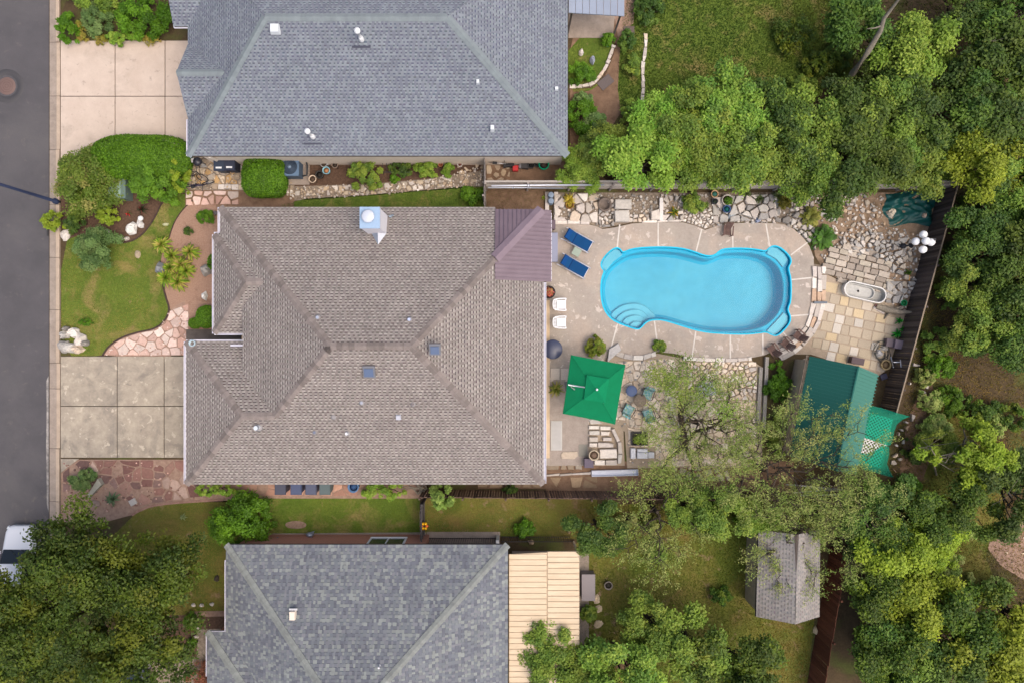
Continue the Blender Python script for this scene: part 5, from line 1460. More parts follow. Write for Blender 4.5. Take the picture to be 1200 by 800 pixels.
# thick dark limbs seen under the crown
lt = thing('leaning_tree', 'dark leaning multi stemmed trunk beside flagstone terrace', 'tree', W(803, 520))
mb = MB(); rng = np.random.default_rng(9)
for pts, r0 in (([(803, 520, .0), (801, 505, 1.0), (797, 485, 2.0), (798, 462, 2.8)], .2), ([(803, 520, .0), (795, 528, 1.0), (782, 538, 1.5), (775, 552, 2.0)], .13), ([(803, 520, 0), (806, 530, .6), (812, 545, 1.2), (810, 562, 1.9)], .12), ([(803, 520, 0), (815, 505, 1.2), (835, 500, 2.2), (860, 480, 2.8)], .12)):
    mb.tube([W(*p) for p in pts], [r0, r0 * .85, r0 * .7, r0 * .45], 7)
mb.build('trunk', 'bark', lt, world=True)
C = [tuple(W(x, y, z)) for x, y, z in ((797, 455, 3), (785, 448, 3), (815, 470, 3), (850, 478, 3), (775, 556, 2.3), (812, 566, 2.1), (770, 440, 3.0), (800, 430, 2.9), (830, 450, 3.2), (765, 510, 2.6))]
q, c = foliage(rng, C, [.75] * len(C), 5200, .06, PAL['olive'] + PAL['mid'], .4, squash=.6); quads_object('crown', q, c, 'leaf_still', lt, world=True)
dt = thing('dead_tree', 'bare pale dead trunk leaning in the thicket', 'tree', W(985, 105))
mb = MB()
mb.tube([W(985, 108, 0), W(1000, 85, 2.5), W(1018, 60, 4.2), W(1032, 36, 5.0), W(1036, 22, 5.6), W(1056, -4, 6.2)], [.2, .18, .15, .13, .1, .06], 7)
mb.tube([W(1034, 30, 5.1), W(1026, 33, 5.6), W(1016, 34, 6.0)], [.06, .04, .02], 5); mb.build('trunk', 'bark_pale', dt, world=True)
def bare(label, px, py, seed, R, zb=0.):
    rng = np.random.default_rng(seed); t = thing('bare_tree', label, 'tree', W(px, py)); mb = MB(); f = Vector((0, 0, 2.2))
    limb(mb, rng, (0, 0, 0), f, .12, .09, 6, 4, .04)
    for k in range(8):
        a = rng.uniform(0, 6.28); e = f + Vector((math.cos(a) * R, math.sin(a) * R, rng.uniform(.6, 2.4))); pts = limb(mb, rng, f, e, .07, .025, 5, 6, .06)
        for j in range(2, 7):
            for _ in range(3):
                aa = a + rng.normal() * .8; l2 = R * rng.uniform(.2, .5); q = pts[j] + Vector((math.cos(aa) * l2, math.sin(aa) * l2, rng.uniform(0, .5)))
                sub = limb(mb, rng, pts[j], q, .025, .01, 4, 3, .08)
                for _ in range(2): limb(mb, rng, sub[2], sub[2] + Vector(rng.normal(size=3) * R * .12), .012, .005, 3, 2, .05)
    mb.build('trunk', 'bark_pale', t); return t
bare('grey leafless tree with fine twigs above the thicket', 1110, 38, 3, 2.0); bare('grey leafless tree beside the dark thicket edge', 1165, 28, 5, 1.6)
for lab, pts in (('pale forked dead branch beside yellow green tree', [(1110, 560, 1.), (1095, 545, 2.0), (1097, 535, 2.6), (1091, 525, 3.0)]), ('pale bare branch behind yellow green tree', [(1165, 565, 1.5), (1170, 555, 2.5), (1180, 575, 3.2), (1186, 582, 3.4)])):
    t = thing('dead_branch', lab, 'branch', W(pts[0][0], pts[0][1])); mb = MB(); P = [W(*p) for p in pts]; P[0].z = 0
    mb.tube(P, [.06, .05, .04, .02], 5)
    rng = np.random.default_rng(len(lab))
    for k in range(9): 
        p = P[1 + k % 3]; mb.tube([p, p + Vector(rng.normal(size=3) * .45), p + Vector(rng.normal(size=3) * .8)], [.03, .02, .006], 4)
    mb.build('trunk', 'bark_pale', t, world=True)

# --- shrubs
def shrub(name, label, px, py, rx, ry, h, pal, seed, n=None, size=.06, cat='shrub', group=None, z0=.1, dense=False, flat=1.0, leafmat='leaf_still', aspect=.55):
    """loose rounded shrub; rx, ry in grid units"""
    rng = np.random.default_rng(seed)
    t = thing(name, label, cat, W(px, py, h * .6).xy.to_3d(), 0, group)
    RX, RY = rx * PX * .95, ry * PX * .95
    m = max(34, int(RX * RY * 30)); C, r = [], []
    for _ in range(m):
        a = rng.uniform(0, 6.28); tt = math.sqrt(rng.random()) * rng.uniform(.8, 1.02)
        x, y = math.cos(a) * tt * RX, math.sin(a) * tt * RY
        C.append((x, y, z0 + h * (1 - tt ** 2 * .8) * rng.random() ** .4)); r.append(min(RX, RY) * rng.uniform(.1, .24) + .03)
    n = n or int(RX * RY * 3.14 * 620)
    q, c = foliage(rng, C, r, n, size, PAL[pal] if isinstance(pal, str) else pal, aspect)
    q[:, :, 2] = np.maximum(q[:, :, 2], .01)
    quads_object('foliage', q, c, leafmat, t)
    mb = MB()
    for k in range(5):
        p = C[rng.integers(0, m)]; limb(mb, rng, (p[0] * .15, p[1] * .15, 0), p, .03, .01, 5, 3, .05)
    mb.build('stem', 'bark', t)
    return t
def hedge(name, label, px, py, rx, ry, h, pal, seed, power=4.0, size=.045, n=None, rz=0.):
    """clipped hedge: dense leaf skin over a rounded block"""
    rng = np.random.default_rng(seed)
    t = thing(name, label, 'hedge', W(px, py, h * .8).xy.to_3d(), rz)
    RX, RY = rx * PX * (40 - h * .8) / 40, ry * PX * (40 - h * .8) / 40
    n = n or int((RX * RY * 4 + (RX + RY) * h) * 1500)
    d = norm(rng.normal(size=(n, 3))); d[:, 2] = np.abs(d[:, 2]) * rng.choice([1, 1, 1, -.4], n)
    k = (np.abs(d[:, 0]) ** power + np.abs(d[:, 1]) ** power + np.abs(d[:, 2]) ** power) ** (-1 / power)
    shellv = 1 - np.abs(rng.normal(size=n)) * .05
    lump = 1 + .055 * hsv_noise(d * 6, rng, 1.0)
    P = d * (k * shellv * lump)[:, None] * np.array([RX, RY, h * .55]) + np.array([0, 0, h * .47])
    P[:, 2] = np.maximum(P[:, 2], .02)
    nr = norm(norm(d * np.array([1 / RX, 1 / RY, 1.8 / h])) * .8 + np.array([0, 0, .35]) + rng.normal(size=(n, 3)) * .45)
    q = leaf_quads(rng, P, nr, size, .6)
    pl = np.array(PAL[pal]); c = pl[rng.integers(0, len(pl), n)] * rng.uniform(.82, 1.18, n)[:, None] * (1 + .2 * hsv_noise(P, rng, 2.2))[:, None]
    quads_object('foliage', q, c, 'leaf_still', t)
    mb = MB(); mb.lathe([(.86, .0), (.9, .35), (.86, .7), (.6, .86), (.001, .9)], n=14, col=tuple(pl[0] * .8) + (1,))
    mb.v = [(x * RX, y * RY, z * h) for x, y, z in mb.v]; mb.build('inner_twigs', 'stone_fine', t)
    return t
hedge('clipped_hedge', 'large clipped bright green hedge beside upper driveway', 161, 182, 57, 26, 1.7, 'hedge', 1, 3.2)
hedge('clipped_hedge', 'rounded clipped hedge block between bins and air conditioner', 307.5, 206.5, 25, 23, 1.5, 'hedge', 2, 4.0)
hedge('clipped_bush', 'large clipped round bush beside front door', 239, 371, 11.5, 13.5, 1.0, 'hedge', 3, 2.2)
hedge('clipped_bush', 'small clipped round bush beside front door', 227, 378.5, 7.5, 6.5, .6, 'hedge', 4, 2.2)
shrub('lilac_shrub', 'tall mixed shrub with pale blossoms at the kerb', 98, 212, 38, 46, 2.4, [F(88, 118, 44), F(106, 132, 54), F(74, 102, 40), F(92, 120, 46), F(80, 110, 42), F(112, 136, 58), F(150, 152, 100)], 5, size=.062, n=17000)
shrub('light_shrub', 'lighter green shrub in front of the large clipped hedge', 178, 211, 34, 25, 2.1, [F(88, 130, 38), F(102, 144, 46), F(76, 116, 34)], 6, n=11000)
shrub('yellow_shrub', 'yellow green shrub at the end of clipped hedge', 208, 204, 12, 24, 2.0, 'yellow', 7, n=2600)
shrub('round_shrub', 'yellow green shrub beside green utility cabinet', 124, 252, 12, 15, 1.2, 'yellow', 8, n=2800)
shrub('kerb_shrub', 'small yellow green shrub spilling over the kerb', 60, 259, 13, 12, 1.0, 'yellow', 9, n=2500)
shrub('lawn_shrub', 'soft grey green tree shrub on the front lawn', 108, 292, 28, 26, 2.0, 'sage', 10, n=12000, size=.05)
shrub('dark_shrub', 'small dark green shrub among boulders at the kerb', 85, 262, 13, 12, .8, 'dark', 11, n=2500)
shrub('street_bush', 'dark glossy bush above the upper driveway', 165, 18, 36, 26, 1.5, 'hedge', 12, n=11000)
shrub('street_bush', 'bright green shrub beside upper driveway and kerb', 78, 32, 13, 20, 1.2, 'hedge', 13, n=4200)
shrub('street_bush', 'grey green sage bush above the upper driveway', 112, 22, 18, 22, 1.1, 'sage', 14, n=5000)
shrub('street_bush', 'tall green bush in the upper street corner', 110, -8, 44, 20, 1.6, 'mid', 15, n=7000)
shrub('flower_bush', 'low green bush on driveway edge above slabs', 142, 44, 22, 9, .7, 'bright', 16, n=3000)
for i, (x, y, w) in enumerate(((97, 44, 10), (118, 47, 9), (176, 47, 12), (95, 30, 8))):
    shrub('dry_grass_clump', 'clump of straw coloured grass edging the upper driveway', x, y, w, 6, .5, 'grassy', 20 + i, n=900, size=.06, cat='grass clump', group='straw grass clumps by the upper driveway', aspect=.15)
shrub('grey_shrub', 'round grey green shrub beside flagstone court and driveway', 95, 563, 17, 14, .9, 'sage', 25, n=5000, size=.045)
shrub('gravel_shrub', 'small round green shrub on gravel bed', 240, 255.5, 11, 9, .6, 'hedge', 26, n=2400, size=.045)
shrub('gravel_shrub', 'tiny green shrub alone on gravel bed', 220.5, 271, 5.5, 5, .35, 'dark', 27, n=700, size=.04)
shrub('wall_shrub', 'narrow green shrub at the house wall beside gravel', 247, 307, 4, 10, .8, 'hedge', 28, n=900, size=.04)
shrub('lawn_weed', 'low fern like plant beside boulders on front lawn', 100, 377.5, 9, 4.5, .25, 'hedge', 29, n=700, size=.045)
shrub('round_tree_shrub', 'full round green shrub beside brick house corner', 279, 614, 39, 34, 2.4, 'hedge', 30, n=15000, size=.065)
shrub('wall_bush', 'flowering bush under the brown roof eave beside flagstones', 252, 574, 30, 8.5, 1.4, 'bright', 31, n=4200)
shrub('wall_bush', 'light green bush with pale flowers under the brown eave', 448, 576, 28, 12, 1.4, 'bright', 32, n=5200)
shrub('gate_bush', 'light green leafy bush beside dark passage fence', 520, 580, 19, 15, 2.4, [F(120, 150, 80), F(136, 164, 92), F(104, 136, 66)], 33, n=5200, z0=.6)
shrub('fence_bush', 'small dark bush on the picket fence', 598, 573.5, 9, 5, 1.2, 'dark', 34, n=1200)
shrub('lawn_bush', 'bright green bush beside iron railing', 615.5, 620, 14, 11.5, .8, 'hedge', 35, n=3400)
shrub('bed_bush', 'large leafy bush in garden bed under slate eave', 428, 204, 23, 18, 1.1, 'mid', 36, n=6500)
shrub('bed_bush', 'rounded bright bush in garden bed under slate eave', 498.5, 198.5, 15, 11, .9, 'bright', 37, n=3800)
shrub('bed_bush', 'narrow green bush beside terracotta jar', 525, 199, 7, 10, .7, 'bright', 38, n=1400)
shrub('bed_bush', 'low dark plants beside black garden rack', 470, 197, 16, 10, .6, 'dark', 39, n=2200)
shrub('bed_bush', 'small bush on stepping stones in garden bed', 462, 210, 6, 5, .4, 'hedge', 40, n=700)
shrub('corner_bush', 'bright bush at the end of side lawn', 552.5, 229, 14, 11, .7, 'hedge', 41, n=3200)
shrub('garden_bush', 'dark glossy bush beside slate house corner', 684, 138, 20, 26, 1.4, 'hedge', 42, n=6000)
shrub('garden_bush', 'grey green bush on dirt path beside slate house', 698, 148, 17, 20, 1.2, 'sage', 43, n=5000)
shrub('garden_bush', 'bright green mound in walled garden', 681, 86, 17, 14, .8, 'hedge', 44, n=3800)
shrub('garden_bush', 'small shrub at the patio corner', 713, 46, 8, 8, .6, 'hedge', 45, n=1200)
shrub('garden_bush', 'grey green shrub at walled garden edge', 683, 117, 14, 10, .8, 'sage', 46, n=2600)
shrub('rockery_bush', 'dark leafy plant between deck and rockery boulders', 815, 237, 15, 13, .8, 'mid', 47, n=3400)
shrub('rockery_bush', 'olive shrub among grey rockery slabs', 921, 237, 8, 9, .6, [F(120, 120, 50), F(96, 100, 40)], 48, n=1500)
shrub('deck_bush', 'bushy potted plant beside green parasol', 698, 406, 12, 13, .9, [F(104, 136, 48), F(92, 122, 40), F(130, 150, 62), F(110, 116, 50)], 49, n=3200)
shrub('terrace_plant', 'low leafy plant at terrace edge by pool deck', 773, 405, 9, 8, .6, 'mid', 50, n=1300)
shrub('ivy_patch', 'deep green ivy between timber sleeper and teal shed', 912, 450, 16, 30, .7, 'hedge', 51, n=5200)
shrub('ivy_patch', 'green undergrowth between terrace and teal shed', 915, 510, 18, 26, .9, 'mid', 52, n=4800)
shrub('scrub_bush', 'dark green bush beyond torn green awning', 1078, 528, 15, 16, 1.2, 'dark', 53, n=3600)
for i, (x, y, rx, ry, p) in enumerate(((1124, 300, 16, 22, 'dark'), (1114, 345, 14, 20, 'mid'), (1100, 400, 16, 22, 'mid'), (1105, 430, 20, 18, 'hedge'), (1086, 440, 10, 14, 'olive'), (1092, 470, 16, 14, 'olive'), (1115, 470, 18, 18, 'hedge'), (1150, 480, 26, 20, 'oak'), (1100, 500, 18, 16, 'olive'), (1066, 570, 16, 14, 'hedge'), (1050, 590, 16, 14, 'oak'), (1130, 620, 24, 14, 'olive'), (1110, 660, 26, 20, 'olive'), (1160, 690, 26, 18, 'olive'), (1190, 560, 20, 18, 'dark'), (1142, 240, 16, 20, 'dark'), (1134, 265, 14, 16, 'dark'), (1160, 500, 24, 18, 'olive'), (1190, 490, 22, 18, 'oak'), (1195, 350, 24, 24, 'dark'), (1145, 400, 20, 20, 'dark'))):
    wd_ = {'dark': 'dark green', 'mid': 'mid green', 'hedge': 'bright green', 'olive': 'dry olive', 'oak': 'olive green'}[p]
    shrub('scrub_bush', wd_ + ' scrub bush in the rough ground behind the board fence', x, y, rx, ry, 1.2, p, 60 + i, n=3000, size=.065, group=wd_ + ' scrub behind the fence', leafmat='leaf')
for i, (x, y, rx, ry, p) in enumerate(((690, 720, 10, 10, 'mid'), (705, 790, 22, 18, 'mid'), (770, 650, 14, 10, 'mid'), (820, 605, 26, 12, 'hedge'), (880, 610, 20, 12, 'hedge'), (765, 615, 16, 10, 'olive'), (735, 610, 16, 10, 'olive'), (960, 600, 22, 12, 'dark'), (845, 700, 14, 12, 'oak'))):
    wd_ = {'dark': 'dark green', 'mid': 'mid green', 'hedge': 'bright green', 'olive': 'dry olive', 'oak': 'olive green'}[p]
    shrub('yard_bush', wd_ + ' bush growing in the southern grassy yard', x, y, rx, ry, 1.1, p, 90 + i, n=2200, size=.065, group=wd_ + ' bushes in the southern yard', leafmat='leaf')
for i, (x, y, rx, ry, p) in enumerate(((735, 45, 10, 14, 'dark'), (742, 75, 10, 14, 'mid'), (760, 10, 18, 20, 'dark'), (930, 40, 26, 26, 'oak'), (965, 75, 26, 20, 'oak'), (940, 105, 24, 18, 'mid'), (985, 60, 16, 20, 'dark'), (1060, 110, 18, 14, 'oak'), (740, 130, 12, 16, 'mid'))):
    wd_ = {'dark': 'dark green', 'mid': 'mid green', 'oak': 'olive green'}[p]
    shrub('yard_bush', wd_ + ' bush in the overgrown northern yard', x, y, rx, ry, 1.1, p, 110 + i, n=2400, size=.07, group=wd_ + ' bushes in the northern yard', leafmat='leaf')

# --- spiky plants
def fronds(name, label, px, py, r, n, pal, seed, kind='sago', cat='plant', h=.5, z=0., group=None):
    rng = np.random.default_rng(seed); pl = np.array(PAL[pal] if isinstance(pal, str) else pal)
    t = thing(name, label, cat, W(px, py, z), 0, group); Rr = r * PX * 1.08
    V, Cc = [], []
    for k in range(n):
        a = 2.39996 * k + rng.normal() * .12; tt = (k + .5) / n
        ln = Rr * rng.uniform(.8, 1.08) * (.55 + .45 * tt); el = 1.25 * (1 - tt) + .08
        d = Vector((math.cos(a), math.sin(a), 0)); s_ = Vector((-math.sin(a), math.cos(a), 0))
        pts = []
        for i in range(7):
            f = i / 6; x = ln * f * (math.cos(el) * (1 - f * .5) + f * .5)
            pts.append(d * x + Vector((0, 0, h * (.25 + math.sin(el) * 1.1 * f - .75 * f * f * (.4 + .6 * tt)) + .05)))
        c = pl[rng.integers(0, len(pl))] * rng.uniform(.85, 1.15)
        if kind == 'sago':
            for i in range(1, 7):
                for sub in (0., .33, .66):
                    p = pts[i - 1].lerp(pts[i], sub); f = (i - 1 + sub) / 6; w = Rr * .2 * math.sin(math.pi * min(.98, .12 + f * .88)) ** .6
                    for sg in (-1, 1):
                        e = p + s_ * sg * w + d * w * .55 - Vector((0, 0, w * .15)); m = (p + e) / 2; o = d * Rr * .034
                        V.append((p, m - o, e, m + o)); Cc.append(c * rng.uniform(.88, 1.12))
        else:
            w0 = Rr * {'agave': .13, 'yucca': .075, 'aloe': .09}[kind]
            for i in range(6):
                f0, f1 = i / 6, (i + 1) / 6; wa = w0 * (1 - f0 ** 1.6) * (.7 + f0), w0 * (1 - f1 ** 1.6) * (.7 + f1)
                up = Vector((0, 0, w0 * .35))
                V.append((pts[i], pts[i + 1], pts[i + 1] + s_ * wa[1] + up, pts[i] + s_ * wa[0] + up)); Cc.append(c)
                V.append((pts[i + 1], pts[i], pts[i] - s_ * wa[0] + up, pts[i + 1] - s_ * wa[1] + up)); Cc.append(c * .95)
    quads_object('leaves', np.array([[tuple(p) for p in q] for q in V]), np.array(Cc), 'leaf_still', t)
    mb = MB(); mb.lathe([(Rr * .12, 0), (Rr * .14, h * .2), (Rr * .08, h * .4), (.001, h * .45)], n=8); mb.build('stem', 'bark', t)
    return t
fronds('sago_palm', 'deep green sago palm at the deck corner', 962.5, 278.5, 20, 26, [F(58, 104, 30), F(72, 122, 36), F(48, 88, 26)], 1, h=.6)
fronds('sago_palm', 'olive sago palm among rockery stones', 948, 255, 17, 24, [F(122, 132, 62), F(140, 146, 76), F(104, 116, 54)], 2, h=.6)
fronds('agave', 'blue green agave on the flagstone court', 134.5, 583, 11, 18, [F(98, 124, 104), F(84, 112, 92)], 3, 'agave', h=.5)
fronds('agave', 'small pale agave in the dry corner lawn', 216, 604.5, 5.5, 14, [F(134, 154, 120)], 4, 'agave', h=.3)
for i, (x, y, r) in enumerate(((193, 288, 14), (205, 301, 12), (215, 312, 15), (226, 296, 13), (198, 326, 15), (212, 331, 14), (222, 318, 12), (203, 315, 11))):
    fronds('fan_yucca', 'spiky yellow green yucca clump on gravel bed', x, y, r, 74, [F(136, 168, 62), F(156, 180, 80), F(106, 146, 50), F(176, 172, 110)], 10 + i, 'yucca', h=.9, group='yellow green yuccas on the gravel bed')
fronds('yucca', 'dark spiky yucca against the grey fence in rockery', 873, 228, 10, 30, [F(84, 104, 70), F(100, 118, 80)], 20, 'yucca', h=.5, group='yuccas')
fronds('yucca', 'dark spiky yucca on grey rockery slabs', 888, 234, 9, 26, [F(84, 104, 70), F(100, 118, 80)], 21, 'yucca', h=.45)
fronds('yucca', 'wide grey green yucca behind rockery slabs', 910, 231, 11, 30, [F(108, 124, 88), F(92, 112, 76)], 22, 'yucca', h=.5)
fronds('flowering_plant', 'spiky plant with yellow heart in the rockery', 789.5, 250, 9, 22, [F(96, 120, 46), F(80, 104, 40), F(190, 170, 60)], 23, 'aloe', h=.45)
fronds('garden_plant', 'spiky green plant in rockery by board fence', 1062, 320, 6, 20, [F(70, 110, 40)], 24, 'aloe', h=.4)
fronds('potted_palm', 'spiky straw coloured potted palm beside door step', 651, 455, 13, 34, [F(136, 150, 84), F(110, 132, 60), F(160, 162, 104)], 25, 'yucca', h=.8)
fronds('ornamental_grass', 'golden grass plant in rockery corner', 666.5, 236, 12, 40, [F(190, 186, 92), F(170, 164, 70), F(150, 140, 50)], 26, 'yucca', h=.6)
fronds('garden_plant', 'small yellow green plant beside blue grey barrels', 637, 232.5, 4.5, 14, 'yellow', 27, 'aloe', h=.3)
fronds('garden_plant', 'green ferny plant by the fence above rock garden', 935, 231, 7, 20, [F(92, 120, 84)], 28, 'aloe', h=.35)
fronds('bedding_plant', 'dark leaved plant with red tips in mulch bed', 168, 246, 8, 22, [F(60, 50, 40), F(80, 40, 36), F(50, 60, 40)], 29, 'aloe', h=.4)
fronds('bedding_plant', 'small green plant with red flower in mulch bed', 152, 251, 5, 14, [F(80, 90, 60), F(180, 50, 50)], 30, 'aloe', h=.3)

# --- grass
def grass(name, label, poly, dens, h, pal, seed, w=.014, patch=.6):
    rng = np.random.default_rng(seed); P = np.array([(p[0], p[1]) for p in poly])
    lo, hi = P.min(0), P.max(0); n = int((hi - lo).prod() * dens)
    X = rng.uniform(lo, hi, size=(n, 2)); X = X[np_inside(X, poly)]; n = len(X)
    p = np.zeros((n, 3)); p[:, :2] = X; p[:, 2] = .008
    a = rng.uniform(0, 6.28, n); s_ = np.stack([np.cos(a), np.sin(a), 0 * a], 1)
    ln = rng.uniform(.5, 1.1, n)[:, None] * h; b = rng.uniform(0, 6.28, n); lean = np.stack([np.cos(b), np.sin(b), rng.uniform(.5, 1.6, n)], 1); lean = norm(lean)
    q = np.empty((n, 3, 3)); q[:, 0] = p - s_ * w; q[:, 1] = p + s_ * w; q[:, 2] = p + lean * ln
    f = hsv_noise(p, rng, patch) + .6 * hsv_noise(p, rng, patch * 4); pl = np.array(pal)
    t = np.clip(f * .7 + .5 + rng.normal(size=n) * .22, 0, .999) * (len(pl) - 1); i = t.astype(int); fr = (t - i)[:, None]
    c = (pl[i] * (1 - fr) + pl[i + 1] * fr) * rng.uniform(.85, 1.15, n)[:, None]
    return tag(quads_object(name, q, c, 'grassblade', k=3), label, 'grass', kind='stuff')
GR = [F(80, 112, 40, 1.0), F(98, 124, 48, 1.0), F(118, 132, 60, 1.0), F(150, 142, 88, 1.0)]
GD = [F(90, 114, 40, 1.0), F(112, 122, 50, 1.0), F(140, 122, 74, 1.0), F(150, 120, 84, 1.0)]
DG = [F(56, 90, 34, 1.0), F(66, 102, 36, 1.0), F(82, 112, 44, 1.0)]
grass('grass', 'short green grass of the front lawn', FRONT_LAWN_W, 900, .07, GR, 1)
grass('grass', 'dark green grass strip between the two houses', SIDE_LAWN_W, 900, .08, DG, 2)
grass('grass', 'patchy grass in the niche beside metal roof', NICHE_LAWN_W, 450, .07, [F(70, 84, 40, 1.0), F(86, 92, 48, 1.0), F(110, 96, 66, 1.0)], 3)
grass('grass', 'dry grass of the corner lawn with brick ring', SW_LAWN_W, 520, .07, GD, 4)
grass('grass', 'green grass between brown house and brick house', S_LAWN_W, 900, .07, [F(78, 116, 26, 1.0), F(94, 128, 32, 1.0), F(116, 130, 48, 1.0)], 5)
grass('grass', 'patchy grass beyond the passage fence', S_LAWN2_W, 620, .07, [F(92, 114, 36, 1.0), F(108, 118, 44, 1.0), F(136, 116, 70, 1.0), F(150, 122, 90, 1.0)], 6)
grass('grass', 'rough grass of the southern yard', SE_LAWN_W, 330, .1, [F(92, 112, 34, 1.0), F(110, 118, 40, 1.0), F(138, 112, 62, 1.0)], 7, .02, .35)
grass('grass', 'rough grass of the northern yard', NTOP_W, 420, .14, [F(52, 82, 26, 1.0), F(66, 94, 30, 1.0), F(92, 104, 38, 1.0)], 8, .024, .35)
grass('grass', 'grass of the small walled garden', NYARD_W, 600, .08, DG, 9)
grass('grass', 'rough dry grass behind the board fence', [tuple(W(a, b).xy) for a, b in ((1085, 300), (1240, 300), (1240, 720), (1000, 760), (1040, 560), (1066, 440))], 130, .2, [F(96, 104, 48, 1.0), F(124, 116, 64, 1.0), F(150, 132, 84, 1.0)], 10, .022, .4)
grass('grass', 'dark undergrowth below the woodland trees', [tuple(W(a, b).xy) for a, b in ((960, -80), (1280, -80), (1280, 320), (1110, 320), (1120, 215), (760, 215), (760, 130), (960, 110))], 60, .3, [F(60, 80, 36, 1.0), F(84, 96, 44, 1.0), F(104, 96, 56, 1.0)], 11, .03, .4)
# ------------------------------------------------------------------ garden buildings
def gable_roof_panels(parent, R0_, R1_, e0, e1, col, rib, n, mat='paint', thick=.03, name='roof_slope'):
    """one corrugated slope between ridge R0-R1 and eave e0-e1, ribs run down the slope"""
    mb = MB(); nn_ = (R1_ - R0_).cross(e0 - R0_).normalized()
    if nn_.z < 0: nn_ = -nn_
    q = [e0, e1, R1_, R0_]
    mb.face(q, col); mb.face([p - nn_ * thick for p in q][::-1], col)
    for i in range(4): mb.face([q[i], q[i] - nn_ * thick, q[(i + 1) % 4] - nn_ * thick, q[(i + 1) % 4]], col)
    o = mb.build(name, mat, parent, world=True)
    for k in range(n):
        t = (k + .5) / n
        a, b = R0_.lerp(R1_, t) + nn_ * .03, e0.lerp(e1, t) + nn_ * .03
        MB().beam(a, b, rib, .07, col).build('rib', mat, o, world=True)
    return o
ts = thing('shed', 'garden shed with teal green ribbed gable roof', 'shed', W(975, 485))
ax = (Vector((985, 552)) - Vector((1007, 431)))
e_l0, e_l1 = W(949, 417, 2.2), W(925, 534, 2.2)
e_r0, e_r1 = W(1029, 438.5, 2.2), W(1003, 556, 2.2)
r0 = (e_l0 + e_r0) / 2; r1 = (e_l1 + e_r1) / 2; r0.z = r1.z = 3.75
TEAL = S(36, 104, 95); TEAL_PALE = S(74, 132, 120)  # right slope gets a paler, greyer teal than the left
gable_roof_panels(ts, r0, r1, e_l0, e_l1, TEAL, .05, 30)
gable_roof_panels(ts, r0, r1, e_r0, e_r1, TEAL_PALE, .05, 30)
mb = MB(); mb.tube([r0 + Vector((0, 0, .03)), r1 + Vector((0, 0, .03))], .06, 6, TEAL); mb.build('ridge_cap', 'paint', ts, world=True)
ctr = (r0 + r1) / 2
def shr(p, k=.93): return ((p.x - ctr.x) * k + ctr.x, (p.y - ctr.y) * k + ctr.y)
walls(ts, [shr(e_l0), shr(e_l1), shr(e_r1), shr(e_r0)], 2.15, 'wall_tan')
for a, b, r in ((e_l0, e_r0, r0), (e_l1, e_r1, r1)):
    m_ = MB(); m_.face([(*shr(a), 2.15), (*shr(b), 2.15), (*shr(r), 3.6)]); m_.build('gable_wall', 'wall_tan', ts, world=True)
gutter(ts, W(946.5, 416, 2.15), W(922.5, 533, 2.15), .08, .08, 'grey_joint')
gs = thing('shed', 'grey shingled garden shed in the southern yard', 'shed', W(918, 670))
e = [W(889, 620, 2.2), W(886, 722, 2.2), W(960, 722, 2.2), W(961, 620, 2.2)]
q0, q1 = (e[0] + e[3]) / 2, (e[1] + e[2]) / 2; q0.z = q1.z = 3.2
GREYR = S(150, 146, 150)
gd = deck_mesh(gs, [[e[0], e[1], q1, q0], [e[3], q0, q1, e[2]]])
STYLES['shed'] = dict(STYLES['slate'], ct=[S(154, 148, 143), S(146, 141, 138), S(160, 153, 147)], cs=[S(154, 149, 145), S(147, 143, 140)], cd=S(130, 125, 122)[:3])
shingles(gd, [e[0], e[1], q1, q0], e[0], e[1], 'shed', 410); shingles(gd, [e[3], q0, q1, e[2]], e[3], e[2], 'shed', 411)
ctr = (q0 + q1) / 2
walls(gs, [shr(p) for p in e], 2.15, 'wall_tan')
for a, b, r in ((e[0], e[3], q0), (e[1], e[2], q1)):
    m_ = MB(); m_.face([(*shr(a), 2.15), (*shr(b), 2.15), (*shr(r), 3.1)]); m_.build('gable_wall', 'wall_tan', gs, world=True)

# lattice pergola and the torn shade net on it
lp = thing('lattice_pergola', 'white lattice pergola under torn green net beside teal shed', 'pergola', W(1030, 515))
LAT = [W(1021, 484, 2.1), W(1046, 491, 2.1), W(1033, 548, 2.1), W(1006, 541, 2.1)]
u_, v_ = (LAT[1] - LAT[0]), (LAT[3] - LAT[0])
m_ = MB()
def lat(a, b): return LAT[0] + u_ * a + v_ * b
sl_n = 0
for fam in (1, -1):
    for k in range(-22, 40):
        c = k / 6.0
        # line a + fam*b*r = c inside unit square, r = |v|/|u|
        rr_ = v_.length / u_.length; pts = []
        for a in (0., 1.):
            b = (c - a) * fam / rr_
            if 0 <= b <= 1: pts.append((a, b))
        for b in (0., 1.):
            a = c - fam * b * rr_
            if 0 < a < 1: pts.append((a, b))
        if len(pts) >= 2 and (lat(*pts[0]) - lat(*pts[1])).length > .1:
            z = Vector((0, 0, .012 * fam)); MB().beam(lat(*pts[0]) + z, lat(*pts[1]) + z, .038, .012, S(240, 238, 234)).build('slat', 'paint', lp, world=True); sl_n += 1
for a, b in ((LAT[0], LAT[1]), (LAT[1], LAT[2]), (LAT[2], LAT[3]), (LAT[3], LAT[0]), ((LAT[0] + LAT[3] * 1.1) / 2.1, (LAT[1] + LAT[2] * 1.1) / 2.1)):
    MB().beam(a - Vector((0, 0, .05)), b - Vector((0, 0, .05)), .09, .08, S(170, 150, 132)).build('rail', 'wood', lp, world=True)
for p in LAT: MB().beam((p.x, p.y, 0), (p.x, p.y, 2.05), .09, .09, S(150, 132, 116)).build('post', 'wood', lp, world=True)
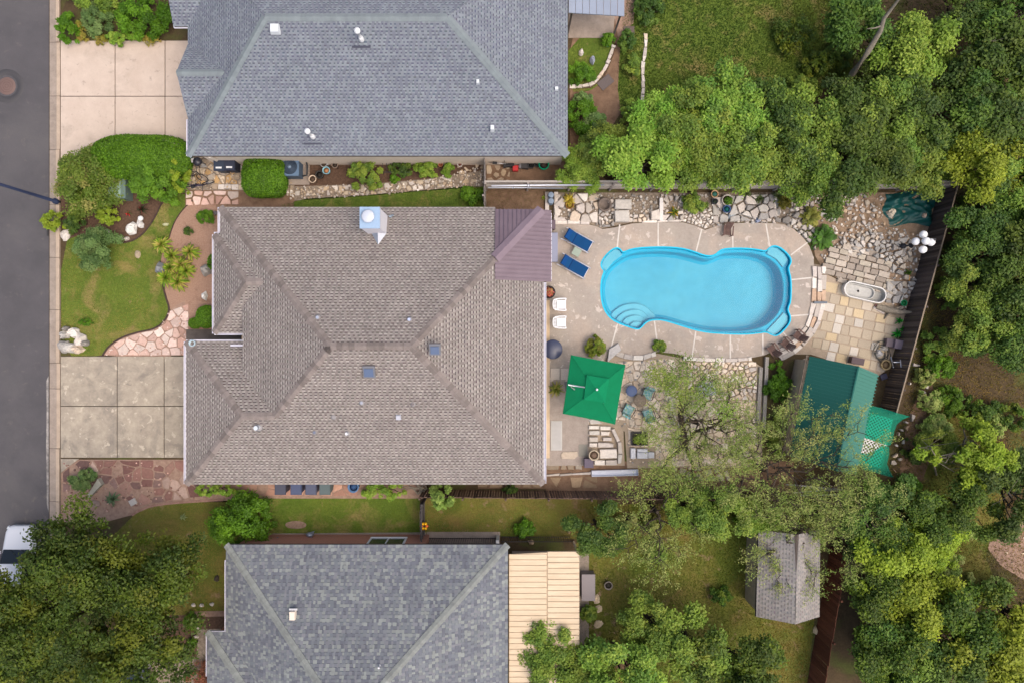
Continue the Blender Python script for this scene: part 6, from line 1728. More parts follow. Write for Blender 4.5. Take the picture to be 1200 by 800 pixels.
def net_mat():
    m = M('shade_net', S(20, 160, 128), S(14, 146, 118), 3, .7, vary=.08, vscale=5); nt = m.node_tree
    tr = nt.nodes.new('ShaderNodeBsdfTransparent'); tr.inputs[0].default_value = (.2, .85, .68, 1); mx = nt.nodes.new('ShaderNodeMixShader'); mx.inputs[0].default_value = .42
    out = nt.nodes['Material Output']; nt.links.new(tr.outputs[0], mx.inputs[1]); nt.links.new(nt.nodes['Principled BSDF'].outputs[0], mx.inputs[2]); nt.links.new(mx.outputs[0], out.inputs[0])
net_mat()
nw = thing('shade_net', 'torn bright green shade net stretched over white lattice', 'awning', W(1030, 515))
outl = [(1019.5, 474.5, 2.3), (1034, 478, 2.25), (1050, 483, 2.22), (1066.5, 487.5, 2.4), (1058, 491, 2.25), (1051, 497, 2.2), (1048, 505, 2.18), (1046.5, 514, 2.2), (1044, 520, 2.17), (1042, 522, 2.17), (1034, 519.5, 2.16), (1018, 514, 2.16), (1013.5, 513, 2.2), (1014, 500, 2.25), (1017, 486, 2.3)]
o2 = [(1042, 523, 2.17), (1042, 532, 2.18), (1039.5, 543, 2.18), (1043, 552, 2.2), (1047, 559, 2.35), (1040, 557.5, 2.25), (1022, 552, 2.2), (1003, 548, 2.22), (1005, 540, 2.18), (1009, 531, 2.17), (1017, 531.5, 2.17), (1027, 527, 2.17), (1035, 521.5, 2.17)]
for ol in (outl, o2):
    P = [W(*p) for p in ol]; tri = tessellate_polygon([[Vector((p.x, p.y, 0)) for p in P]])
    m_ = MB(); cen = sum(P, Vector()) / len(P); m_.mesh(P, [list(t) for t in tri], smooth=True)
    m_.build('net_sheet', 'shade_net', nw, world=True)

# ------------------------------------------------------------------ parasol
ub = thing('parasol', 'square green cantilever parasol over the lower terrace', 'umbrella', W(668, 452))
cor = [W(669, 415.5, 2.45), W(733, 427, 2.45), W(721, 497, 2.45), W(659.5, 484.5, 2.45)]
apex = sum(cor, Vector()) / 4; apex.z = 3.05
GREEN = S(0, 122, 78)
def pyramid(cor, apex, sag, col, name, par, n=8, off=0.):
    mb = MB()
    for i in range(4):
        a, b = cor[i], cor[(i + 1) % 4]
        grid = []
        for r in range(n + 1):
            t = r / n; row = []
            for k in range(n + 1):
                s_ = k / n; edge = a.lerp(b, s_); edge = edge.copy(); inw = (apex - edge); inw.z = 0
                bow = 4 * s_ * (1 - s_); edge = edge + inw * .012 * bow
                p = apex.lerp(edge, t); p.z -= sag * bow * t * (1 - .3 * t) + sag * .6 * math.sin(math.pi * t) * .5
                row.append(p + Vector((0, 0, off)))
            grid.append(row)
        for r in range(n):
            for k in range(n):
                q = [grid[r][k], grid[r + 1][k], grid[r + 1][k + 1], grid[r][k + 1]]
                if r == 0: q = [q[0], q[1], q[2]]
                mb.face(q, col, True)
        for k in range(n):
            e0, e1 = grid[n][k], grid[n][k + 1]; mb.face([e0, e0 - Vector((0, 0, .12)), e1 - Vector((0, 0, .12)), e1], col)
    return mb.build(name, 'fabric', par, world=True)
M('fabric', attr=True, rough=.9, vary=.09, vscale=2, bump=.6, bscale=6)
can = pyramid(cor, apex, .03, GREEN, 'canopy', ub)
vc = [W(687.5, 439, 2.95), W(714, 443.5, 2.95), W(709.5, 472, 2.95), W(684, 468, 2.95)]; va = sum(vc, Vector()) / 4; va.z = 3.2
pyramid(vc, va, .05, S(0, 128, 83), 'vent_flap', can, 5)
MB().ball((va.x, va.y, 3.24), .07, 10, 6, S(236, 238, 240)).build('finial', 'paint', ub, world=True)
for c in cor: MB().beam(va - Vector((0, 0, .2)), c - Vector((0, 0, .05)), .03, .03, S(190, 192, 194)).build('rib', 'metal', ub, world=True)
for c0, c1 in zip(cor, cor[1:] + cor[:1]):
    MB().beam(apex - Vector((0, 0, .02)), c0 - Vector((0, 0, .0)) + Vector((0, 0, .012)), .02, .012, S(0, 112, 72)).build('seam', 'fabric', can, world=True)
pb = W(668, 452); mb = MB(); mb.tube([(pb.x, pb.y, 0), (pb.x, pb.y, 2.75), tuple(W(666, 450.5, 2.98)), tuple(W(685.5, 453.5, 3.02))], .04, 8, S(226, 228, 228)); mb.build('pole', 'metal', ub, world=True)
MB().box((pb.x, pb.y, .06), (.6, .6, .1), .2, S(120, 118, 116)).build('base_plate', 'paint', ub, world=True)

# ------------------------------------------------------------------ seating
BLUE = S(14, 70, 120)
def lounger():
    t = thing('sun_lounger', '', 'sun lounger', (0, 0, 0))
    fr = MB(); W_, Ln = .66, 1.55
    for s_ in (-1, 1): fr.tube([(-.85, s_ * W_ / 2, .12), (-.5, s_ * W_ / 2, .32), (.75, s_ * W_ / 2, .32), (.85, s_ * W_ / 2, .3)], .028, 8, S(206, 208, 220))
    for x in (-.5, .75): fr.tube([(x, -W_ / 2, .32), (x, W_ / 2, .32)], .024, 8, S(206, 208, 220))
    fr.build('frame', 'metal', t)
    for x, s_ in ((-.45, 1), (-.45, -1), (.7, 1), (.7, -1)):
        m_ = MB(); m_.tube([(x, s_ * W_ / 2, .31), (x + .04, s_ * W_ / 2, 0)], .024, 7, S(196, 198, 210)); m_.build('leg', 'metal', t)
    m_ = MB()
    m_.box((.28, 0, .335), (.92, W_ - .07, .02), 0, BLUE); m_.box((.28, 0, .348), (.02, W_ - .07, .01), 0, S(12, 70, 124))
    m_.build('seat', 'fabric', t)
    back = MB(); q = Matrix.Rotation(math.radians(38), 3, 'Y')
    back.box((-.46, 0, .53), (.66, W_ - .09, .025), 0, BLUE, 1.0, q); back.build('backrest', 'fabric', t)
    m_ = MB(); m_.box((-.585, 0, .665), (.30, W_ - .1, .07), 0, S(12, 68, 128), .9, q); m_.build('headrest', 'fabric', t)
    m_ = MB(); m_.beam((-.2, -W_ / 2 + .03, .345), (-.2, W_ / 2 - .03, .345), .05, .02, S(12, 40, 92)); m_.build('hinge_band', 'fabric', t)
    return t
l1 = lounger(); l2 = copy_tree(l1)
for o, px, py, lab in ((l1, 676.5, 282.5, 'blue sling sun lounger beside the corner planting and grey bench'), (l2, 672, 312.5, 'blue sling sun lounger beside the pool, away from the rockery')):
    o.location = W(px, py, .07); o.rotation_euler = (0, 0, math.radians(-29)); tag(o, lab, 'sun lounger', 'blue sun loungers on the pool deck'); o.scale = (1.08, 1.08, 1)
st_ = thing('side_table', 'square glass side table between two blue loungers', 'table', W(675, 296.5, .07), math.radians(-29))
M('glass_green', S(150, 164, 148), S(140, 156, 140), 2, .15, spec=.5)
MB().box((0, 0, .42), (.46, .46, .02), 0).build('table_top', 'glass_green', st_)
for s_ in ((1, 1), (1, -1), (-1, 1), (-1, -1)):
    m_ = MB(); m_.tube([(.2 * s_[0], .2 * s_[1], 0), (.2 * s_[0], .2 * s_[1], .41)], .015, 6, S(170, 172, 176)); m_.build('leg', 'metal', st_)
def plastic_chair():
    t = thing('plastic_chair', '', 'chair', (0, 0, 0)); WH = S(246, 247, 250)
    m_ = MB(); m_.box((.04, 0, .41), (.46, .48, .03), 0, WH, .97); m_.build('seat', 'paint', t)
    q = Matrix.Rotation(math.radians(-22), 3, 'Y')
    for k in range(7):
        y = -.21 + k * .07; m_ = MB(); m_.box((-.28 - .03 * math.cos(y * 6), y, .62), (.02, .05, .44), 0, WH, .9, q); m_.build('back_slat', 'paint', t)
    m_ = MB(); m_.tube([(-.38, -.24, .78), (-.42, -.12, .84), (-.43, 0, .86), (-.42, .12, .84), (-.38, .24, .78)], .028, 6, WH); m_.build('top_rail', 'paint', t)
    for s_ in (-1, 1):
        m_ = MB(); m_.tube([(-.34, s_ * .25, .68), (-.1, s_ * .3, .66), (.2, s_ * .31, .64), (.27, s_ * .29, .58)], .034, 6, WH); m_.build('armrest', 'paint', t)
        for x in (-.24, .25):
            m_ = MB(); m_.tube([(x, s_ * .24, .62 if x > 0 else .42), (x * 1.12, s_ * .27, 0)], [.03, .022], 6, WH); m_.build('leg', 'paint', t)
    return t
c1 = plastic_chair(); c2 = copy_tree(c1)
for o, px, py, lab in ((c1, 656.5, 357.5, 'white plastic armchair next to round flower planter'), (c2, 656.5, 378, 'white plastic armchair nearer the round dark table')):
    o.location = W(px, py, .07); tag(o, lab, 'chair', 'white plastic chairs by the house wall'); o.scale = (1.12, 1.12, 1.05)
def adirondack():
    t = thing('wooden_chair', '', 'chair', (0, 0, 0)); c = S(106, 84, 78)
    for k in range(6):
        y = -.25 + k * .1; m_ = MB(); a, b = Vector((-.18, y * .8, .3)), Vector((-.62, y * 1.05, .92 - abs(y) * .25)); m_.beam(a, b, .085, .02, c); m_.build('back_slat', 'wood', t)
    for k in range(5):
        m_ = MB(); m_.box((-.12 + k * .1, 0, .3 + k * .025), (.085, .52, .02), 0, c); m_.build('seat_slat', 'wood', t)
    for s_ in (-1, 1):
        m_ = MB(); m_.beam((-.42, s_ * .34, .56), (.4, s_ * .36, .6), .11, .025, c); m_.build('armrest', 'wood', t)
        m_ = MB(); m_.beam((.34, s_ * .32, 0), (.34, s_ * .32, .59), .08, .04, c); m_.build('leg', 'wood', t)
        m_ = MB(); m_.beam((-.75, s_ * .24, .03), (.36, s_ * .28, .4), .03, .1, c); m_.build('leg', 'wood', t)
    return t
a0 = adirondack(); al = [a0] + [copy_tree(a0) for _ in range(3)]
for o, px, py, rz, lab in ((al[0], 851, 272, -96, 'dark wooden adirondack chair alone between rockery and pool'), (al[1], 933, 393, 142, 'dark wooden adirondack chair against curved stone edging'), (al[2], 918.5, 402, 138, 'dark wooden adirondack chair in the middle of three'), (al[3], 903, 409, 128, 'dark wooden adirondack chair half hidden under feathery branches')):
    o.location = W(px, py, .07); o.rotation_euler = (0, 0, math.radians(rz)); o.scale = (.72, .72, .8); tag(o, lab, 'chair', 'wooden chairs round the pool')
def slab_thing(name, label, cat, px, py, w, d, h, col, rz=0, mat='paint', z=.07, top=1.0, parts=None):
    t = thing(name, label, cat, W(px, py, z), math.radians(rz))
    m_ = MB(); m_.prism([(-w / 2, -d / 2), (w / 2, -d / 2), (w / 2, d / 2), (-w / 2, d / 2)], 0, h * .86, .01, .01, col); m_.build('body', mat, t)
    m_ = MB(); m_.prism([(-w / 2 - .015, -d / 2 - .015), (w / 2 + .015, -d / 2 - .015), (w / 2 + .015, d / 2 + .015), (-w / 2 - .015, d / 2 + .015)], h * .865, h, .015, .012, tuple(min(1, x * 1.06) for x in col[:3]) + (1,)); m_.build('lid' if ('box' in name or name in ('crate', 'storage_bench')) else 'top_panel', mat, t)
    return t
slab_thing('storage_bench', 'long slate blue storage bench against metal roof wall', 'bench', 648.5, 291, .42, 1.65, .45, S(146, 150, 172))
slab_thing('storage_box', 'small dark brown box beside slate blue bench', 'box', 647, 265, .3, .5, .5, S(104, 88, 98))
rt = thing('round_table', 'round dark blue patio table against the door step', 'table', W(647, 409, .07))
m_ = MB(); m_.lathe([(.001, .72), (.54, .72), (.56, .7), (.54, .68), (.001, .68)], n=28, col=S(66, 72, 98)); m_.build('table_top', 'paint_gloss', rt)
m_ = MB(); m_.lathe([(.26, 0), (.24, .03), (.04, .06), (.04, .68)], n=14, col=S(60, 62, 76)); m_.build('pedestal', 'paint', rt)
def planter(name, label, px, py, r, h, col, soil=S(70, 56, 46), z=.0, cat='planter', inner=.8, group=None):
    t = thing(name, label, cat, W(px, py, z), 0, group); R = r * PX
    m_ = MB(); m_.lathe([(R * .72, 0), (R * .95, h * .85), (R, h), (R * inner, h), (R * inner * .96, h * .8)], n=18, col=col); m_.build('pot', 'stone_fine', t)
    m_ = MB(); m_.lathe([(R * inner * .95, h * .8), (.001, h * .84)], n=14, col=soil); m_.build('soil', 'stone', t)
    return t
pl_ = planter('round_planter', 'black tub planter with pink flowers beside white chairs', 643, 343, 7.5, .4, S(58, 54, 56), z=.07)
rng = np.random.default_rng(4); q, c = foliage(rng, [(0, 0, .42)] * 6, [.22] * 6, 500, .04, [F(120, 130, 60), F(220, 120, 140), F(230, 190, 190), F(160, 60, 60)], .7, squash=.5); quads_object('flowers', q, c, 'leaf_still', pl_)
mats = thing('door_mat', 'pale grey mat lying beside the door step', 'mat', W(652, 510, .08))
MB().prism([(-.33, -.86), (.33, -.86), (.33, .86), (-.33, .86)], 0, .03, .02, .01, S(196, 194, 190)).build('mat_body', 'fabric', mats)
MB().prism([(-.27, -.8), (.27, -.8), (.27, .8), (-.27, .8)], .028, .036, .01, .003, S(188, 186, 184)).build('mat_field', 'fabric', mats)
fs_ = thing('flagstone', 'flat peach flagstone lying on the lower terrace', 'stone', W(667, 533, .076)); MB().prism([(-.45, -.2), (.3, -.22), (.5, -.05), (.46, .22), (-.4, .2), (-.5, 0)], 0, .05, .03, .02, S(198, 182, 164)).build('stone_body', 'stone', fs_)
tag(MB().prism([tuple(p.xy) for p in L([(678, 520), (688, 520), (688, 534), (678, 534)])], .07, .09, .01, .008, S(142, 138, 128)).build('drain_grate', 'paint'), 'small grey drain cover on the lower terrace', 'drain')
for x0, x1, lab in ((645, 656, 'left pale paving square beside potted palm, against the door step'), (657, 672, 'pale paving square between potted palm and parasol')):
    t = thing('paving_square', lab.replace('left ', 'narrow '), 'paving slab', W((x0 + x1) / 2, 438, .07)); w = (x1 - x0) * PX
    MB().prism([(-w / 2 + .02, -.33), (w / 2 - .02, -.33), (w / 2 - .02, .33), (-w / 2 + .02, .33)], .004, .035, .02, .012, S(212, 200, 188)).build('slab', 'stone_fine', t)
planter('stone_urn', 'round pale stone planter on the stone steps', 695, 531.5, 6.2, .5, S(200, 184, 160), S(120, 100, 86), .3)
slab_thing('storage_box', 'dark purple grey box at the terrace corner', 'box', 689, 540.5, .5, .5, .55, S(98, 88, 104), z=.0)
fp = thing('fire_pit', 'square black planter with weeds on flagstone terrace', 'planter', W(748.5, 513))
for c, d in (((0, .36, .16), (.95, .05, .32)), ((0, -.36, .16), (.95, .05, .32)), ((.46, 0, .16), (.05, .67, .32)), ((-.46, 0, .16), (.05, .67, .32))): MB().box(c, d, 0, S(58, 56, 60)).build('side_panel', 'paint', fp)
MB().box((0, 0, .08), (.86, .66, .1), 0, S(64, 60, 56)).build('soil', 'stone', fp)
rng = np.random.default_rng(8); q, c = foliage(rng, [(.1, .1, .2), (-.15, -.05, .2), (.2, -.1, .2)], [.22] * 3, 420, .05, PAL['bright'], .5); quads_object('leaves', q, c, 'leaf_still', fp)
wb_ = thing('stone_bench', 'low bench of white marble blocks beside black planter', 'bench', W(752, 530))
for x, y, w, d, h in ((-.55, 0, .28, .6, .3), (-.02, -.12, .6, .34, .34), (.5, -.1, .36, .34, .3), (.0, .16, .6, .2, .26)):
    m_ = MB(); m_.prism([(x - w / 2, y - d / 2), (x + w / 2, y - d / 2), (x + w / 2, y + d / 2), (x - w / 2, y + d / 2)], 0.02, h, .03, .02, S(228, 228, 232)); m_.build('marble_block', 'stone_fine', wb_)
wt = thing('metal_trough', 'long white painted trough lying below the stone steps', 'trough', W(720, 553), math.radians(1.5))
for c, d in (((0, 0, .05), (2.7, .32, .04)), ((0, .16, .14), (2.7, .03, .2)), ((0, -.16, .14), (2.7, .03, .2)), ((1.34, 0, .14), (.03, .3, .2)), ((-1.34, 0, .14), (.03, .3, .2))): MB().box(c, d, 0, S(214, 218, 230)).build('panel', 'paint', wt)
# patterned chairs and stool near the terrace
def cushion_mat():
    m = M('floral', S(196, 206, 204), S(30, 150, 160), 9, .85, c3=S(150, 176, 70), scale3=7, t3=(.56, .6)); return m
cushion_mat()
def patio_chair(label, px, py, rz):
    t = thing('patio_chair', label, 'chair', W(px, py, .06), math.radians(rz))
    m_ = MB(); m_.prism([(-.28, -.28), (.28, -.28), (.28, .28), (-.28, .28)], .36, .47, .06, .05); m_.build('cushion', 'floral', t)
    m_ = MB(); m_.box((-.33, 0, .68), (.12, .54, .5), 0, None, .9, Matrix.Rotation(math.radians(-14), 3, 'Y')); m_.build('back_cushion', 'floral', t)
    for s_ in ((1, 1), (1, -1), (-1, 1), (-1, -1)):
        m_ = MB(); m_.tube([(.27 * s_[0], .27 * s_[1], 0), (.27 * s_[0], .27 * s_[1], .38)], .02, 6, S(88, 90, 92)); m_.build('leg', 'metal', t)
    for s_ in (-1, 1):
        m_ = MB(); m_.tube([(-.3, s_ * .32, .64), (.2, s_ * .33, .62), (.28, s_ * .31, .38)], .022, 6, S(88, 90, 92)); m_.build('armrest', 'metal', t)
    return t
patio_chair('teal floral cushioned chair beside round blue stool and parasol', 735, 479, 60)
patio_chair('teal floral cushioned chair facing the mosaic table', 758, 484, 110); patio_chair('teal floral cushioned chair under feathery branches', 757, 461, 250)
mt_ = thing('mosaic_table', 'small round grey mosaic table between floral chairs', 'table', W(748, 468, .06))
m_ = MB(); m_.lathe([(.001, .6), (.36, .6), (.38, .57), (.001, .55)], n=20); m_.build('table_top', 'grey_joint', mt_); m_ = MB(); m_.lathe([(.2, 0), (.03, .04), (.03, .56)], n=10, col=S(90, 90, 92)); m_.build('pedestal', 'paint', mt_)
rs = thing('round_stool', 'round slate blue stool beside green parasol', 'stool', W(738.5, 457, .06))
m_ = MB(); m_.lathe([(.001, .5), (.3, .5), (.33, .47), (.31, .42), (.001, .42)], n=20, col=S(92, 108, 146)); m_.build('seat', 'paint', rs)
for k in range(4):
    m_ = MB(); a = k * 1.57 + .4; m_.tube([(.24 * math.cos(a), .24 * math.sin(a), .43), (.28 * math.cos(a), .28 * math.sin(a), 0)], .02, 6, S(80, 88, 110)); m_.build('leg', 'paint', rs)

# ------------------------------------------------------------------ east garden objects
gl = thing('globe_lamp', 'garden lamp post with five white globes by board fence', 'lamp post', W(1058, 288))
bp_ = W(1066, 288); top = 3.0
m_ = MB(); m_.lathe([(.2, 0), (.16, .15), (.07, .3), (.055, .6), (.05, 2.35), (.07, 2.4)], bp_, 10, S(44, 46, 54)); m_.build('post', 'paint', gl, world=True)
M('globe', S(250, 250, 252), None, rough=.25, spec=.4)
for px, py, z in ((1073, 283, 2.2), (1082, 275, 2.25), (1085, 282.5, 2.6), (1091, 284, 2.2), (1081.5, 292.5, 2.2)):
    g = W(px, py, z); m_ = MB(); m_.tube([(bp_.x, bp_.y, 2.0), ((bp_.x + g.x) / 2, (bp_.y + g.y) / 2, 1.85), (g.x, g.y, z - .2)], .03, 6, S(44, 46, 54)); m_.build('arm', 'paint', gl, world=True)
    m_ = MB(); m_.ball(g, .215, 18, 12); m_.build('globe', 'globe', gl, world=True)
tp = thing('tarpaulin', 'dark teal tarpaulin draped over a pile by the fence corner', 'tarpaulin', W(1066, 245))
rng = np.random.default_rng(12); N = 26; g = []
X0, Y0, X1, Y1 = 1037, 226, 1093, 264
M('tarp', S(22, 92, 88), S(14, 74, 74), 1.5, .45, spec=.4, vary=.1, vscale=5)
m_ = MB()
for i in range(N):
    for j in range(N):
        a, b = i / (N - 1), j / (N - 1); sk = 4 * math.sin(b * 5) * (a - .5)
        edge = min(a, 1 - a, b, 1 - b) * 2
        h = .03 + .5 * min(1, edge * 2.2) * (.55 + .45 * math.sin(a * 5 + b * 3 + 1)) + .07 * math.sin(a * 22 + 5 * math.sin(b * 7)) * min(1, edge * 5) + .04 * math.sin(b * 31 + a * 9)
        p = W(X0 + (X1 - X0) * a + sk + 2.5 * math.sin(b * 9), Y0 + (Y1 - Y0) * b + 2 * math.sin(a * 7 + 1), 0); m_.v.append((p.x, p.y, max(.01, h)))
for i in range(N - 1):
    for j in range(N - 1): m_.f.append([i * N + j, i * N + j + 1, (i + 1) * N + j + 1, (i + 1) * N + j]); m_.c.append(None); m_.sm.append(True)
m_.build('sheet', 'tarp', tp, world=True)
def boulder(label, px, py, sx, sy, sz, col, seed, name='boulder', z=0., group=None, n=9, rz=0):
    rg = random.Random(seed); o = rock_mesh(rg, sx * PX, sy * PX, sz, n, 3, col).build(name, 'stone')
    o.location = W(px, py, z); o.rotation_euler = (0, 0, rz); return tag(o, label, 'rock', group)
boulder('pale boulder weighing down the tarpaulin edge', 1042.5, 250, 5, 5, .4, S(214, 204, 184), 1, z=.0)
boulder('small pinkish rock on the tarpaulin', 1082, 253, 2.2, 3.5, .25, S(206, 180, 160), 2, z=.25)
tb = thing('basin', 'long oval weathered white basin lying on paver patio', 'basin', W(1009.5, 343), math.radians(-13))
def stadium(L_, w, n=10): return [(L_ / 2 - w / 2 + w / 2 * math.cos(a), w / 2 * math.sin(a)) for a in np.linspace(-math.pi / 2, math.pi / 2, n)] + [(-L_ / 2 + w / 2 + w / 2 * math.cos(a), w / 2 * math.sin(a)) for a in np.linspace(math.pi / 2, 3 * math.pi / 2, n)]
def ringed(levels, col, cap=True):
    m_ = MB(); n = len(levels[0][0])
    for p, z in levels: m_.v.extend([(x, y, z) for x, y in p])
    for i in range(len(levels) - 1):
        for k in range(n): m_.f.append([i * n + k, i * n + (k + 1) % n, (i + 1) * n + (k + 1) % n, (i + 1) * n + k]); m_.c.append(col); m_.sm.append(False)
    if cap: m_.f.append([(len(levels) - 1) * n + k for k in range(n)]); m_.c.append(col); m_.sm.append(False)
    return m_
ringed([(stadium(2.45, .9), .0), (stadium(2.5, .95), .42), (stadium(2.5, .95), .46), (stadium(2.38, .83), .46), (stadium(2.36, .81), .42)], S(232, 230, 226), False).build('rim', 'stone_fine', tb)
ringed([(stadium(2.36, .81), .42), (stadium(2.2, .68), .16), (stadium(2.0, .5), .12)], S(168, 166, 160)).build('bowl', 'stone', tb)
m_ = ringed([(stadium(1.75, .74), .3), (stadium(1.75, .74), .36), (stadium(1.66, .66), .36), (stadium(1.6, .6), .22)], S(190, 188, 182)); m_.v = [(x - .28, y, z) for x, y, z in m_.v]; m_.build('inner_tray', 'stone', tb)
m_ = MB(); m_.lathe([(.06, .2), (.07, .24), (.001, .245)], (-.32, 0, 0), 10, S(30, 28, 28)); m_.build('drain', 'paint', tb)
slab_thing('storage_box', 'dark brown box against the teal shed gable', 'box', 1000.5, 422.5, .72, .36, .5, S(84, 68, 72), -12, z=.0)
slab_thing('storage_box', 'brown grey cube beside green inflatable plants, against paver edge', 'box', 1039.5, 401.5, .45, .45, .4, S(110, 98, 104), -8, z=0)
slab_thing('storage_box', 'lighter purple grey cube against the board fence', 'box', 1047.5, 403.5, .48, .48, .6, S(126, 114, 124), -10, z=0)
slab_thing('cushion', 'small dark blue cushion on the ground by the fence', 'cushion', 1035, 441, .36, .3, .1, S(74, 72, 90), 20, z=.04, mat='fabric')
hc_ = thing('garden_hose', 'tangled black garden hose beside straw basket', 'hose', W(1032, 412)); rng = np.random.default_rng(3)
m_ = MB(); P = []
for k in range(70):
    a = k * .42; r = .42 + .12 * math.sin(k * .37) + .1 * math.sin(k * .11); P.append((r * math.cos(a) * (.9 + .1 * math.sin(k)), r * math.sin(a) * 1.1, .05 + .18 * abs(math.sin(k * .21))))
m_.tube(P, .02, 5, S(70, 70, 66)); m_.build('coil', 'paint', hc_)
m_ = MB(); m_.tube([(.4, .3, .1), (.55, -.2, .06), (.5, -.7, .03), (.2, -.9, .03)], .02, 5, S(84, 80, 70)); m_.build('tail', 'paint', hc_)
bk = planter('straw_basket', 'round straw basket beside tangled hose', 1035.5, 427, 6, .3, S(176, 156, 116), S(126, 108, 84), .03, 'basket')
boulder('grey white boulder inside the hose coil', 1029, 413, 4.5, 4.5, .3, S(196, 194, 192), 4)
boulder('flat pale stone beside the hose coil', 1036, 408, 4, 3.5, .2, S(190, 184, 176), 5)
wt2 = thing('metal_pipe', 'white metal pipe rack standing against the fence', 'pipe', W(1045, 425))
m_ = MB(); m_.tube([W(1044, 418, .05), W(1047, 430, .9)], .03, 6, S(230, 232, 240)); m_.tube([W(1047, 424, .9), W(1056, 424, 1.1)], .03, 6, S(230, 232, 240)); m_.tube([W(1055, 421, 1.1), W(1056, 430, 1.1)], .03, 6, S(214, 216, 226)); m_.build('pipe', 'metal', wt2, world=True)
for i, (px, py, r) in enumerate(((1052, 376, 4.5), (1049, 391, 6), (1056, 386, 4.5), (1061, 389, 3.5))):
    fronds('plastic_plant', 'glossy bright green leafy plant against the board fence', px, py, r * 1.3, 14, [F(30, 150, 50, .9), F(60, 180, 60, .9), F(20, 120, 40, .9)], 200 + i, 'agave', h=.4, group='bright green leafy plants by the board fence')
dw = thing('driftwood', 'bleached grey driftwood log leaning to the fence', 'driftwood', W(1030, 362))
m_ = MB(); m_.tube([W(1027, 359, .12), W(1040, 363, .25), W(1055, 366, .35), W(1070, 366, .6)], [.16, .2, .16, .05], 7); m_.tube([W(1043, 365, .2), W(1036, 374, .1)], [.08, .03], 5); m_.tube([W(1048, 362, .3), W(1058, 359, .3)], [.09, .04], 5); m_.build('log', 'bark_pale', dw, world=True)
mb_ = thing('wood_block', 'short reddish timber block beside driftwood', 'timber', W(1031, 361), math.radians(-28)); MB().box((0, 0, .1), (.75, .16, .14), 0, S(150, 110, 104)).build('beam', 'wood', mb_); MB().box((-.02, -.17, .08), (.7, .13, .1), 0, S(196, 186, 180)).build('beam', 'wood', mb_)
planter('plant_pot', 'small green pot beside grey rocks', 1056.5, 355.5, 3.6, .3, S(30, 150, 96), S(40, 120, 70))
planter('plant_pot', 'small terracotta pot hanging at the board fence', 1076, 343, 3.2, .3, S(196, 140, 84), S(120, 90, 60))
sf_ = thing('star_ornament', 'orange star shaped ornament in the rock garden', 'ornament', W(1064, 326))
m_ = MB(); P = [(.26 * (1 if k % 2 == 0 else .4) * math.cos(k * math.pi / 5), .26 * (1 if k % 2 == 0 else .4) * math.sin(k * math.pi / 5)) for k in range(10)]; m_.prism(P, .03, .1, .04, .04, S(220, 166, 96)); m_.build('star', 'stone_fine', sf_)
bird = thing('bird_figure', 'black bird shaped ornament below the globe lamp', 'ornament', W(1056, 289))
m_ = MB(); m_.lathe([(.001, .02), (.14, .1), (.16, .22), (.08, .36), (.001, .42)], n=10, col=S(44, 46, 54), sx=1.3); m_.tube([(.1, 0, .25), (.35, .02, .3)], [.07, .02], 6, S(44, 46, 54)); m_.tube([(-.1, 0, .2), (-.3, .1, .3)], [.05, .02], 5, S(44, 46, 54)); m_.build('figure', 'paint', bird)
# fire bowl ring and pots in the rockery
fb = thing('stone_bowl', 'dark round stone bowl set in the rockery', 'bowl', W(708, 241)); m_ = MB(); m_.lathe([(.36, 0), (.42, .3), (.36, .34), (.29, .3), (.26, .12), (.001, .1)], n=18, col=S(120, 108, 100)); m_.build('bowl', 'stone', fb)
planter('plant_pot', 'terracotta pot with blue green water by grey fence', 835.5, 229, 4.5, .4, S(204, 168, 130), S(60, 120, 110)); planter('plant_pot', 'dark pot between terracotta pot and stone ring', 836, 237.5, 3.6, .35, S(70, 72, 80), S(50, 60, 50))
rp = planter('ring_planter', 'grey stone ring planter with green leaves', 850.5, 236, 7, .35, S(186, 178, 168)); rng = np.random.default_rng(6); q, c = foliage(rng, [(.05, -.05, .35)] * 3, [.2] * 3, 350, .05, PAL['hedge'], .6); quads_object('leaves', q, c, 'leaf_still', rp)
planter('plant_pot', 'glazed blue pot on rockery stones', 849.5, 246.5, 4.6, .4, S(70, 96, 140), S(20, 90, 90)); planter('plant_pot', 'brown pot holding golden grass', 667, 241.5, 5, .35, S(150, 110, 60), S(150, 130, 50))
boulder('blue and white striped stone on rockery edge', 857, 252.5, 7, 2.4, .22, S(188, 196, 202), 8, rz=.4); boulder('white and navy mottled rock at deck edge', 887.5, 258.5, 3.5, 3.2, .25, S(150, 160, 184), 9)
for k, (py, lab) in enumerate(((231, 'blue grey barrel against the fence'), (238, 'blue grey barrel nearer the metal roof'))):
    t = thing('barrel', lab, 'barrel', W(645, py), 0, 'pair of blue grey barrels'); m_ = MB(); m_.lathe([(.15, 0), (.17, .1), (.17, .55), (.15, .6)], n=16, col=S(122, 138, 158)); m_.build('body', 'paint', t); m_ = MB(); m_.lathe([(.165, .6), (.165, .63), (.13, .64), (.001, .64)], n=16, col=S(132, 148, 168)); m_.build('lid', 'paint', t)
# pipes on the fence top
for i, (a, b, r, c) in enumerate((((576, 218, 1.88), (708, 217, 1.9), .05, S(222, 224, 232)), ((572, 220, 1.86), (660, 221, 1.86), .03, S(190, 194, 204)))):
    t = thing('metal_pipe', ('long white pipe', 'thin grey pipe')[i] + ' resting on the grey fence top', 'pipe', W(*a)); m_ = MB(); A_p, B_p = W(a[0], a[1], a[2]), W(b[0], b[1], b[2]); m_.tube([A_p, A_p.lerp(B_p, .5) + Vector((0, .02, -.02)), B_p], r, 8, c); m_.tube([A_p.lerp(B_p, .33) + Vector((-.06, 0, 0)), A_p.lerp(B_p, .33) + Vector((.06, 0, 0))], r * 1.6, 8, c); m_.build('pipe', 'metal', t, world=True)

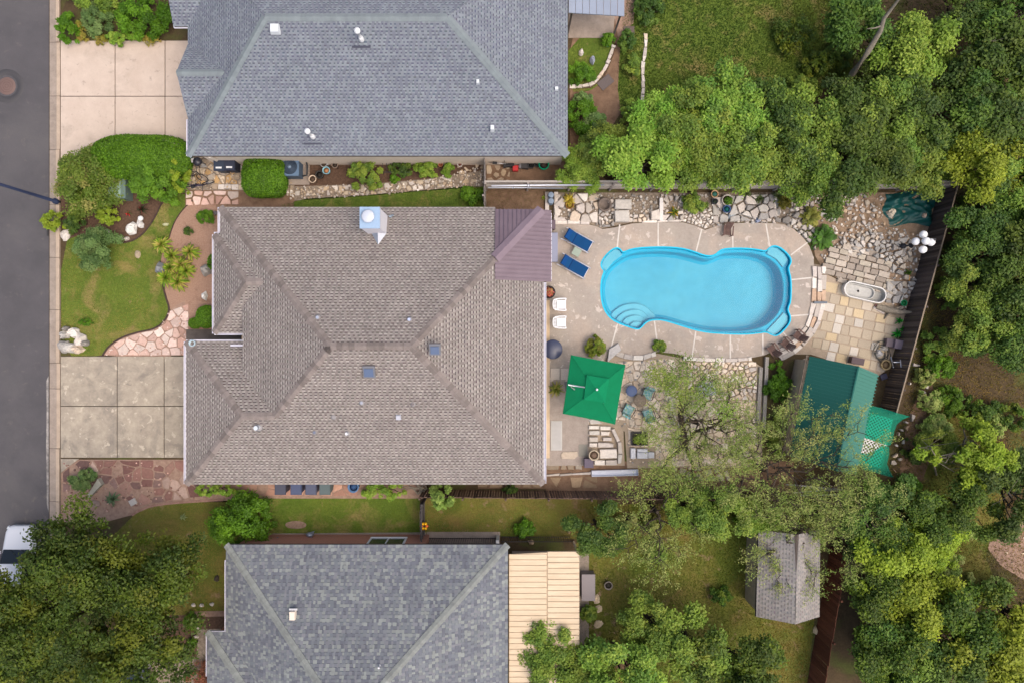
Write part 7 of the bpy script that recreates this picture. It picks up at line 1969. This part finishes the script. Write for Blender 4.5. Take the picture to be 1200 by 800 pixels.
# ------------------------------------------------------------------ things along the slate house
def bin_(label, px, py, col, rz=0, group=None, s=1.0, lid=None, mark=True):
    t = thing('wheelie_bin', label, 'bin', W(px, py), math.radians(rz), group)
    m_ = MB(); m_.prism([(-.24, -.3), (.24, -.3), (.29, .3), (-.29, .3)][::1], 0, .92, 0, 0, col); m_.v = [(x * (1 + .12 * (z > .5)), y * (1 + .12 * (z > .5)), z) for x, y, z in m_.v]; m_.build('body', 'paint', t)
    m_ = MB(); m_.prism([(-.32, -.4), (.32, -.4), (.32, .3), (-.32, .3)], .93, 1.02, .05, .05, lid or col); m_.build('lid', 'paint', t)
    m_ = MB(); m_.tube([(-.26, .36, .98), (.26, .36, .98)], .03, 6, S(30, 32, 38)); m_.build('handle', 'paint', t)
    for s_ in (-1, 1):
        m_ = MB(); m_.tube([(s_ * .24, .28, .12), (s_ * .3, .28, .12)], .12, 12, S(28, 28, 30)); m_.build('wheel', 'paint', t)
    if mark: MB().box((0, -.22, 1.024), (.34, .1, .006), 0, S(226, 228, 230)).build('label_plate', 'paint', t)
    return t
bin_('dark blue wheelie bin with white plate under slate eave', 265, 197.5, S(52, 62, 80)); bin_('dark blue wheelie bin half behind clipped hedge', 277, 197, S(48, 54, 72))
for i, (x, c) in enumerate(((335, S(74, 76, 92)), (353, S(76, 86, 116)), (370, S(84, 90, 112)), (386, S(90, 104, 106)))):
    bin_(('charcoal grey bin nearest the flowering bush under brown eave', 'navy blue bin second from the flowering bush', 'steel blue bin third from the flowering bush', 'grey green bin beside blue tub under brown eave')[i], x, 567, c, 0, 'bins along the brown house', mark=False)
planter('water_tub', 'round blue tub under the brown eave', 417.5, 567, 6.5, .8, S(96, 130, 170), S(60, 90, 130), cat='tub')
ac = thing('air_conditioner', 'grey air conditioner unit on concrete pad under slate eave', 'air conditioner', W(345.5, 200.5))
tag(MB().prism([tuple(p.xy) for p in L([(337, 183), (363, 183), (363, 217), (337, 217)])], 0, .06, .02, .012).build('concrete_pad', 'gutter_concrete'), kind='structure')
m_ = MB(); m_.prism([(-.5, -.5), (.5, -.5), (.5, .5), (-.5, .5)], .06, .86, 0, 0, S(84, 104, 126)); m_.build('casing', 'paint', ac)
m_ = MB(); m_.prism([(-.52, -.52), (.52, -.52), (.52, .52), (-.52, .52)], .865, .93, .05, .04, S(98, 122, 148)); m_.build('top_plate', 'paint', ac)
for k in range(7): 
    m_ = MB(); r = .07 + .055 * k; m_.lathe([(r, .935), (r + .012, .965), (r + .028, .965), (r + .036, .935)], n=24, col=S(70, 86, 106), cap=False); m_.build('grille_ring', 'paint', ac)
m_ = MB(); m_.lathe([(.41, .932), (.001, .934)], n=24, col=S(54, 68, 86)); m_.build('fan_well', 'paint', ac)
m_ = MB(); m_.lathe([(.1, .94), (.1, .99), (.001, 1.0)], n=14, col=S(120, 140, 160)); m_.build('fan_hub', 'paint', ac)
m_ = MB(); m_.tube([(.5, -.35, .2), (.75, -.3, .15), (.85, .2, .4), (.85, .7, .9)], .05, 6, S(60, 62, 66)); m_.build('line_set', 'paint', ac)
for i, (x, y, r, c, s_, lab) in enumerate(((381, 194, 4, S(176, 170, 164), S(80, 66, 54), 'grey clay pot beside slate wall'), (394, 195, 4, S(150, 132, 118), S(70, 60, 52), 'brown clay pot beside slate wall'), (384, 201.5, 4.6, S(150, 200, 214), S(190, 130, 90), 'blue rimmed pot with orange soil'), (376, 206.5, 4.8, S(66, 64, 62), S(50, 46, 42), 'black plastic pot among clay pots'), (368, 211.5, 4.6, S(206, 186, 164), S(90, 74, 62), 'cream pot beside concrete pad'), (517, 195, 2.5, S(196, 130, 96), S(150, 96, 70), 'slim terracotta jar between bushes'), (539.5, 194.5, 3, S(224, 216, 210), S(110, 70, 60), 'white pot at the end of garden bed'))):
    planter('plant_pot', lab, x, y, r, .35, c, s_)
boulder('white ornament stone among clay pots', 384.5, 192, 1.8, 1.8, .4, S(236, 236, 238), 15, 'stone_ornament')
rk_ = thing('garden_rack', 'low black wire rack in the garden bed', 'rack', W(466, 197))
for k in range(8): m_ = MB(); m_.tube([(-.8 + k * .22, -.35, .4), (-.8 + k * .22, .35, .4)], .014, 5, S(50, 54, 58)); m_.build('bar', 'paint', rk_)
for y in (-.35, .35): m_ = MB(); m_.tube([(-.82, y, 0), (-.82, y, .4), (.76, y, .4), (.76, y, 0)], .018, 5, S(50, 54, 58)); m_.build('frame', 'paint', rk_)
# bicycle
def bicycle(label, px, py, rz, col, lean=.25):
    t = thing('bicycle', label, 'bicycle', W(px, py), math.radians(rz)); RX = Matrix.Rotation(lean, 4, 'X')
    def add(mb, nm, mat='paint'): mb.v = [tuple(RX @ Vector(v)) for v in mb.v]; return mb.build(nm, mat, t)
    for x in (-.52, .52):
        m_ = MB(); m_.tube([(x + .33 * math.cos(a), 0, .34 + .33 * math.sin(a)) for a in np.linspace(0, 6.2832, 25)], .025, 6, S(40, 40, 44), cap=False); w = add(m_, 'wheel')
        m_ = MB()
        for a in np.linspace(0, 3.1416, 7)[:-1]: m_.tube([(x + .31 * math.cos(a), 0, .34 + .31 * math.sin(a)), (x - .31 * math.cos(a), 0, .34 - .31 * math.sin(a))], .004, 3, S(190, 190, 196))
        m_.v = [tuple(RX @ Vector(v)) for v in m_.v]; m_.build('spokes', 'metal', w)
    m_ = MB(); 
    for a, b in (((-.52, 0, .34), (-.05, 0, .32)), ((-.52, 0, .34), (-.18, 0, .78)), ((-.18, 0, .82), (-.05, 0, .32)), ((-.05, 0, .32), (.36, 0, .74)), ((-.18, 0, .74), (.36, 0, .8)), ((.36, 0, .88), (.52, 0, .34))): m_.tube([a, b], .022, 6, col)
    add(m_, 'frame'); m_ = MB(); m_.tube([(.3, -.28, .98), (.36, -.1, .96), (.36, .1, .96), (.3, .28, .98)], .016, 6, S(60, 60, 64)); add(m_, 'handlebar')
    m_ = MB(); m_.box((-.2, 0, .88), (.27, .15, .06), 0, S(36, 36, 40), .8); add(m_, 'saddle'); m_ = MB(); m_.tube([(-.05, -.16, .22), (-.05, .16, .42)], .012, 5, S(70, 70, 74)); add(m_, 'crank'); return t
bicycle('dark bicycle leaning beside the clipped hedge and stone patio', 236, 214, 8, S(54, 50, 84), .5)
bicycle('small dark bicycle behind the hedge bicycle on stone patio', 229, 211, -12, S(40, 44, 56), -.45)
bicycle('white and grey bicycle stored against slate wall', 585, 190, -6, S(214, 216, 220), .35)
gr = thing('kettle_grill', 'small black kettle grill on stone patio', 'grill', W(237, 193)); m_ = MB(); m_.lathe([(.001, .4), (.2, .46), (.27, .6), (.24, .72), (.1, .8), (.001, .82)], n=16, col=S(52, 52, 60)); m_.build('bowl', 'paint_gloss', gr); m_ = MB(); m_.box((-.22, .06, .7), (.2, .22, .06), .3, S(210, 208, 206)); m_.build('side_shelf', 'paint', gr)
for k in range(3): m_ = MB(); a = k * 2.1; m_.tube([(.12 * math.cos(a), .12 * math.sin(a), .5), (.25 * math.cos(a), .25 * math.sin(a), 0)], .018, 5, S(60, 60, 66)); m_.build('leg', 'metal', gr)
planter('plant_pot', 'teal pot half hidden under clipped hedge', 221, 199, 6.5, .4, S(60, 140, 138), S(60, 70, 60))
# clutter in the dirt yard
slab_thing('tool_box', 'red tool box beside slate wall', 'tool box', 604, 199, .3, .28, .35, S(190, 50, 54), z=0); slab_thing('crate', 'black crate beside red tool box', 'crate', 596, 193, .6, .4, .4, S(50, 50, 54), 6, z=0); slab_thing('crate', 'dark crate between tool box and black tub', 'crate', 615, 195, .42, .4, .35, S(62, 60, 62), -5, z=0); slab_thing('yellow_board', 'narrow yellow board against slate wall', 'board', 598, 187.5, .5, .12, .3, S(200, 180, 70), z=0)
m_ = thing('fan', 'small grey round fan beside red tool box', 'fan', W(610.5, 196)); q_ = MB(); q_.lathe([(.14, .2), (.16, .24), (.14, .3), (.03, .32), (.001, .34)], n=16, col=S(176, 178, 182)); q_.build('cage', 'metal', m_); q_ = MB(); q_.lathe([(.12, 0), (.1, .03), (.03, .06), (.03, .2)], n=10, col=S(90, 90, 94)); q_.build('stand', 'paint', m_)
planter('tub', 'round black rubber tub beside slate wall', 622.5, 195, 4.6, .4, S(70, 70, 72), S(34, 32, 32), cat='tub'); planter('tub', 'dark narrow tub beside green tub', 630, 194, 3.6, .4, S(50, 56, 60), S(40, 42, 44), cat='tub'); planter('tub', 'bright green round tub under leafy branches', 637, 195, 6.4, .45, S(0, 150, 110), S(60, 50, 44), cat='tub')
planter('plant_pot', 'teal ringed pot on the northern dirt path', 703, 166, 4.2, .35, S(70, 110, 118), S(40, 140, 150)); slab_thing('stone_mat', 'dark grey slab tilted across the northern path', 'slab', 709.5, 97, .85, .55, .06, S(110, 100, 98), 40, z=.0, mat='stone_fine'); slab_thing('stone_mat', 'dark slab at the patio path corner', 'slab', 737, 36, .6, .45, .06, S(110, 98, 92), 0, z=.02, mat='stone_fine')
gw = bed('garden_border', [(667, 98), (690, 100), (705, 88), (716, 62), (720, 50), (723, 52), (718, 68), (708, 92), (692, 104), (667, 104)], 'mulch', .02)
block_row(gw, curve([(667, 102), (690, 102), (704, 90), (713, 72), (719, 54)]), .2, (.25, .45), PALE, 81, (.08, .16)); block_row(gw, curve([(756, 40), (757, 60), (752, 80), (754, 100), (752, 125)]), .2, (.3, .6), PALE, 82, (.08, .16))
boulder('blue white statue stone in walled garden', 694, 72, 3, 5, .4, S(180, 186, 206), 16, 'garden_statue'); boulder('white stone in walled garden', 681, 63, 2.5, 4, .3, S(220, 212, 206), 17); boulder('pale turquoise ornament at patio corner', 712, 53, 2.5, 2.5, .3, S(120, 190, 190), 18, 'garden_ornament')

# ------------------------------------------------------------------ front yard
boulder('large white boulder in mulch bed', 156, 269, 6.5, 7, .45, S(226, 222, 216), 21); boulder('smaller white boulder beside large one in mulch bed', 165.5, 263, 3.5, 5, .35, S(220, 216, 212), 22); o = MB().ball((0, 0, .15), .15, 14, 9, S(240, 240, 240)).build('stone_globe', 'stone_fine'); o.location = W(166.5, 256.5); tag(o, 'white stone globe in mulch bed', 'ornament')
for i, (x, y, sx, sy) in enumerate(((122, 271, 6, 3), (135, 279, 3.5, 2.4), (142, 280, 3, 2.5), (149, 280, 3, 2.4), (78, 276, 6, 6), (83, 272, 4, 3), (128, 276, 3, 2))): boulder('small pale stone edging the mulch bed', x, y, sx, sy, .2, PALE[i % 4], 30 + i, group='pale stones edging the mulch bed')
boulder('upright grey boulder beside yuccas and front lawn', 192.5, 317, 5.5, 8, .7, S(150, 152, 156), 41); boulder('grey boulder against the house on gravel bed', 245, 317, 6, 7, .7, S(176, 172, 166), 42); boulder('small white angular stone on gravel near house', 241, 347, 3.5, 5, .35, S(226, 226, 222), 43, n=5); boulder('little flat pale stone on the grass strip', 194, 263.5, 4, 2, .08, S(190, 190, 150), 44); boulder('flat sandy stone sunk in front lawn', 161.5, 298.5, 4, 5, .1, S(172, 156, 132), 45); boulder('small dark stone beside gravel shrub', 253, 250, 2.5, 2.5, .2, S(110, 104, 108), 46)
for i, (x, y, sx, sy, c) in enumerate(((88, 390, 7.5, 6.5, PALE[2]), (97, 398, 6, 7.5, PALE[0]), (78, 392, 4, 5, GREY[0]), (84, 407, 8, 6, GREY[2]), (93, 409, 6, 5, PALE[4]), (77, 406, 5, 8, GREY[1]), (102, 402, 3.5, 4, GREY[3]), (80, 385, 3.5, 3, GREY[3]))): boulder('grey white boulder in the rock pile between lawn and driveway', x, y, sx, sy, .5, c, 50 + i, group='rock pile between lawn and driveway')
fl_ = thing('stone_slab', 'leaning grey stone slab beside round sage shrub', 'stone', W(113.5, 571)); MB().prism([tuple((W(a, b) - W(113.5, 571)).xy) for a, b in ((119, 559), (123, 566), (107, 582), (104, 580))], 0, .3, .03, .03, S(168, 164, 150), tilt=(.1, .1)).build('slab', 'stone', fl_)
boulder('dark pink rock beside agave and oak', 113, 589, 5, 3.5, .3, S(160, 140, 130), 60); sqp = thing('paving_square', 'single pale paving square at lawn edging end', 'paving slab', W(156.5, 587.5), .5); MB().prism([(-.2, -.18), (.2, -.18), (.2, .18), (-.2, .18)], 0, .12, .02, .02, S(190, 184, 178)).build('slab', 'stone_fine', sqp)
br = tag(sheet('tree_ring', [Vector((*p, 0)) for p in wp(arc_pts(203, 650, 9, 0, 6.28, 20))], .02, 'mulch'), kind='structure'); block_row(br, arc_pts(202, 651, 9.8, -2.7, 1.1, 16), .2, (.22, .3), [S(170, 132, 118), S(156, 120, 106), S(180, 146, 130)], 83, (.06, .09), 'brick')
boulder('dark lump on the bare corner lawn', 254.5, 677, 3, 4, .2, S(80, 72, 62), 61); 
for i, (x, y) in enumerate(((227, 708), (237, 708), (249, 707), (231, 735), (227, 752), (230, 745))): boulder('small white stone edging the brick house bed', x, y, 2.6, 1.8, .15, PALE[0], 65 + i, group='white stones by the brick house bed')
shrub('bed_bush', 'small bush in the brick house entrance bed', 224, 729, 9, 10, .7, 'hedge', 140, n=1400); shrub('bed_bush', 'low bush beside the brick house path', 225, 753, 5, 7, .4, 'hedge', 141, n=700); shrub('red_shrub', 'reddish leafless shrub at the brick house entry', 232, 790, 20, 16, .8, [F(150, 104, 92), F(130, 88, 78)], 142, n=2600, aspect=.2)
ub_ = thing('utility_cabinet', 'pale green utility cabinet between shrubs and hedge', 'cabinet', W(146, 222))
MB().prism([tuple((W(a, b) - W(146, 222)).xy) for a, b in ((139.5, 211.5), (156, 211.5), (156, 236), (139.5, 236))], 0, .8, .01, .01, S(104, 124, 116)).build('body', 'paint', ub_); MB().box((-.1, 0, .84), (.72, 1.35, .06), 0, S(146, 170, 158), .97).build('lid', 'paint', ub_); MB().box((-.1, .01, .875), (.03, 1.3, .012), 0, S(110, 132, 122)).build('lid_seam', 'paint', ub_)
lpz = W(68, 237); sl = thing('street_lamp', 'tall dark blue steel street lamp pole at the kerb', 'street lamp', lpz)
m_ = MB(); m_.lathe([(.17, 0), (.17, .3), (.1, .34), (.085, 2.5), (.07, 7.5)], n=12, col=S(52, 62, 92)); m_.build('pole', 'paint', sl); m_ = MB(); m_.tube([(0, 0, 7.4), (-.6, 0, 7.75), (-1.8, 0, 7.9)], [.06, .05, .045], 8, S(52, 62, 92)); m_.build('arm', 'paint', sl); m_ = MB(); m_.box((-2.15, 0, 7.88), (.75, .28, .14), 0, S(120, 122, 128), .8); m_.build('lamp_head', 'paint', sl)
mb_x = thing('storm_inlet', 'small dark water meter cover in the gutter', 'cover', W(56, 272, .022)); MB().box((0, 0, .01), (.1, .5, .02), 0, S(60, 58, 60)).build('lid', 'paint', mb_x)

# ------------------------------------------------------------------ south side details
for i, (x, y, lab) in enumerate(((324.5, 630, 'grey metal garden chair beside round green shrub'), (366, 623, 'grey metal bird ornament beside brick wall'))):
    t = thing('metal_ornament', lab, 'ornament', W(x, y)); m_ = MB(); m_.tube([(0, 0, 0), (0, 0, .5)], .03, 6, S(160, 166, 178)); m_.lathe([(.001, .4), (.16, .5), (.12, .62), (.001, .7)], n=10, col=S(170, 176, 188), sx=1.5); m_.build('body', 'metal', t)
    for s_ in (-1, 1): m_ = MB(); m_.face([(0, 0, .6), (.3, s_ * .12, .85), (.36, s_ * .3, .8), (.05, s_ * .16, .6)], S(176, 182, 194)); m_.face([(0, 0, .58), (.05, s_ * .16, .58), (.36, s_ * .3, .78), (.3, s_ * .12, .83)], S(176, 182, 194)); m_.build('wing', 'metal', t)
sand = tag(sheet('bare_patch', [Vector((*p, 0)) for p in wp([(334, 612), (346, 609), (360, 612), (358, 618), (344, 619), (335, 617)], 2)], .03, 'sand_joint'), kind='structure')
dwv = thing('dead_vine', 'bare woody vine climbing the eave by passage fence', 'vine', W(494, 575)); m_ = MB(); rng = np.random.default_rng(17)
for k in range(9): m_.tube([W(494 + rng.normal() * 2, 578, 0), W(493 + rng.normal() * 4, 572, 1.2), W(490 + rng.normal() * 9, 566 + rng.normal() * 3, 2.3)], [.06, .045, .02], 5)
m_.build('stems', 'bark_pale', dwv, world=True)
oy = thing('garden_flag', 'orange and yellow flower ornament on passage fence', 'ornament', W(500, 609.5, 0)); m_ = MB(); m_.tube([(0, 0, 0), (0, 0, 1.2)], .015, 5, S(90, 90, 80)); m_.build('stake', 'paint', oy)
for k in range(6):
    a = k * 1.047; m_ = MB(); m_.lathe([(.001, 1.18), (.11, 1.2), (.001, 1.25)], (.15 * math.cos(a), .15 * math.sin(a), 0), 8, S(250, 190, 30) if k % 3 else S(236, 120, 60)); m_.build('petal', 'paint', oy)
slab_thing('gate_post', 'white post between the two iron railings', 'post', 583.5, 630, .16, .4, 1.2, S(214, 212, 210), z=0)
boulder('pale round stone beside iron railing', 622, 634, 3, 3, .3, S(196, 170, 140), 70); boulder('tan rock at the railing end', 667, 622, 2, 3, .3, S(190, 160, 120), 71)
slab_thing('storage_box', 'grey storage box beside cream patio cover', 'box', 688, 683, .75, 1.5, .7, S(140, 132, 134), z=.04); planter('plant_pot', 'round grey pot on the southern grass', 712, 683, 5, .4, S(150, 140, 130), S(60, 56, 50))
for i, (x, y) in enumerate(((699, 702), (702, 712.5), (701, 730), (706, 755), (905, 758))): 
    t = boulder('flat pale stepping stone in southern grass' if i < 4 else 'flat pale stone near the grey shed', x, y, 4.5, 5, .08, S(212, 190, 160), 72 + i, 'stepping_stone', group='stepping stones beside cream cover' if i < 4 else None)
boulder('pale stone on grass between fence and grey shed', 955, 738, 3, 5, .25, S(196, 180, 150), 78)
for i, (x, y, rx) in enumerate(((728, 772, 12),)):
    tg = tag(sheet('bare_ring', [Vector((*p, 0)) for p in wp(arc_pts(x, y, rx, 0, 6.28, 16))], .015, 'mulch_red'), kind='structure')
for i, (a, b, r) in enumerate((((921, 567, .5), (990, 573.5, .9), .04), ((930, 577, .4), (975, 573, .9), .04), ((938, 580, .35), (985, 579, .5), .05), ((945, 571, .3), (982, 575, .6), .035))):
    t = thing('metal_pole', 'long grey metal pole in the stack below teal shed', 'pole', W(a[0], a[1]), 0, 'stack of metal poles below teal shed'); m_ = MB(); m_.tube([W(*a), W(*b)], r, 7, S(196, 194, 200)); m_.build('pole', 'metal', t, world=True)
for i, (x, y) in enumerate(((936, 572), (980, 576))): 
    t = thing('sawhorse', 'low wooden trestle carrying the metal poles', 'trestle', W(x, y), 0, 'trestles under the metal poles'); MB().box((0, 0, .28), (.1, .7, .08), 0, S(110, 96, 84)).build('beam', 'wood', t)
    for s_ in (-1, 1): MB().beam((-.12, s_ * .25, 0), (0, s_ * .25, .26), .06, .04, S(110, 96, 84)).build('leg', 'wood', t); MB().beam((.12, s_ * .25, 0), (0, s_ * .25, .26), .06, .04, S(110, 96, 84)).build('leg', 'wood', t)
planter('tub', 'green tub below the metal pole stack', 955, 585, 6, .4, S(110, 150, 110), S(50, 46, 40), cat='tub')
# rubble behind the fence
rb = thing('rubble_strip', 'strip of pale rubble stones behind board fence and net', 'rubble', W(1070, 500)); stone_field(rb, wp([(1068, 425), (1090, 430), (1082, 470), (1062, 500), (1054, 560), (1042, 545), (1052, 500), (1060, 470)]), .42, PALE + [S(200, 170, 140)], 90, 'rubble_stone', h=(.06, .26), gap=.08, prob=.45, tilt=.2, rough=.3)
stone_field(rb, wp([(1150, 636), (1176, 618), (1200, 612), (1200, 660), (1180, 660)]), .34, [S(222, 200, 176), S(206, 184, 160)], 91, 'rubble_stone', h=(.03, .1), gap=.09, prob=.35, rough=.3)

# ------------------------------------------------------------------ cars
def car(label, px, py, rz, col, Lc=4.5, Wc=1.8):
    t = thing('parked_car', label, 'car', W(px, py, .02), math.radians(rz)); mat = 'paint_gloss'
    # stations along x (front +): (x, half width, z sill, z shoulder)
    st = [(2.25, .52, .32, .55), (2.18, .72, .24, .66), (1.9, .84, .22, .74), (1.3, .89, .2, .84), (.9, .9, .2, .92), (0, .9, .2, .94), (-1.2, .9, .2, .96), (-1.8, .88, .22, .98), (-2.12, .82, .28, .95), (-2.25, .7, .36, .82)]
    m_ = MB(); rings = []
    for x, w, z0, z1 in st:
        rings.append([(x, -w * .92, z0), (x, -w, (z0 + z1) / 2), (x, -w * .94, z1 - .04), (x, -w * .8, z1), (x, -w * .4, z1 + .03), (x, 0, z1 + .04), (x, w * .4, z1 + .03), (x, w * .8, z1), (x, w * .94, z1 - .04), (x, w, (z0 + z1) / 2), (x, w * .92, z0)])
    n = len(rings[0]); m_.v = [p for r in rings for p in r]
    for i in range(len(rings) - 1):
        for k in range(n): m_.f.append([i * n + k, i * n + (k + 1) % n, (i + 1) * n + (k + 1) % n, (i + 1) * n + k]); m_.c.append(col); m_.sm.append(True)
    for i, rv in ((0, 1), (len(rings) - 1, 0)): m_.f.append([i * n + k for k in range(n)][::-1 if rv else 1]); m_.c.append(col); m_.sm.append(False)
    m_.build('body', mat, t)
    G0 = [(.95, .78, .94), (.25, .64, 1.42), (-1.0, .64, 1.44), (-1.75, .74, .98)]          # glasshouse stations
    ro = MB(); ro.prism([(.3, -.62), (.3, .62), (-1.02, .62), (-1.02, -.62)], 1.36, 1.47, .1, .06, col); ro.build('roof', mat, t)
    gl_ = S(34, 40, 46)
    def pane(nm, q): m_ = MB(); m_.face(q, gl_); m_.face([(x, y, z - .012) for x, y, z in q][::-1], gl_); m_.build(nm, mat, t)
    pane('windscreen', [(.97, -.74, .95), (.97, .74, .95), (.27, .6, 1.42), (.27, -.6, 1.42)]); pane('rear_window', [(-1.0, -.6, 1.42), (-1.0, .6, 1.42), (-1.75, .7, .99), (-1.75, -.7, .99)])
    for s_ in (-1, 1):
        pane('side_window', [(.93, s_ * .82, .95), (.27, s_ * .63, 1.4), (-.35, s_ * .64, 1.42), (-.35, s_ * .86, .96)]); pane('side_window', [(-.42, s_ * .86, .96), (-.42, s_ * .64, 1.42), (-1.0, s_ * .63, 1.41), (-1.65, s_ * .82, .99)])
        m_ = MB(); m_.box((.8, s_ * 1.0, .98), (.16, .2, .13), 0, col, .8); m_.build('mirror', mat, t); m_ = MB(); m_.box((2.1, s_ * .62, .62), (.2, .3, .12), -s_ * .5, S(216, 222, 228), .8); m_.build('headlight', mat, t); m_ = MB(); m_.box((-2.17, s_ * .66, .78), (.12, .26, .14), 0, S(160, 30, 30)); m_.build('tail_light', mat, t)
        for x in (1.4, -1.35):
            m_ = MB(); m_.tube([(x, s_ * .7, .32), (x, s_ * .91, .32)], .32, 18, S(30, 30, 32)); w = m_.build('wheel', 'paint', t); m_ = MB(); m_.tube([(x, s_ * .9, .32), (x, s_ * .925, .32)], .2, 14, S(170, 172, 176)); m_.build('rim', 'metal', w)
    m_ = MB(); m_.box((2.2, 0, .46), (.1, .9, .14), 0, S(44, 46, 50)); m_.build('grille', 'paint', t)
    for k in (-.3, .35): m_ = MB(); m_.tube([(.98, k, .98), (.7, k - .45, 1.14)], .012, 4, S(30, 30, 32)); m_.build('wiper', 'paint', t)
    return t
car('white car parked at the kerb under the huge oak', 33, 657, 90, S(232, 234, 240)); car('dark blue car under the oak on brick house driveway', 165, 806, 100, S(34, 44, 70))
